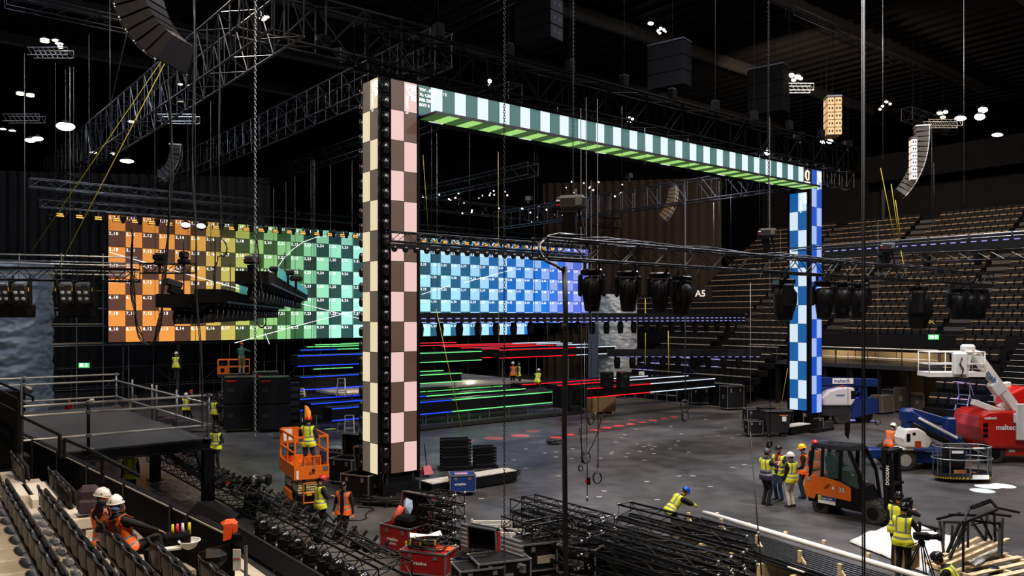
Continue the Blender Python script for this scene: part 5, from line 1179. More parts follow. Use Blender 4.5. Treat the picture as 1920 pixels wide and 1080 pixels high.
for s in (-1, 1):   # cab posts
    for a, c in (((-.3, 1.15), (-.2, 2.12)), ((.12, 1.2), (.14, 2.18)), ((1.5, .6), (1.38, 1.45)), ((1.38, 1.45), (1.02, 2.16)), ((.72, 1.12), (.78, 2.16))):
        rod(fk, 'cab_post', (a[0], s*.54, a[1]), (c[0], s*.52, c[1]), .045, BLK, 4, True)
    b = MB(); b.prism([(-.24, 1.22), (.66, 1.2), (.7, 2.08), (-.16, 2.06)], s*.53-.006, s*.53+.006); b.obj('side_window', GLASS, fk)
    b = MB(); b.prism([(.76, 1.15), (1.34, 1.0), (1.3, 1.45), (1.0, 2.08), (.8, 2.1)], s*.53-.006, s*.53+.006); b.obj('door_window', GLASS, fk)
b = MB(); b.hull([(-.3, -.56, 2.1), (-.3, .56, 2.1), (1.12, -.56, 2.14), (1.12, .56, 2.14), (-.2, -.48, 2.24), (-.2, .48, 2.24), (1.0, -.48, 2.26), (1.0, .48, 2.26)]); ro = b.obj('roof', BLK, fk)
MB().tube([(.3+.22*math.cos(a), .22*math.sin(a), 2.265) for a in np.linspace(0, 2*PI, 20)[:-1]], .012, 5, True).obj('roof_ring', DSTEEL, ro)
for k in range(5): MB().bx(.6+k*.08, .63+k*.08, -.4, .4, 2.255, 2.27).obj('roof_slat', DSTEEL, ro)
b = MB(); b.rb((.35, 0, 1.28), (.45, .5, .14), .04); b.rb((.12, 0, 1.55), (.14, .48, .55), .05, Matrix.Rotation(-.15, 3, 'Y')); b.obj('driver_seat', MATT, fk)
rod(fk, 'steering_column', (1.1, .05, 1.0), (.9, .05, 1.4), .03, BLK); MB().tube([(.88+.06*math.cos(a), .05+.17*math.sin(a), 1.42+.1*math.cos(a)) for a in np.linspace(0, 2*PI, 18)[:-1]], .015, 6, True).obj('steering_wheel', BLK, fk)
for s in (-1, 1):
    rod(fk, 'mast_rail', (2.2, s*.38, .1), (2.08, s*.38, 2.32), .07, BLK, 4, True); rod(fk, 'mast_rail', (2.3, s*.28, .1), (2.18, s*.28, 2.28), .05, BLK, 4, True); rod(fk, 'lift_cylinder', (2.15, s*.2, .2), (2.06, s*.2, 1.9), .045, DSTEEL)
    MB().prism([(2.45, .04), (2.55, .75), (2.62, .75), (2.54, .09), (3.5, .06), (3.5, .03)], s*.3-.06, s*.3+.06).obj('fork', BLK, fk)
for z in (.3, .72): MB().bx(2.38, 2.46, -.6, .6, z-.06, z+.06).obj('carriage_bar', BLK, fk)
MB().bx(2.0, 2.26, -.42, .42, 2.2, 2.3).obj('mast_crossbar', BLK, fk); MB().bx(2.1, 2.3, -.42, .42, 1.2, 1.28).obj('mast_crossbar', BLK, fk)
rod(fk, 'hydraulic_hose', (2.3, -.45, .8), (2.45, -.55, .72), .03, mat('brass', '#a07830', .4, .6)); 
for s in (-1, 1): MB().rb((2.05, s*.5, 1.75), (.1, .12, .12), .03).obj('work_lamp', BLK, fk); MB().rb((1.95, s*.55, .5), (.5, .2, .1), .04).obj('front_fender', BLK, fk)
text(fk, '35', .2, (.72, -.61, .82), (PI/2, 0, 0)); text(fk, 'B', .13, (.5, -.61, .86), (PI/2, 0, 0), ORG if False else WTXT)
text(fk, 'DOOSAN', .14, (2.26, -.46, 1.25), (PI/2, -PI/2, 0))
pl_ = MB().bx(.02, .62, -.612, -.6, .36, .6).obj('name_plate', WPL, fk); MB().bx(.14, .62, -.62, -.612, .48, .6).obj('blue_band', CASEB, pl_); MB().bx(.02, .12, -.62, -.612, .46, .6).obj('yellow_corner', YEL, pl_); text(pl_, 'max crack', .08, (.18, -.625, .51))
MB().bx(-.38, -.25, -.6, -.59, 1.02, 1.14).obj('sticker', GALV, fk)
t = person('person in a hi-vis jacket sitting in the forklift cab', fk.matrix_basis @ V((.32, 0, .88)), -.887-PI/2, vest=mat('vest_dim2', '#8aa028', .8), top=BCL, hip=(0, 0, .48), feet=((-.12, .5, .0), (.12, .5, .0)), hands=((-.15, .4, .75), (.15, .4, .75)), kneeh=(0, .3, 1), vox=.02, sc=.85)

# ---- orange scissor lift
RZS = math.atan2(.466, .885); P = onz(553, 968)
sl = thing('scissor_lift', 'orange scissor lift with a railed basket and cream scissor pack', 'scissor lift', P, RZS)
Wd, Ln = 1.0, 2.05
b = MB(); b.rb((.5, 1.0, .42), (.8, 1.9, .42), .04); b.obj('chassis', BLK, sl)
MB().rb((.02, 1.05, .42), (.1, .9, .44), .02).obj('battery_door', ORG, sl); MB().rb((.98, 1.05, .42), (.1, .9, .44), .02).obj('battery_door', ORG, sl)
for x in (.06, .94):
    for y in (.28, 1.75): wheel(sl, (x, y, .22), .21, .16, hub=GALV, ax='x')
for k in range(7):
    z = .68+k*.075
    for x in (.18, .78): MB().rb((x, 1.0, z), (.08, 1.8, .06), .01).obj('scissor_arm', CREAM, sl)
    for y in (.12, 1.0, 1.88): MB().cyl((.1, y, z), (.86, y, z), .03, n=8).obj('pivot_pin', CREAM if k % 2 else DSTEEL, sl)
    MB().bx(.12, .86, .08, .12, z-.028, z+.02).obj('end_plate', CREAM, sl)
    for x in (.25, .7): MB().bx(x, x+.1, .05, .08, z-.02, z+.015).obj('slot', BLK, sl)
rod(sl, 'ladder_side', (.25, -.06, .35), (.25, -.06, 1.0), .02, ORG); rod(sl, 'ladder_side', (.6, -.06, .35), (.6, -.06, 1.0), .02, ORG)
for z in (.38, .68, .98): rod(sl, 'ladder_rung', (.25, -.06, z), (.6, -.06, z), .02, ORG)
fz = 1.3
MB().bx(-.02, Wd+.02, -.02, Ln, 1.18, fz).obj('platform_floor', ORG, sl)
for (x0, x1, y0, y1) in ((-.04, -.01, -.04, Ln+.04), (Wd+.01, Wd+.04, -.04, Ln+.04), (-.04, Wd+.04, Ln+.01, Ln+.04)): MB().bx(x0, x1, y0, y1, 1.1, 1.52).obj('toe_board', ORG, sl)
MB().bx(-.04, Wd+.04, -.05, -.01, 1.1, 1.5).obj('front_board', ORG, sl)
cor = [(0, 0), (Wd, 0), (Wd, Ln), (0, Ln)]
for i in range(4):
    a, c = cor[i], cor[(i+1) % 4]
    rod(sl, 'post', (*a, 1.45), (*a, 2.4), .028, ORG, 4, True)
    rod(sl, 'top_rail', (*a, 2.38), (*c, 2.38), .03, ORG, 4, True)
    if i != 0: rod(sl, 'mid_rail', (*a, 1.9), (*c, 1.9), .024, ORG, 4, True)
    mx_, my_ = (a[0]+c[0])/2, (a[1]+c[1])/2
    if i in (1, 3): rod(sl, 'post', (mx_, my_, 1.45), (mx_, my_, 2.38), .024, ORG, 4, True)
for x in (.3, .78): rod(sl, 'gate_post', (x, 0, 1.5), (x, 0, 1.78), .018, ORG, 4, True)
rod(sl, 'gate_rail', (.3, 0, 1.78), (.78, 0, 1.78), .018, ORG, 4, True)
for z in (1.55, 1.72): MB().bx(.8, .86, -.03, .03, z-.04, z+.04).obj('hinge', BLK, sl)
MB().bx(.0, .55, Ln-.1, Ln-.04, 1.95, 2.45).obj('control_panel', ORG, sl); MB().bx(.06, .34, Ln-.12, Ln-.1, 2.02, 2.4).obj('notice_sheet', WPL, sl); MB().bx(.18, .42, Ln-.25, Ln-.12, 1.55, 1.82).obj('control_box', BLK, sl)
MB().bx(.03, .1, -.06, -.05, 1.12, 1.38).obj('white_tag', WPL, sl); MB().bx(.84, 1.0, -.06, -.05, 1.32, 1.46).obj('grey_plate', ALU, sl); MB().bx(.9, .98, .1, .6, 1.55, 1.85).obj('manual_box', CASEB, sl)
text(sl, 'JLG', .12, (.42, -.055, 1.24), m=BTXT); MB().bx(.35, .5, -.07, -.06, .6, .7).obj('yellow_label', YEL, sl); text(sl, 'JLG', .1, (-.045, 1.85, 1.24), (PI/2, 0, -PI/2), m=GALV)

# ---- far orange lift
t = thing('scissor_lift', 'small orange railed lift basket far behind the black cases', 'scissor lift', at(408, 702, 44), .3); t.scale = (.72,)*3
MB().bx(0, 2.3, 0, 1, -.25, 0).obj('platform_floor', DSTEEL, t)
for x in (0, .75, 1.6, 2.3): rod(t, 'post', (x, 0, 0), (x, 0, 1.1), .03, ORG, 4, True); rod(t, 'post', (x, 1, 0), (x, 1, 1.1), .03, ORG, 4, True)
for z in (.55, 1.1): rod(t, 'rail', (0, 0, z), (2.3, 0, z), .03, ORG, 4, True); rod(t, 'rail', (0, 1, z), (2.3, 1, z), .03, ORG, 4, True)
MB().bx(.05, .7, -.03, 0, 0, .62).obj('gate_panel', ORG, t); MB().bx(.2, .5, -.06, -.03, .15, .45).obj('control_box', BLK, t)
b = MB(); zz = -t.location.z/.72
for j in range(6): b.cyl((.2, .5, zz+.4+(-.25-zz-.4)*j/6), (2.1, .5, zz+.4+(-.25-zz-.4)*(j+1)/6), .05, n=6); b.cyl((2.1, .5, zz+.4+(-.25-zz-.4)*j/6), (.2, .5, zz+.4+(-.25-zz-.4)*(j+1)/6), .05, n=6)
b.obj('scissor_arms', DSTEEL, t, stuff=True); MB().rb((1.15, .5, zz+.3), (2.2, .9, .4), .05).obj('chassis', BLK, t)

# ---- boom lifts
def basket(parent, w_, d_, h_, m, kick=True, name='basket'):
    B = MB()
    for z in (0.06, h_*.5, h_): B.tube([(0, 0, z), (w_, 0, z), (w_, d_, z), (0, d_, z)], .028, 6, True)
    for x in (0, w_*.5, w_):
        for y in (0, d_): B.cyl((x, y, 0), (x, y, h_), .025, n=6)
    o = B.obj(name, m, parent, True); MB().bx(-.03, w_+.03, -.03, d_+.03, -.02, .16).obj('basket_floor', m, o); return o
# red and white boom lift at the right
k33 = 33/F
rb_ = thing('boom_lift', 'large red boom lift with a white arm and raised white basket', 'boom lift', V((at(1880, 0, 33.9).x, 33.9, 0)), 0); O = rb_.location.copy()
L_ = lambda x, y, dy=0: V(((x-CX)/F*O.y-O.x, dy, (H-(y-HY)/F*O.y)-O.z))
b = MB(); pts = []
lo = [(-1.45, .95), (-1.6, 1.5), (-1.5, 2.0), (-1.2, 2.15), (1.6, 2.2), (3.2, 2.0), (3.2, .8), (1.4, .62), (-1.1, .62)]
b.prism(lo, -1.05, 1.05); o = b.obj('turntable_hull', RED, rb_); m_ = o.modifiers.new('b', 'BEVEL'); m_.width = .12; m_.segments = 3
b = MB(); b.prism([(.2, 2.15), (.3, 2.75), (1.0, 3.1), (2.4, 2.9), (3.1, 2.15)], .1, 1.0); o = b.obj('engine_hood', RED, rb_); m_ = o.modifiers.new('b', 'BEVEL'); m_.width = .12; m_.segments = 3
b = MB(); b.prism([(-1.2, .35), (-1.3, .62), (3.2, .62), (3.2, .3)], -.9, .9); b.obj('chassis', RED, rb_)
for x in (-.9, 2.2):
    for y in (-.95, 1.0): wheel(rb_, (x, y*.8, .44), .44, .36, hub=BLK, lugs=22)
MB().rb((.1, -1.15, 1.75), (.5, .12, 1.5), .03).obj('counterweight_plate', WHT, rb_); MB().rb((.1, -1.1, 1.9), (.66, .1, .4), .03).obj('bracket_plate', WHT, rb_)
text(rb_, 'maltech', .3, (-.93, -1.07, 1.42)); text(rb_, 'maltech', .3, (.55, -1.07, 1.42)); text(rb_, 'maltech', .16, (-1.4, -1.07, 1.85))
for k in range(3): MB().bx(-1.45, -1.25, -1.075, -1.06, 1.1+k*.22, 1.25+k*.22).obj('side_vent', MATT, rb_)
for (x, z) in ((-.3, .48), (.35, .42), (.9, .5)): MB().bx(x, x+.25, -.92, -.9, z, z+.1).obj('sticker', WPL, rb_)
def arm(p, q, w1, h1, m, nm='boom_arm', par=None):
    p, q = V(p), V(q); d = q-p; R = frame(p, q)[0].to_matrix(); return MB().rb((p+q)/2, (d.length, w1, h1), .03, R).obj(nm, m, par)
arm(L_(1886, 778, -.3), L_(1815, 752, -.3), .25, .26, WHT, par=rb_); arm(L_(1890, 790, -.3), L_(1868, 756, -.3), .3, .28, WHT, par=rb_)
arm(L_(1893, 770, -.55), L_(1812, 660, -.55), .34, .36, WHT, par=rb_); arm(L_(1860, 735, -.55), L_(1845, 715, -.55), .4, .42, WHT, 'boom_collar', rb_)
arm(L_(1840, 683, -.3), L_(1812, 650, -.3), .16, .18, WHT, 'link_cylinder', rb_); MB().rb(L_(1802, 652, -.5), (.5, .4, .32), .08).obj('boom_head', WHT, rb_)
arm(L_(1800, 655, -.6), L_(1790, 706, -.6), .28, .3, WHT, 'jib', rb_)
B = basket(rb_, 2.3, .9, 1.0, WHT); B.location = L_(1724, 703, -.8)
MB().rb(L_(1778, 680, -.85), (.55, .3, .95), .06).obj('basket_cabinet', WHT, rb_)
loopp = [L_(1778, 668, -1.05), L_(1774, 680, -1.05), L_(1780, 690, -1.05), L_(1776, 703, -1.05)]; MB().tube(loopp, .035, 6).obj('hose', CABLE, rb_, True); MB().tube([L_(1888, 772, -.8), L_(1893, 762, -.9), L_(1898, 772, -.9)], .03, 6).obj('hose', CABLE, rb_, True)
ang = math.atan2((752-658), (1890-1812)); text(rb_, 'maltech', .3, L_(1829, 697, -.74), (PI/2, ang*1.05, 0), LBL)
MB().rb(L_(1917, 778, -1.0), (.1, .1, .12), .04).obj('beacon', mat('beacon_amber', '#e88a10', .4), rb_); arm(L_(1915, 760, 1.2), L_(1910, 722, 1.2), .3, .7, WHT, 'rear_mast', rb_)
# near blue boom lift
P = onz(1703, 886); bb = thing('boom_lift', 'blue boom lift with a folded boom and white engine cover', 'boom lift', P+V((0, .4, 0)), 0); O = bb.location.copy()
wheel(bb, (0, 0, .43), .43, .36, hub=GALV, lugs=22, ax='y'); wheel(bb, (0.1, 1.6, .43), .43, .36, hub=GALV, lugs=22); wheel(bb, (1.9, 1.6, .43), .43, .36, hub=GALV, lugs=22)
b = MB(); b.prism([(.2, .3), (.1, .75), (2.6, .75), (2.5, .35), (1.6, .25)], 0, 1.5); o = b.obj('chassis', BLU, bb); m_ = o.modifiers.new('b', 'BEVEL'); m_.width = .06; m_.segments = 2
b = MB(); b.prism([(-.1, .95), (-.16, 1.3), (-.02, 1.68), (.4, 1.72), (.8, 1.55), (1.0, 1.2), (.85, .92)], -.35, .5); o = b.obj('engine_cover', WHT, bb); m_ = o.modifiers.new('b', 'BEVEL'); m_.width = .08; m_.segments = 3
MB().bx(.28, .52, -.37, -.35, .95, 1.22).obj('orange_grille', mat('grille_orange', '#a03818', .6), bb); MB().bx(-.04, .1, -.37, -.35, 1.2, 1.5).obj('control_recess', MATT, bb); MB().sph((.25, -.36, 1.5), (.07, .03, .06), 8, 6).obj('cap', MATT, bb, True)
MB().rb((0, -.02, .88), (.6, .5, .12), .04).obj('fender', WHT, bb)
arm(L_(1702, 776, 0), L_(1788, 826, -.4), .3, .34, BLU, par=bb); arm(L_(1705, 796, -.1), L_(1778, 832, -.5), .24, .22, BLK, 'boom_lower', bb)
arm(L_(1716, 782, -.25), L_(1780, 818, -.6), .05, .1, WHT, 'white_stripe', bb); arm(L_(1720, 774, .7), L_(1780, 792, .5), .3, .3, BLU, par=bb); MB().rb(L_(1703, 780, .1), (.5, .5, .6), .12).obj('boom_knuckle', BLU, bb)
MB().rb(L_(1702, 800, .1), (.3, .4, .8), .06).obj('riser', BLU, bb); MB().rb(L_(1785, 800, .2), (.4, .4, .7), .06).obj('boom_end', BLU, bb)
arm(L_(1786, 828, -.4), L_(1808, 845, -1.6), .2, .2, BLK, 'jib', bb); MB().rb((-.7, 1.2, .5), (.7, .5, .4), .06).obj('outrigger_box', BLU, bb)
# rounded basket of the blue lift
P = onz(1824, 902, .12); rk = MB(); bk_ = thing('round_basket', 'round ended steel lift basket with black and yellow striped kick plate', 'lift basket', P+V((0, .7, .0)), 0)
def oval(rx, ry, z, n=28): return [(rx*math.copysign(abs(math.cos(a))**.8, math.cos(a)), ry*math.copysign(abs(math.sin(a))**.8, math.sin(a)), z) for a in np.linspace(0, 2*PI, n+1)[:-1]]
for z, q in ((1.15, 1.0), (.72, 1.04)): MB().tube(oval(1.02*q, .55*q, z), .026, 6, True).obj('hoop', STEEL, bk_, True)
for i in range(0, 28, 3): x, y, _ = oval(1.0, .54, 0)[i]; rod(bk_, 'post', (x, y, .1), (x, y, 1.15), .024, STEEL)
ov = oval(1.02, .56, 0); 
for i in range(28):
    a, c = ov[i], ov[(i+1) % 28]; MB().add([(a[0], a[1], .02), (c[0], c[1], .02), (c[0], c[1], .22), (a[0], a[1], .22), (a[0]*.97, a[1]*.97, .02), (c[0]*.97, c[1]*.97, .02), (c[0]*.97, c[1]*.97, .22), (a[0]*.97, a[1]*.97, .22)], [(0, 1, 2, 3), (7, 6, 5, 4), (3, 2, 6, 7), (0, 4, 5, 1)]).obj('kick_plate', DSTEEL, bk_)
    for h in (0, .5): 
        p0 = V(a).lerp(V(c), h); p1 = V(a).lerp(V(c), h+.25); MB().add([(p0.x*1.012, p0.y*1.012, .03), (p1.x*1.012, p1.y*1.012, .03), (p1.x*1.012+.03, p1.y*1.012, .1), (p0.x*1.012+.03, p0.y*1.012, .1)], [(0, 1, 2, 3)]).obj('hazard_stripe', YEL, bk_)
MB().loft([(.0, .98, .52, 0, 0), (.05, .98, .52, 0, 0)], 28, .8).obj('basket_floor', DSTEEL, bk_); MB().rb((-.25, .1, .75), (.7, .45, .9), .08).obj('control_console', BLK, bk_); MB().bx(-.45, -.02, -.14, -.12, .9, 1.0).obj('label_sheet', WPL, bk_)
MB().bx(-.5, -.05, -.4, -.38, .22, .34).obj('orange_label', mat('label_orange', '#d89060', .6), bk_); MB().bx(.05, .65, -.6, -.59, .04, .2).obj('white_plate', WPL, bk_); MB().rb((.25, -.3, .18), (.2, .16, .14), .02).obj('cardboard_box', mat('cardboard', '#6e4a26', .8), bk_)
# far blue boom lift behind the portal
P = onz(1583, 797); fb = thing('boom_lift', 'distant blue boom lift with a white hood behind the right portal tower', 'boom lift', P+V((0, .4, 0)), 0); fb.scale = (1.12,)*3; O = fb.location.copy()
for x, y in ((0, 0), (1.35, .6), (-.3, 1.7), (1.2, 2.1)): wheel(fb, (x, y, .42), .42, .36, hub=DSTEEL, lugs=20)
b = MB(); b.prism([(-1.05, .95), (-1.1, 1.35), (-.7, 1.7), (-.1, 1.85), (.55, 1.85), (.62, 1.3), (.4, .95)], -.3, .8); o = b.obj('engine_cover', mat('white_hood', '#c8c4cc', .35), fb); m_ = o.modifiers.new('b', 'BEVEL'); m_.width = .08; m_.segments = 3
MB().bx(.36, .58, -.31, -.29, 1.3, 1.7).obj('dark_window', MATT, fb); b = MB(); b.prism([(-1.0, .45), (-1.0, .95), (.4, .95), (.3, .45)], -.2, .7); b.obj('side_box', DSTEEL, fb)
b = MB(); b.prism([(.1, .4), (.5, 1.2), (1.9, 1.25), (1.9, .6), (.6, .3)], 0, 1.2); b.obj('chassis', BLU, fb)
arm(L_(1520, 723, .4), L_(1642, 727, .4), .4, .4, BLU, par=fb); arm(L_(1630, 724, .4), L_(1590, 752, .4), .3, .3, BLU, par=fb); arm(L_(1618, 728, .4), L_(1622, 765, .4), .3, .35, BLU, 'riser', fb); arm(L_(1520, 735, .4), L_(1610, 738, .4), .3, .2, BLU, par=fb)
MB().bx(L_(1565, 0).x, L_(1600, 0).x, .17, .18, L_(0, 728).z, L_(0, 719).z).obj('name_board', WPL, fb); text(fb, 'maltech', .26, (L_(1567, 0).x, .16, L_(0, 726).z), m=LBL); text(fb, 'maltech', .14, (-.4, -.32, 1.45), m=LBL)
MB().cyl((.05, 0, 1.85), (.05, 0, 1.95), .06, n=10).obj('beacon', mat('beacon_red', '#b03010', .4), fb)
# ladders
def ladder(lab, px, py, hgt, w_, m, rz, spread=.7, platform=False, Y=None, nr=5):
    P = onz(px, py) if Y is None else at(px, py, Y); t = thing('step_ladder', lab, 'ladder', P, rz)
    for s in (-1, 1):
        rod(t, 'side_rail', (s*w_/2, -spread/2, 0), (s*w_*.4, 0, hgt), .022, m, 4, True); rod(t, 'rear_rail', (s*w_/2, spread/2, 0), (s*w_*.4, 0.05, hgt), .018, m, 4, True)
    for k in range(nr): f = (k+1)/(nr+1); MB().box((0, -spread/2*(1-f), hgt*f), (w_*(1-.2*f), .06, .025)).obj('tread', m, t)
    rod(t, 'brace', (-w_/2*.9, spread/2*.6, hgt*.4), (w_/2*.9, spread/2*.6, hgt*.4), .014, m)
    MB().bx(-w_*.4, w_*.4, -.05, .1, hgt-.02, hgt+.01).obj('top_cap', m, t)
    if platform:
        for s in (-1, 1): MB().tube([(s*w_*.42, .0, hgt), (s*w_*.42, .0, hgt+.7), (s*w_*.42, -.5, hgt+.72)] if s > 0 else [(s*w_*.42, 0, hgt), (s*w_*.42, -.1, hgt+.7), (s*w_*.42, -.5, hgt+.72)], .025, 6).obj('hand_rail', m, t)
        MB().tube([(w_*.42, -.5, hgt+.72), (-w_*.42, -.5, hgt+.72)], .025, 6).obj('hand_rail', m, t); MB().tube([(w_*.42, 0, hgt+.7), (w_*.8, .5, 0.4)], .02, 6).obj('prop', m, t)
    return t
ladder('tall violet lit platform ladder beside the red boom lift', 1808, 800, 1.75, .75, mat('ladder_alu', '#9c9cb4', .35, .6), -1.1, 1.3, True, nr=6)
lamp('ladder_light', 'SPOT', (25, 38, 14), 9000, '#5050ff', onz(1803, 795), .05, 12)
ladder('aluminium step ladder standing below the front blue edged block', 655, 822, 1.15, .5, ALU, .2, .6, nr=3)
ladder('aluminium step ladder standing on the stage behind the blue edges', 640, 742, 1.0, .5, ALU, .1, .5, Y=46, nr=3)
ladder('pale step ladder behind the red helmeted lift rider', 560, 790, 1.0, .5, ALU, .1, .5, nr=3)
ladder('wooden topped trestle behind the blue edged steps', 562, 744, .5, .6, WOOD, .1, .4, Y=47, nr=2)
# ================= cases, trusses, pipes
def case(name, lab, loc, rz, d, m, lid='closed', castors=True, words=None, lidang=1.75, z0=None, group=None, inside=MATT, lidside=1):
    L, Wd, Ht = d; t = thing(name, lab, 'road case', loc, rz, group); zb = .14 if castors else 0; e = .018
    if castors:
        for x in (-1, 1):
            for y in (-1, 1): c = MB().cyl((x*(L/2-.1)-.02, y*(Wd/2-.1), .06), (x*(L/2-.1)+.02, y*(Wd/2-.1), .06), .06, n=12).obj('castor', RUB, t, True); MB().rb((x*(L/2-.1), y*(Wd/2-.1), .125), (.09, .09, .03), .005).obj('castor_plate', STEEL, c)
    hb = Ht if lid != 'closed' else Ht
    if lid == 'closed': MB().bx(-L/2, L/2, -Wd/2, Wd/2, zb, zb+Ht).obj('body', m, t)
    else:
        for (x0, x1, y0, y1) in ((-L/2, L/2, -Wd/2, -Wd/2+.015), (-L/2, L/2, Wd/2-.015, Wd/2), (-L/2, -L/2+.015, -Wd/2, Wd/2), (L/2-.015, L/2, -Wd/2, Wd/2)): MB().bx(x0, x1, y0, y1, zb, zb+Ht).obj('side_panel', m, t)
        MB().bx(-L/2, L/2, -Wd/2, Wd/2, zb, zb+.02).obj('bottom', m, t); MB().bx(-L/2+.02, L/2-.02, -Wd/2+.02, Wd/2-.02, zb+.02, zb+Ht*.55).obj('lining', inside, t)
    b = MB()
    for z in (zb, zb+Ht):
        for y in (-Wd/2, Wd/2): rod(t, 'edge_trim', (-L/2, y, z), (L/2, y, z), e, ALU, 4, True)
        for x in (-L/2, L/2): rod(t, 'edge_trim', (x, -Wd/2, z), (x, Wd/2, z), e, ALU, 4, True)
    for x in (-L/2, L/2):
        for y in (-Wd/2, Wd/2):
            rod(t, 'edge_trim', (x, y, zb), (x, y, zb+Ht), e, ALU, 4, True)
            for z in (zb, zb+Ht): MB().sph((x, y, z), .035, 8, 6).obj('ball_corner', STEEL, t, True)
    for s in (-1, 1):
        for y in (-.28, .28): MB().bx(s*.0+y*L-.05, y*L+.05, s*(Wd/2+.004), s*(Wd/2+.018), zb+Ht*.72, zb+Ht*.9).obj('latch', ALU, t)
        MB().bx(s*(L/2+.004), s*(L/2+.018), -.09, .09, zb+Ht*.42, zb+Ht*.62).obj('handle', STEEL, t)
    if words: text(t, words, .12, (-len(words)*.035, -Wd/2-.012, zb+Ht*.42))
    if lid == 'open':
        piv = V((0, Wd/2*lidside, zb+Ht)); R = Matrix.Rotation(-lidang*lidside, 3, 'X')
        def q(x, y, z): return piv+R @ V((x, -y*lidside, z))
        b = MB(); b.m = 0; b.box(q(0, Wd/2, .15), (L, Wd, .015), R); 
        for x in (-L/2, L/2): b.box(q(x, Wd/2, .07), (.015, Wd, .15), R)
        for y in (0, Wd): b.box(q(0, y, .07), (L, .015, .15), R)
        ld = b.obj('lid', m, t)
        MB().box(q(0, Wd/2, .135), (L-.04, Wd-.04, .01), R).obj('lid_lining', inside, ld)
        for zz in (0, .15):
            C4 = [q(-L/2, 0, zz), q(L/2, 0, zz), q(L/2, Wd, zz), q(-L/2, Wd, zz)]
            for i in range(4): rod(ld, 'edge_trim', C4[i], C4[(i+1) % 4], e, ALU, 4, True)
    return t
def tangle(parent, c, rx, ry, h, n, seed, mats_=(CABLE,), r=.014, nm='cable'):
    rr = random.Random(seed)
    for k in range(n):
        a0 = rr.uniform(0, 6.28); q = rr.uniform(.55, 1); z = h*rr.random(); pts = []
        ox, oy = rr.uniform(-.2, .2)*rx, rr.uniform(-.2, .2)*ry
        for i in range(26): a = a0+i*.33; pts.append(V(c)+V((ox+rx*q*math.cos(a)*(1+.08*math.sin(3*a+k)), oy+ry*q*math.sin(a), z+.03*math.sin(a*2+k))))
        MB().tube(pts, r, 5).obj(nm, mats_[k % len(mats_)], parent, True)
def gp(x, y, z=0): p = onz(x, y, z); return V((p.x, p.y, 0))
c1 = case('road_case', 'open red road case full of black bags with its lid raised', gp(756, 1042)+V((.0, .2, 0)), -.62, (1.0, .7, .62), CASER, 'open', words='creative')
text(c1, 'LIGHTS', .08, (-.2, -.362, .3)); MB().rb((.1, .0, .85), (.6, .45, .26), .08).obj('black_bag', MATT, c1)
t = thing('blue_bag', 'crumpled pale blue plastic bag hanging in the raised lid', 'plastic bag', c1.matrix_basis @ V((-.15, .28, .95)), -.5); b = MB(); b.hull([(-.12, -.05, .0), (.12, -.05, 0), (-.15, .05, .3), (.12, .05, .34), (0, -.1, .2), (.17, 0, .14), (-.05, .02, .4)]); b.obj('bag', mat('bag_blue', '#a9c8e8', .4), t)
t = thing('red_sleeve', 'long coral coloured soft tube sticking out of the open red case', 'tube', c1.matrix_basis @ V((-.35, -.05, .72)), 0); b = MB(); b.tube([(0, 0, 0), (.12, .05, .25), (.22, .1, .42)], .09, 10); b.obj('tube', mat('coral', '#d8584a', .7), t, True)
c2 = case('road_case', 'red road case heaped with black cables and white paper at the bottom', gp(795, 1085)+V((.1, .2, 0)), -.35, (1.15, .7, .5), CASER, words='creative')
t = thing('cable_heap', 'tangled black cables with yellow tags heaped on the front red case', 'cable heap', c2.location+V((-.1, 0, .65)), -.25); tangle(t, (0, 0, .04), .5, .33, .22, 14, 5)
for k in range(9): MB().bx(-.4+k*.09, -.37+k*.09, -.25+.06*(k % 4), -.21+.06*(k % 4), .1+.03*(k % 3), .2+.03*(k % 3)).obj('yellow_tag', YEL, t)
t = thing('paper_sheet', 'creased white paper sheet lying over the cables on the red case', 'paper', c2.location+V((-.05, .1, .9)), .1); b = MB(); b.add([(-.4, -.1, 0), (0, -.16, .05), (.35, -.02, .0), (.3, .2, .07), (0, .12, .0), (-.42, .18, .04), (-.4, -.1, .01), (0, -.16, .06), (.35, -.02, .01), (.3, .2, .08), (0, .12, .01), (-.42, .18, .05)], [(0, 1, 4, 5), (1, 2, 3, 4), (11, 10, 7, 6), (10, 9, 8, 7), (0, 1, 7, 6), (1, 2, 8, 7), (2, 3, 9, 8), (3, 4, 10, 9), (4, 5, 11, 10), (5, 0, 6, 11)]); b.obj('sheet', WPL, t)
t = thing('orange_sheet', 'flat orange card lying on the right end of the front red case', 'card', c2.location+V((.35, -.05, .655)), -.25); MB().bx(-.2, .22, -.15, .15, 0, .01).obj('card', mat('card_orange', '#f06020', .6), t)
c3 = case('road_case', 'open black road case with red edge and a tangle of cables inside', gp(880, 1100)+V((.1, .1, 0)), -.6, (.8, .65, .45), CASEK, 'open', lidang=1.5)
t = thing('cable_heap', 'black cables with blue plugs filling the open black case', 'cable heap', c3.location+V((-.0, -.05, .5)), 0); tangle(t, (0, 0, .02), .4, .3, .25, 14, 8)
for k in range(5): rod(t, 'blue_plug', (-.3+k*.14, -.2, .1), (-.3+k*.14, -.2, .2), .03, CASEB)
MB().rb((.42, .38, .9), (.03, .1, .6), .01).obj('red_edge', RED, c3)
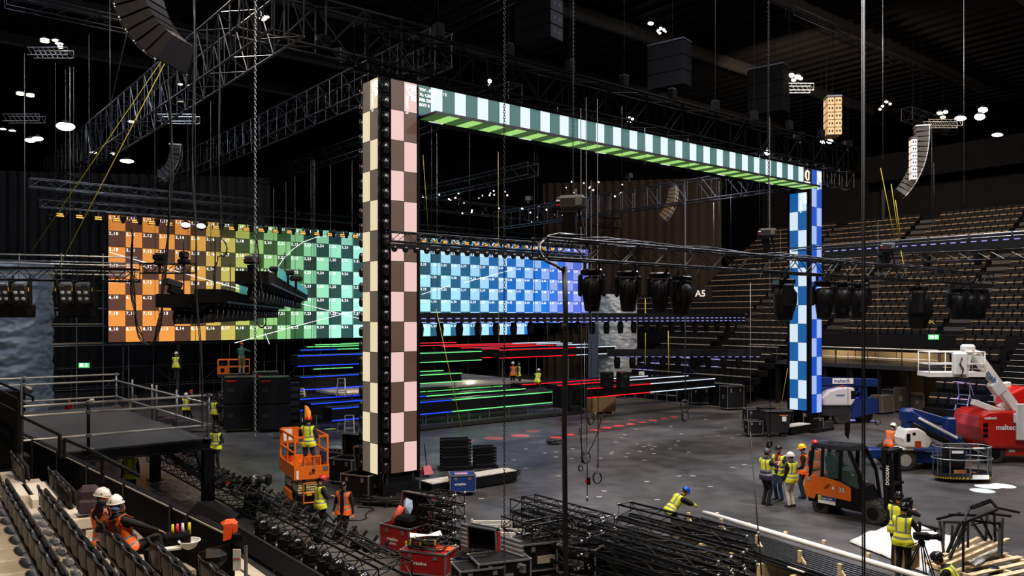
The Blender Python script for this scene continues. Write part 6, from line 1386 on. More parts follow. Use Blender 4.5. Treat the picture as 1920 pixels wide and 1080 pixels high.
# open black cases by the scissor lift
cA = case('road_case', 'open black road case behind the orange vested person', gp(665, 940)+V((.2, .2, 0)), -.45, (1.1, .8, .75), CASEK, 'open', lidang=1.45, inside=mat('foam_grey', '#26282a', .9))
cB = case('road_case', 'open black road case with equipment on top beside the orange lift', gp(640, 912)+V((.1, .5, 0)), -.45, (1.0, .8, .8), CASEK, 'open', lidang=1.5)
cC = case('road_case', 'closed grey topped road case behind the orange lift basket', gp(628, 905)+V((-.1, 1.3, 0)), -.45, (1.1, .8, .8), CASEK)
t = thing('projector', 'pale grey equipment box lying on the road case beside the orange lift', 'equipment box', cC.location+V((.05, -.2, .96)), -.45); MB().rb((0, 0, .08), (.8, .5, .16), .03).obj('body', ALU, t)
for k in range(3): MB().bx(-.3+k*.2, -.18+k*.2, -.26, -.25, .04, .12).obj('slot', BLK, t)
for x in (-.3, .3): rod(t, 'handle', (x, .1, .16), (x, .1, .3), .012, STEEL)
t = thing('green_gloves', 'green and yellow gloves hanging on the raised case lid', 'gloves', cB.location+V((.45, .55, 1.55)), 0); b = MB(); b.sph((0, 0, .05), (.1, .08, .09), 10, 6); b.tube([(0, 0, 0), (.02, -.05, -.2), (.0, -.05, -.5)], .03, 6); b.obj('glove', mat('glove_green', '#28b048', .7), t, True); MB().sph((-.05, -.08, -.5), (.05, .04, .1), 8, 6).obj('yellow_glove', YEL, t, True)
cD = case('road_case', 'blue road case with papers on top by the low base beam', gp(866, 926)+V((0, .0, 0)), .15, (.85, .7, .55), CASEB, words='creative')
MB().bx(-.25, .2, -.15, .15, .69, .705).obj('papers', mat('paper_pink', '#c890b0', .6), cD)
# row of cases at the bottom centre
for i, (x, y, rz, d, lab) in enumerate([(935, 1112, .35, (1.2, .8, .6), 'silver edged black flight case with a grey top left of the bottom row'), (1015, 1075, .35, (1.25, .75, .62), 'silver edged black flight case with a barcode label under the short truss'), (1095, 1085, -.5, (.95, .8, .62), 'silver edged flight case with black cloth heaped on its lid'), (1140, 1078, .35, (.8, .8, .62), 'silver edged flight case with pale wooden edge at the right of the row'), (895, 1120, .35, (1.0, .7, .5), 'silver edged case corner at the bottom edge beside the red edged case')]):
    c = case('flight_case', lab, gp(x, y)+V((0, .2, 0)), rz, d, CASEK, group='flight cases along the bottom edge')
    MB().bx(-.25, .2, -d[1]/2-.02, -d[1]/2-.005, .3, .48).obj('label_plate', ALU if i != 1 else GALV, c)
    if i == 3: MB().bx(-.4, .4, -.42, -.38, .76, .8).obj('wood_edge', WOOD, c)
t = thing('black_cloth', 'crumpled black cloth with a red tag on the flight case', 'cloth', gp(1095, 1085)+V((0, .2, .78)), 0)
b = MB(); rr = random.Random(4); b.hull([(rr.uniform(-.5, .5), rr.uniform(-.3, .3), rr.uniform(0, .08)) for _ in range(14)]+[(-.1, 0, .14), (.15, .1, .12)]); b.obj('cloth', mat('cloth_black', '#17171a', .9, bump=.6, scale=9), t); MB().bx(.2, .32, -.1, -.02, .12, .16).obj('red_tag', RED, t)
# dark cases stack at the left rear
for i, (x, w_) in enumerate(((440, 1.25), (505, 1.25), (475, 1.1))):
    P = gp(x, 812 if i < 2 else 800)+V((0, .8 if i < 2 else 2.2, 0))
    t = thing('case_stack', f'tall black road case stack with red stickers, {ORD[i]} behind the railing', 'road cases', P, .35)
    for k in range(2): o = MB().rb((0, 0, .15+.65+k*1.32), (w_+.4, 1.2, 1.28), .03).obj('case', CASEK, t); MB().bx(-w_/2, -w_/2+.3, -.62, -.6, .8+k*1.32, 1.0+k*1.32).obj('latch', DSTEEL, o)
    MB().rb((0, 0, 2.86), (w_+.3, 1.1, .06), .01).obj('top_rim', DSTEEL, t); MB().bx(-.7, -.2, -.62, -.6, 2.65, 2.72).obj('red_sticker', RED, t)
    for a in (-.6, .6):
        for c in (-.4, .4): rod(t, 'castor', (a-.02, c, .07), (a+.02, c, .07), .07, RUB, 10)
t = thing('red_rack', 'dark rack with a red side panel right of the tall black cases', 'rack', gp(537, 800)+V((0, 1, 0)), .3); MB().rb((0, 0, 1.2), (.9, .8, 2.3), .02).obj('frame', BLK, t); MB().bx(-.42, -.2, -.42, -.4, 1.1, 2.1).obj('red_panel', RED, t); [MB().bx(-.1, .4, -.42, -.4, .3+k*.4, .55+k*.4).obj('drawer', DSTEEL, t) for k in range(5)]
def rack_stack(lab, px, py, nx, nz, rz, sz=.9):
    t = thing('frame_stack', lab, 'stacked frames', gp(px, py)+V((0, .5, 0)), rz)
    for i in range(nx):
        for k in range(nz):
            o = MB().bx(i*(sz+.06)-.0, i*(sz+.06)+sz, -.35, .35, .08+k*.13, .08+k*.13+.035).obj('frame', BLK, t)
            for y in (-.34, .3): MB().bx(i*(sz+.06), i*(sz+.06)+sz, y, y+.04, .115+k*.13, .175+k*.13).obj('lip', DSTEEL if (k+i) % 3 == 0 else BLK, o)
    MB().bx(-.1, nx*(sz+.06), -.4, .4, .0, .07).obj('pallet', BLK, t); return t
rack_stack('tall stack of black panel frames standing behind the base beam', 825, 885, 1, 9, .25, 1.15); rack_stack('lower stack of black panel frames behind the blue case', 888, 880, 1, 6, .25, .85); rack_stack('small stack of black frames with red tops behind the orange lift', 525, 825, 1, 5, .2, 1.2)
t = thing('pallet_truck', 'small red pallet truck standing behind the pink column', 'pallet truck', gp(800, 893), .6); b = MB(); b.hull([(-.2, -.2, .1), (.2, -.2, .1), (.15, 0, .42), (-.15, 0, .42), (-.2, .2, .1), (.2, .2, .1)]); b.obj('body', RED, t); rod(t, 'handle', (0, 0, .4), (-.15, -.1, 1.25), .02, BLK); [MB().bx(s*.2-.07, s*.2+.07, .2, 1.3, .05, .11).obj('fork', RED, t) for s in (-1, 1)]
t = thing('cable_pile', 'wide pile of black cables lying in front of the left portal tower', 'cable pile', gp(740, 940)+V((0, -.3, 0)), 0); tangle(t, (0, 0, .06), 1.25, .5, .2, 26, 11, (CABLE, CABLE, DSTEEL), .022); [rod(t, 'yellow_tie', (-.8+k*.35, -.25+.1*(k % 3), .2), (-.74+k*.35, -.25+.1*(k % 3), .24), .025, YEL) for k in range(6)]
for lab, x, y, s in (('coil of black cable on the open floor left of the chain', 960, 893, .35), ('flat black cable coil on the floor behind the hanging cable', 1038, 833, .35), ('black cable coils by the base of the right portal tower', 1545, 800, .5)):
    t = thing('cable_coil', lab, 'cable coil', gp(x, y), 0); tangle(t, (0, 0, .05), s, s*.8, .15, 9, int(x), r=.02)
t = thing('floor_cable', 'black cable snaking over the floor from the orange vested person', 'cable', gp(660, 975), 0); o = t.location
MB().tube([gp(x, y)-o+V((0, 0, .02)) for x, y in ((655, 977), (675, 977), (688, 973), (685, 967), (690, 961), (702, 957), (695, 953), (670, 952))], .02, 6).obj('cable', CABLE, t, True)
t = thing('wooden_crate', 'plywood crate standing under the white edged arm', 'crate', gp(1127, 776)+V((0, .6, 0)), .35); MB().bx(-.75, .75, -.6, .6, .12, 1.15).obj('box', PLY, t)
for x in (-.72, 0, .72): MB().bx(x-.05, x+.05, -.63, -.6, .12, 1.15).obj('batten', PLY, t)
for x in (-.6, 0, .6): MB().bx(x-.06, x+.06, -.6, .6, 0, .12).obj('skid', WOOD, t)
# black wheeled bin
t = thing('wheeled_bin', 'big black plastic wheeled bin beside the right portal base', 'bin', gp(1453, 818)+V((0, .1, 0)), .1)
b = MB(); b.hull([(x*(.55 if z < .5 else .7), y*(.4 if z < .5 else .5), z) for x in (-1, 1) for y in (-1, 1) for z in (.22, 1.25)]); b.obj('body', mat('bin_black', '#19191b', .6), t); MB().rb((0, -.05, 1.3), (1.5, 1.1, .1), .04).obj('lid', mat('bin_black', '#19191b', .6), t); MB().rb((-.3, .3, 1.4), (.9, .4, .08), .03).obj('lid_flap', BLK, t)
MB().bx(.2, .42, -.48, -.47, .8, 1.05).obj('white_label', WPL, t); MB().bx(.05, .5, -.5, -.49, 1.08, 1.12).obj('orange_label', mat('label_orange', '#d89060', .6), t)
for x in (-.45, .45):
    for y in (-.3, .3): c = MB().cyl((x-.03, y, .1), (x+.03, y, .1), .1, n=12).obj('castor', RUB, t, True); rod(c, 'fork', (x, y, .1), (x, y, .24), .03, DSTEEL)
case('flight_case', 'small silver edged case with papers left of the wheeled bin', gp(1417, 820)+V((0, .4, 0)), .1, (.75, .6, .65), CASEK); case('flight_case', 'taller black case behind the small case near the bin', gp(1420, 806)+V((0, .8, 0)), .1, (.9, .7, .9), CASEK); case('flight_case', 'silver edged case at the foot of the right portal tower', gp(1527, 806)+V((0, .1, 0)), .1, (.75, .6, .5), CASEK)
t = thing('screen_desk', 'violet lit monitor on a dark desk by the stands', 'monitor', at(1382, 745, 55), -.2); MB().bx(-.35, .35, 0, .08, -.35, .35).obj('frame', BLK, t); MB().bx(-.3, .3, -.01, 0, -.3, .3).obj('screen', em('screen_violet', '#5a50a0', .8), t); MB().bx(0, .25, -.02, -.01, -.15, .15).obj('picture', em('screen_pink', '#d070a0', .9), t)
MB().rb((0, .4, -.9), (1.2, .7, 1.0), .03).obj('desk', BLK, t); t.location.z = 1.4
for i, (x, y, Y) in enumerate(((1312, 752, 55), (1338, 740, 56), (1372, 775, 52), (1655, 765, 50), (1672, 752, 52), (1692, 768, 51), (1717, 768, 51))):
    case('flight_case', f'dim road case in the shade under the stands, {ORD[i]} from the left', V((at(x, y, Y).x, Y, 0)), .2*i, (1.3, .8, 1.0+.2*(i % 3)), CASEK if i < 3 else mat('case_brown', '#4a4034', .7))
# hanging coils and hooks
for lab, x, y, Y, r in (('coiled black cable hanging above the open floor, larger', 1099, 858, 20, .1), ('coiled black cable hanging on a thin wire, right of the larger', 1120, 896, 19, .09), ('small cable coil hanging below the larger hanging coil', 1089, 878, 20, .05), ('coiled cable hanging over the far floor', 1284, 761, 32, .16), ('lower coiled cable hanging over the far floor', 1285, 781, 32, .14), ('small ring of cable hanging above the dark grey helmet', 1443, 833, 22, .07), ('dark cable coil hanging above the red floor lights', 1108, 788, 30, .12), ('small cable coil hanging beside the blue lift', 1646, 791, 36, .1)):
    P = at(x, y, Y); t = thing('hanging_coil', lab, 'cable coil', P, random.uniform(-.4, .4)+.3)
    for k in range(4): MB().tube([(r*(1+.06*k)*math.cos(a), .02*k-.03, r*1.35*(1+.05*k)*math.sin(a)) for a in np.linspace(0, 2*PI, 20)[:-1]], .012, 5, True).obj('loop', CABLE, t, True)
    MB().tube([(0, 0, r*1.35), (.02, 0, r*3), (.0, 0, min(9, 14-P.z))], .01, 5).obj('wire', CABLE, t, True)
t = thing('hoist_hook', 'hanging hoist hook with a red tag over the open floor', 'hook', at(1101, 905, 19.5), 0); MB().tube([(0, 0, .7), (0, 0, .2), (.04, 0, .0)], .014, 6).obj('cable', CABLE, t, True); MB().rb((.03, 0, .05), (.1, .06, .2), .02).obj('body', BLK, t); MB().bx(-.05, .0, -.04, .0, 0, .08).obj('red_tag', RED, t); rod(t, 'cable', (0, 0, -.05), (0, 0, -.35), .01, CABLE); MB().rb((0, 0, -.4), (.05, .05, .12), .015).obj('hook', STEEL, t)
loop('pair of thin cables hanging in a V to the large hanging coil', [(1086, 800), (1092, 845), (1099, 852), (1108, 840), (1120, 812), (1128, 780)], 20, .012, n=1)
t = thing('hanging_strap', 'black strap dangling above the forklift', 'strap', at(1590, 810, 30), 0); b = MB(); b.hull([(-.1, 0, .35), (.1, 0, .35), (-.12, 0, -.1), (.02, 0, -.3), (-.1, .05, .3), (.1, .05, .1)]); b.obj('strap', MATT, t); rod(t, 'wire', (0, 0, .3), (0, 0, 3), .01, CABLE)

# ---------- near lighting truss lying on the floor with domed lamps
NP, FP = onz(742, 1092, .5), onz(296, 862, .5); d_ = (NP-FP).normalized(); Ln_ = (NP-FP).length
truss('lighting_truss', 'long black lighting truss with cable looms lying along the floor at the left', FP, NP, .8, .36, .42, TRUSSB, indiv=True, r=.028, rb=.014)
ang = math.atan2(d_.y, d_.x); side = V((d_.y, -d_.x, 0))            # to the left of the picture
t = thing('cable_loom', 'cable looms, clamps and small gear tied along the floor truss', 'cable loom', FP, ang); rr = random.Random(9)
for k in range(6):
    pts = [(s, .1*math.sin(s*1.3+k*.9)+(-.15+.06*k), .52+.03*math.sin(s*3+k*2)) for s in np.linspace(3 if k % 2 else 6, Ln_-.2, 46)]; MB().tube(pts, .02, 5).obj('cable', CABLE if k % 3 else DSTEEL, t, True)
for k in range(34): s = k*.52; rod(t, 'clamp', (s, .36, .44), (s, .46, .56), .035, BLK)
for k in range(60): s = k*.29; MB().rb((s, rr.uniform(-.3, .3), rr.uniform(.2, .5)), (rr.uniform(.15, .35), .16, .14), .03).obj('gear_box', (BLK, MATT, DSTEEL)[k % 3], t)
for k in range(26): s = .5+k*.62; MB().tube([(s, .3, .5), (s+.1, .1, .72), (s+.3, -.1, .68), (s+.4, -.3, .5)], .018, 5).obj('cable', CABLE, t, True)
TL = FP+d_*(Ln_*.56); LT = Ln_*.44+1.5; TL.z = 0
tray = thing('lamp_tray', 'long black tray carrying a row of domed black lamps at the bottom left', 'lamp tray', TL, ang)
yo = -.62; MB().bx(0, LT, yo-.55, yo+.35, .28, .32).obj('tray_floor', mat('tray_grey', '#1c1c1e', .7), tray); MB().bx(0, LT, yo-.6, yo-.55, .12, .62).obj('side_panel', mat('tray_side', '#202022', .6), tray); MB().bx(-.03, 0, yo-.6, yo+.35, .12, .62).obj('end_panel', BLK, tray)
MB().bx(0, LT, yo-.61, yo-.55, .62, .64).obj('top_lip', DSTEEL, tray)
for k in range(5): rod(tray, 'leg', (.3+k*2, yo-.5, 0), (.3+k*2, yo-.5, .15), .04, STEEL); rod(tray, 'leg', (.3+k*2, yo+.3, 0), (.3+k*2, yo+.3, .28), .04, STEEL)
def dome(lab, P, rz):
    t = thing('dome_lamp', lab, 'moving light', P, rz, 'domed lamps on the black tray'); MB().rb((0, 0, .06), (.34, .34, .12), .03).obj('base', BLK, t)
    for s in (-1, 1): MB().rb((s*.19, 0, .22), (.05, .16, .3), .02).obj('yoke_arm', BLK, t)
    b = MB(); b.loft([(.1, .1, .1, 0, 0), (.16, .15, .15, 0, 0), (.3, .185, .185, 0, 0), (.42, .17, .17, 0, 0), (.5, .11, .11, 0, 0), (.53, .04, .04, 0, 0)], 22); h = b.obj('head', GLOSS, t, True)
    MB().tube([(.187*math.cos(a), .187*math.sin(a), .3) for a in np.linspace(0, 2*PI, 24)[:-1]], .006, 4, True).obj('seam', DSTEEL, h, True)
    MB().sph((0, -.16, .17), (.11, .04, .05), 12, 6).obj('lens', mat('dome_lens', '#d8e0d8', .15), h, True); MB().bx(-.02, .02, -.03, .03, .53, .545).obj('button', BLK, h); return t
DL = None
for i, (x, y) in enumerate(((486, 984), (504, 996), (524, 1008), (543, 1021), (566, 1036), (590, 1051), (616, 1064), (637, 1077), (660, 1090))):
    P = onz(x, y, .68); Q = TL+d_*((P-TL).dot(d_)); Q += V((-d_.y, d_.x, 0))*-.72; Q.z = .32
    if DL is None: DL = dome('glossy black domed lamp on the tray, farthest up the row', Q, ang-.9)
    else: dup(DL, Q, ang-.9+.25*((i*7) % 3-1), f'glossy black domed lamp on the tray, {ORD[i]} down the row')
# chain hoist standing on the truss
P = at(478, 900, 24); t = thing('chain_hoist', 'silver and black chain hoist standing on the floor truss beside a black bag', 'chain hoist', P, .05)
MB().cyl((-.32, 0, .0), (.1, 0, 0), .12, n=16).obj('motor', GLOSS, t, True); MB().cyl((.1, 0, 0), (.34, 0, .02), .12, n=16).obj('motor_cap', DSTEEL, t, True); MB().rb((.4, 0, .0), (.18, .28, .34), .07).obj('end_cover', BLK, t); MB().rb((-.02, 0, 0), (.1, .3, .3), .03).obj('gear_ring', ALU, t); MB().bx(-.9, -.3, -.06, .06, -.1, -.02).obj('red_marked_arm', BLK, t); MB().bx(-.82, -.72, -.07, -.06, -.1, -.04).obj('red_marks', RED, t)
b = MB(); b.hull([(-.25, -.1, -.15), (.15, -.1, -.15), (-.25, .12, -.15), (.15, .12, -.15), (-.38, -.08, -1.2), (-.02, -.08, -1.25), (-.38, .1, -1.2), (-.02, .1, -1.25)]); b.obj('chain_bag', MATT, t); MB().tube([(.42, -.1, -.1), (.45, -.15, -.5), (.3, -.1, -.9)], .015, 5).obj('cable', CABLE, t, True)

# ---------- stacked trusses
def placed(root, lst, grp, labf, rz, sc=None):
    for i, P in enumerate(lst):
        if i == 0: root.location = P; root['label'] = labf(0)
        else: dup(root, P, root.rotation_quaternion.copy(), labf(i))
# big stack of long trusses (right of centre); each is a thing
P0 = onz(1165, 962, 1.42); P0.z = 0; D = -W; Sd = V((-D.y, D.x, 0))      # Sd points away from the camera (right/back)
TLn = 3.5; rows = []
tb_ = truss('box_truss', 'x', P0, P0+D*TLn, .4, .27, .5, TRUSSB, group='long box trusses in the big stack', indiv=True, r=.028, rb=.009)
for s in (0, TLn):
    for y in (-.2, .2):
        for z in (0, .27): MB().sph((s, y, z), .036, 8, 5).obj('end_fitting', ALU, tb_, True)
spots = []; nm = []
for lv in range(4):
    for cl in range(3):
        off = Sd*(-cl*.46) if lv == 3 else Sd*(-cl*.46); sh = D*(.03*((lv*3+cl*5) % 4)); spots.append(P0+off+sh+V((0, 0, .08+lv*.33))); nm.append((lv, cl))
spots.append(P0+D*.1+V((0, 0, .08+4*.33))); nm.append((4, 0))
placed(tb_, spots, '', lambda i: f'long black box truss, {["bottom", "second", "third", "fourth", "topmost"][nm[i][0]]} layer, {["rear", "middle", "front"][nm[i][1]]} one of the big stack', 0)
t = thing('bearer', 'timber bearers between the layers of the big truss stack', 'timber bearers', P0, math.atan2(D.y, D.x))
for lv in range(4):
    for s in (.6, 2.6): MB().bx(s, s+.08, -.2, 1.1, lv*.33, lv*.33+.055).obj('bearer_bar', BLK, t)
for o in t.children: o.scale = (1, -1, 1)
# shorter set left of it
P1 = onz(1098, 1004, .62); P1.z = 0
ts = truss('box_truss', 'x', P1, P1+D*2.2, .34, .3, .42, TRUSSB, group='short box trusses left of the big stack', indiv=True, r=.024, rb=.012)
placed(ts, [P1+V((0, 0, .3)), P1+Sd*.42+V((0, 0, .36)), P1+Sd*.84+V((0, 0, .38)), P1+Sd*.1+V((0, 0, 0.02)), P1+Sd*.6+V((0, 0, 0.02))], '', lambda i: f'short black box truss left of the big stack, {["front top", "middle top", "rear top", "front bottom", "rear bottom"][i]}', 0)
# stack behind (940..1085, 930..1060)
P2 = onz(942, 950, 1.2); P2.z = 0
t3 = truss('box_truss', 'x', P2, P2+D*2.9, .38, .3, .42, TRUSSB, group='box trusses in the centre stack', indiv=True, r=.026, rb=.013)
for y in (-.19, .19):
    for z in (0, .3): MB().sph((2.9, y, z), .038, 8, 5).obj('end_fitting', ALU, t3, True)
sp2 = [P2+Sd*(.45*c)+D*(.1*((l+c) % 3))+V((0, 0, .04+l*.34)) for l in range(3) for c in range(3)]+[P2+Sd*.45+V((0, 0, 1.06)), P2+Sd*.9+V((0, 0, 1.06))]
placed(t3, sp2, '', lambda i: f'black box truss of the centre stack, {["bottom", "second", "third", "top"][i//3]} layer, {["front", "middle", "rear"][i % 3] if i < 9 else ["middle", "rear"][i-9]}', 0)
# vertical pile (787..865, 925..1040)
P3 = onz(789, 1046, 0)+V((0, .2, 0)); D3 = (V((.85, -.1, 0))).normalized(); D3 = V((.80, -.60, 0))
t4 = truss('box_truss', 'x', P3, P3+D3*.9, .36, .27, .36, TRUSSB, group='short box trusses in the tall narrow pile', indiv=True, r=.022, rb=.012)
for y in (-.18, .18):
    for z in (0, .3): MB().sph((.9, y, z), .036, 8, 5).obj('end_fitting', ALU, t4, True)
S3 = V((.60, .80, 0)); sp3 = [P3+S3*(.45*c)+V((0, 0, .03+l*.32)) for l in range(5) for c in range(2)]
placed(t4, sp3, '', lambda i: f'short black truss of the tall narrow pile, {["bottom", "second", "third", "fourth", "top"][i//2]} layer, {["left", "right"][i % 2]}', 0)
t5 = truss('corner_truss', 'short black truss section lying on the flight cases at the bottom centre', gp(988, 1075)+V((0, .1, .82)), gp(1050, 1062)+V((.2, .3, .82)), .4, .32, .4, TRUSSB, indiv=True, r=.03, rb=.016)
# aluminium beams and white frames
rr = random.Random(2)
for i in range(6):
    P = onz(866, 992+i*8, .8-i*.06); lab = f'long bare aluminium beam in the bottom centre, {ORD[i]} from the back'
    t = thing('aluminium_beam', lab, 'beam', P, math.atan2(D.y, D.x)+.05, 'aluminium beams in the bottom centre')
    MB().prism([(0, 0), (0, .14), (2.2, .14), (2.2, 0)], -.03, .03).obj('web', ALU, t)
    for z in (0, .14): MB().bx(0, 2.2, -.05, .05, z-.012, z+.012).obj('flange', ALU, t)
t = thing('beam_stand', 'low grey stand under the aluminium beams', 'stand', gp(905, 1050)+V((0, .5, 0)), ang); MB().bx(-.9, .9, -.4, .4, .0, .28).obj('block', DSTEEL, t)
for i, (x, y, z, rz, L) in enumerate(((885, 985, .75, 0.02, 1.0), (930, 1000, .7, -.1, 1.1), (900, 998, .6, .5, .8), (955, 1010, .62, -.7, .9))):
    t = thing('metal_frame', f'white painted metal frame on the aluminium beams, {ORD[i]}', 'frame', onz(x, y, z), rz, 'white metal frames')
    for y_ in (0, .35): rod(t, 'rail', (0, y_, 0), (L, y_, 0), .03, WHT, 4, True)
    for x_ in (0, L): rod(t, 'crossbar', (x_, 0, 0), (x_, .35, 0), .03, WHT, 4, True); rod(t, 'upright', (x_, 0, -.12), (x_, 0, .16), .03, WHT, 4, True)

# ---------- long pipes
PA, PB = onz(1318, 968, .62), onz(1722, 1082, .72); dp = (PB-PA).normalized(); dp.z = 0; dp.normalize(); Sp = V((-dp.y, dp.x, 0)); Lp_ = (PB-PA).length+1.4
for i in range(3):
    z = .72-.03*i; P = PA+Sp*(.02+i*.12); P.z = z; Lw = Lp_-i*.4
    tt = thing('white_pipe', f'long white pipe along the rear edge of the pipe pile, {ORD[i]} from the front', 'pipe', P, math.atan2(dp.y, dp.x), 'white pipes on the pile'); MB().cyl((0, 0, 0), (Lw, 0, 0), .055, n=12).obj('tube', WPL, tt, True); MB().cyl((-.01, 0, 0), (.0, 0, 0), .045, n=12).obj('bore', MATT, tt)
bm_ = MB().cyl((0, 0, 0), (1, 0, 0), .04, n=8).mesh('tube', mat('pipe_black', '#17181a', .3, .3), True); cm_ = MB().cyl((-.004, 0, 0), (0, 0, 0), .022, n=8).mesh('bore', MATT)
n_ = 0
for lay in range(3):
    for i in range(10):
        P = PA-Sp*(.14+i*.115)-dp*(.1*((i*5+lay*3) % 4)-.1); P.z = .60-lay*.075-i*.003
        tt = thing('black_pipe', f'long thin black steel pipe, {ORD[i]} from the rear in the {["top", "second", "lowest"][lay]} layer', 'pipe', P, math.atan2(dp.y, dp.x), 'black pipes in the pile')
        ob('tube', bm_, tt, (0, 0, 0), None, (Lp_, 1, 1)); ob('bore', cm_, tt)
t = thing('pipe_trestle', 'timber and paper packing under the pipe pile', 'timber packing', V((PA.x, PA.y, 0)), math.atan2(dp.y, dp.x))
for k in range(6): MB().bx(.3+k*.95, .4+k*.95, -1.35, .3, .0, .38).obj('bearer', WOOD, t)
for i, (x, y) in enumerate(((1291, 978), (1352, 990), (1420, 1022), (1500, 1052), (1575, 1078), (1345, 962), (1405, 982), (1473, 998), (1545, 1014), (1628, 1038))):
    h_ = .34 if i < 5 else .12; P = onz(x, y, .62 if i < 5 else .72); tt = thing('timber_block', f'pale timber post strapped to the pipe pile, {ORD[i % 5]} along the {["front", "rear"][i//5]} edge', 'timber block', P, math.atan2(dp.y, dp.x), 'timber posts around the pipes')
    MB().rb((0, 0, h_/2-.1), (.09, .07, h_), .008).obj('post', WOOD, tt)
    if i < 5: MB().rb((.13, 0, -.02), (.3, .05, .07), .008, Matrix.Rotation(.8, 3, 'Y')).obj('strut', WOOD, tt); MB().bx(-.1, .35, -.3, -.05, -.12, -.1).obj('paper', WPL, tt)
# plastic sheet on the floor
def sheet(name, lab, pts, z, seed, m, dz=.1):
    from mathutils import noise
    cs = [onz(x, y, 0) for x, y in pts]; c = sum(cs, V((0, 0, 0)))/len(cs); n = 22; vs = []; fs = []
    a, b2, c2, d2 = cs
    for j in range(n+1):
        for i in range(n+1):
            u, v = i/n, j/n; p = a.lerp(b2, u).lerp(d2.lerp(c2, u), v); e = min(u, 1-u, v, 1-v)
            vs.append((p.x-c.x+.06*noise.noise(p*1.5), p.y-c.y+.06*noise.noise(p*1.7), z+dz*(.3+abs(noise.noise(p*1.1+V((seed, 0, 0)))))*min(1, e*6)+.03*abs(noise.noise(p*4))))
    for j in range(n):
        for i in range(n): fs.append((j*(n+1)+i, j*(n+1)+i+1, (j+1)*(n+1)+i+1, (j+1)*(n+1)+i))
    o = MB().add(vs, fs).obj(name, m, None, True); o.location = (c.x, c.y, 0.01); md = o.modifiers.new('t', 'SOLIDIFY'); md.thickness = .006; return tag(o, lab, 'plastic sheet')
sheet('plastic_sheet', 'big white plastic sheet spread on the floor behind the camera operator', [(1590, 1018), (1672, 984), (1800, 1010), (1740, 1078)], .02, 3, mat('sheet_white', '#e6e2de', .5), .3)
# black steel frames on pallet
t = thing('steel_frame_stack', 'leaning black steel frames standing on pale timber beside the floor', 'steel frames', gp(1768, 1062)+V((0, .2, 0)), .35); O = V((t.location.x, t.location.y, 0)); iR = Matrix.Rotation(-.35, 3, 'Z')
def fr(p, q, r=.027): rod(t, 'bar', iR @ (V(p)-O), iR @ (V(q)-O), r, BLK, 4, True)
g = lambda x, y, Y: at(x, y, Y)
for (a, c, Ya, Yc) in [((1762, 977), (1770, 1040), 19.6, 19.2), ((1770, 980), (1768, 1045), 19.4, 19), ((1786, 985), (1783, 1035), 19.8, 19.6), ((1806, 980), (1806, 1072), 18.2, 18), ((1815, 975), (1815, 1027), 19.4, 19.2), ((1851, 965), (1848, 1016), 20.2, 20), ((1864, 957), (1866, 1022), 20.2, 20), ((1875, 978), (1872, 1046), 19.4, 19), ((1880, 972), (1878, 1042), 19.3, 19), ((1812, 978), (1780, 1048), 19, 18.6), ((1800, 982), (1772, 1046), 19.2, 19), ((1822, 978), (1846, 1012), 19.6, 19.8), ((1838, 970), (1860, 1012), 20, 20),
      ((1757, 973), (1800, 962), 19.8, 20.2), ((1770, 979), (1806, 980), 19.4, 18.4), ((1806, 980), (1870, 955), 18.4, 20.2), ((1806, 978), (1818, 951), 18.8, 19.6), ((1818, 951), (1856, 937), 19.6, 20.6), ((1822, 953), (1858, 940), 19.6, 20.6), ((1856, 937), (1870, 953), 20.6, 20.4), ((1870, 952), (1912, 961), 20.4, 20), ((1850, 962), (1896, 968), 20, 19.6), ((1780, 965), (1830, 966), 20, 20.2), ((1825, 976), (1875, 982), 19.4, 19.3)]:
    fr(g(*a, Ya), g(*c, Yc))
for (a, c) in (((1820, 985), (1850, 978)), ((1790, 1040), (1812, 990)), ((1855, 975), (1875, 1000))): fr(g(*a, 19.4), g(*c, 19.4), .012)
t = thing('timber_pallet', 'pale timber pallet with wrapped boards under the black frames', 'pallet', gp(1850, 1060), .45)
for k in range(6): MB().bx(-1.5, 1.0, -1.0+k*.36, -.85+k*.36, .12, .15).obj('plank', WOOD, t)
for x in (-1.4, -.3, .9): MB().bx(x-.05, x+.05, -1.0, 1.0, 0.02, .12).obj('bearer', WOOD, t)
for i, (a, c) in enumerate((((1778, 1060), (1890, 1012)), ((1770, 1052), (1862, 1012)), ((1765, 1045), (1835, 1010)))):
    p, q = onz(*a, .42), onz(*c, .42); tt = thing('timber_plank', f'long pale timber plank leaning across the pallet, {ORD[i]} from the front', 'plank', p, 0); rod(tt, 'board', (0, 0, 0), q-p, .045, WOOD, 4, True)
sheet('plastic_wrap', 'translucent white plastic wrap lying over the timber pallet', [(1800, 1062), (1862, 1030), (1885, 1042), (1830, 1078)], .2, 8, mat('wrap_white', '#e8eaec', .3, alpha=.8), .12)
t = thing('camera_lens_cap', 'round black lamp housing on the floor in the bottom right corner', 'lamp', gp(1862, 1076), 0); MB().cyl((0, 0, 0.02), (0, 0, .16), .12, n=16).obj('body', BLK, t, True); MB().tube([(.12*math.cos(a), .12*math.sin(a), .16) for a in np.linspace(0, 2*PI, 20)[:-1]], .015, 5, True).obj('rim', DSTEEL, t, True)
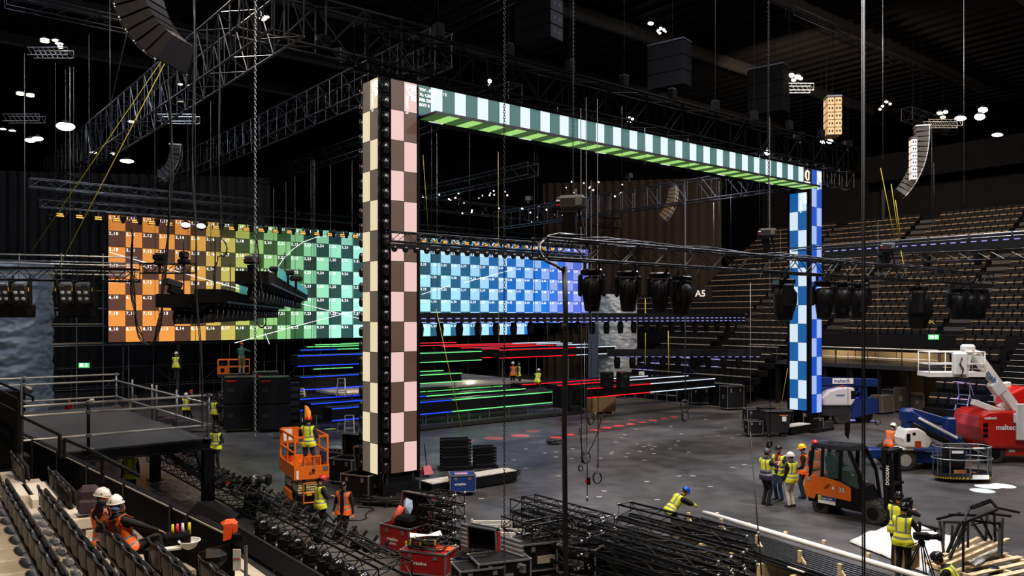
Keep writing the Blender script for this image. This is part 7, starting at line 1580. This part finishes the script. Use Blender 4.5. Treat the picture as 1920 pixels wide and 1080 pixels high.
# video camera on tripod
P = gp(1728, 1105); t = thing('video_camera', 'black shoulder video camera on a heavy black tripod', 'video camera', P, -.1); t.scale = (.8,)*3
MB().rb((.0, 0, 1.48), (.42, .18, .2), .03).obj('body', BLK, t); ln = MB().cyl((.2, 0, 1.47), (.42, 0, 1.47), .075, n=16).obj('lens', BLK, t, True); MB().cyl((.42, 0, 1.47), (.5, 0, 1.47), .09, .12, 16).obj('lens_hood', BLK, ln, True)
rod(t, 'top_handle', (-.12, 0, 1.64), (.3, 0, 1.66), .015, BLK); MB().rb((.36, 0, 1.67), (.05, .07, .12), .01).obj('microphone', BLK, t); MB().rb((-.05, 0, 1.76), (.06, .1, .26), .015).obj('viewfinder', BLK, t); rod(t, 'pan_bar', (-.1, 0, 1.3), (-.45, -.1, 1.2), .012, BLK)
MB().rb((0, 0, 1.3), (.16, .14, .14), .03).obj('fluid_head', BLK, t)
for a in (0.4, 2.5, 4.6):
    for s in (-.03, .03): rod(t, 'leg', (math.cos(a)*.05+s, math.sin(a)*.05, 1.25), (math.cos(a)*.55+s, math.sin(a)*.55, 0), .018, BLK)
t = thing('packing_box', 'brown plywood box standing behind the tripod', 'box', gp(1712, 1072)+V((0, .3, 0)), .2); MB().rb((0, 0, .3), (.45, .35, .6), .02).obj('box', PLY, t); MB().bx(-.1, .1, -.19, -.18, .3, .45).obj('sticker', WPL, t)

# ---------- hanging chains, wires, ropes
def chainline(lab, px, Y, y0, y1, pitch=.065, m=STEEL):
    a, c = at(px, y0, Y), at(px, y1, Y); pitch *= .78; t = thing('hoist_chain', lab, 'chain', c); L = a.z-c.z; n = int(L/pitch); b = MB()
    for k in range(n):
        z = k*pitch; w_ = pitch*.38; h_ = pitch*.72; pts = []
        for q in range(6): an = q*PI/3; x = w_*math.cos(an); zz = h_*math.sin(an); pts.append((x, 0, z+zz) if k % 2 else (0, x, z+zz))
        b.tube(pts, pitch*.13, 4, True)
    b.obj('links', m, t, stuff=True); return t
chainline('bright hoist chain hanging full height left of the portal middle', 945.5, 12.5, -12, 1100, .055, DSTEEL)
chainline('hoist chain running up from the big chain motor', 1074.5, 16.2, -10, 368, .055, DSTEEL)
chainline('hoist chain hanging down in front of the green wall and black cases', 478.5, 15, -10, 815, .07, STEEL)
chainline('hoist chain up from the motor by the right portal tower', 1441, 20.5, -10, 425, .07, DSTEEL)
def wire(lab, pts, Y0, Y1, r, m, nm='steel_wire', cat='wire'):
    a = at(pts[0][0], pts[0][1], Y0); c = at(pts[1][0], pts[1][1], Y1); o = MB().cyl((0, 0, 0), c-a, r, n=6).obj(nm, m, None, True); o.location = a; return tag(o, lab, cat)
wire('thick grey vertical cable crossing the right side from top to bottom', [(1620, -10), (1621, 1090)], 13, 13, .015, DSTEEL, 'power_cable', 'cable'); wire('second strand of the thick grey vertical cable at the right', [(1616, -10), (1617, 1090)], 13.1, 13.1, .01, DSTEEL, 'power_cable', 'cable')
WL = [(46, 100, 490, 30), (104, 118, 400, 30), (131, 125, 480, 28), (138, 125, 500, 28), (123, 130, 490, 28), (167, 65, 640, 30), (206, -5, 255, 20), (290, 75, 600, 26), (352, 160, 500, 24), (366, -5, 640, 20), (411, 140, 500, 26), (395, 190, 480, 28), (513, 350, 640, 30), (536, 340, 640, 30), (553, 330, 640, 30), (583, 300, 640, 31), (587, 300, 700, 31), (590, 300, 720, 31), (620, 310, 700, 31), (660, 300, 640, 30), (809, 180, 620, 33), (880, 190, 645, 33), (819, 250, 560, 34), (1002, 200, 590, 32), (1007, 210, 440, 32), (1045, 200, 240, 32), (1166, 200, 330, 32), (1209, 240, 310, 32), (1290, 260, 330, 32), (1338, 380, 470, 34), (1348, 340, 480, 34), (1370, 365, 470, 34), (1424, 290, 440, 34), (1655, -5, 300, 26), (1807, -5, 380, 26), (1747, 235, 440, 30), (1751, 305, 440, 30), (1463, 430, 820, 22), (1407, 530, 850, 22), (1120, 860, 880, 19), (1062, 800, 1000, 20), (1284, 520, 745, 32), (900, 480, 640, 30), (845, 470, 520, 30), (1026, 500, 640, 30), (1096, 640, 860, 25)]
for i, (x, y0, y1, Y) in enumerate(sorted(WL)):
    wire(f'thin vertical wire hanging from the rig, {ordn(i)} of the wires counted from the left', [(x, y0), (x+.5, y1)], Y, Y, .006 if Y < 28 else .009, (STEEL, DSTEEL, CABLE)[i % 3 if 8 > i or i > 20 else 2])
wire('slanting thin wire at the top left beside the big speaker array', [(253, -5), (206, 200)], 20, 24, .012, STEEL)
wire('black hanging wire slanting down to the pipe pile', [(1407, 810), (1428, 1078)], 18, 16, .014, CABLE)
for lab, a, c, Y, r in (('long yellow rope slanting down across the upper left, right strand', (321, 95), (95, 530), 24, .012), ('long yellow rope slanting down across the upper left, left strand', (316, 95), (60, 470), 24.5, .009), ('yellow rope in front of the right stand, left strand', (1651, 315), (1678, 450), 28, .011), ('yellow rope in front of the right stand, middle strand', (1671, 345), (1686, 450), 28, .011), ('yellow rope in front of the right stand, right strand', (1679, 375), (1689, 450), 28, .011), ('short yellow rope end below the near truss', (1689, 470), (1703, 536), 26, .01), ('yellow strap hanging before the silver wrapped column, left', (1210, 560), (1210, 684), 50, .03), ('yellow strap hanging before the silver wrapped column, right', (1253, 620), (1254, 700), 50, .03), ('yellow rope slanting right of the pink column', (818, 580), (868, 815), 28, .012), ('thin yellow rope inside the portal opening', (934, 285), (935, 640), 34, .014), ('thin yellow rope at the left inside the portal opening', (793, 290), (803, 430), 34, .012), ('yellow rope beside the inner face of the right portal tower', (1477, 690), (1463, 770), 38, .009)):
    wire(lab, [a, c], Y, Y, r, YROPE, 'yellow_rope', 'rope')
loop('yellow rope tangle in front of the lower right seats', [(1725, 590), (1733, 602), (1745, 606), (1738, 598), (1730, 590), (1742, 600), (1752, 608)], 30, .02, YROPE, 1, 'yellow_rope', 'rope')
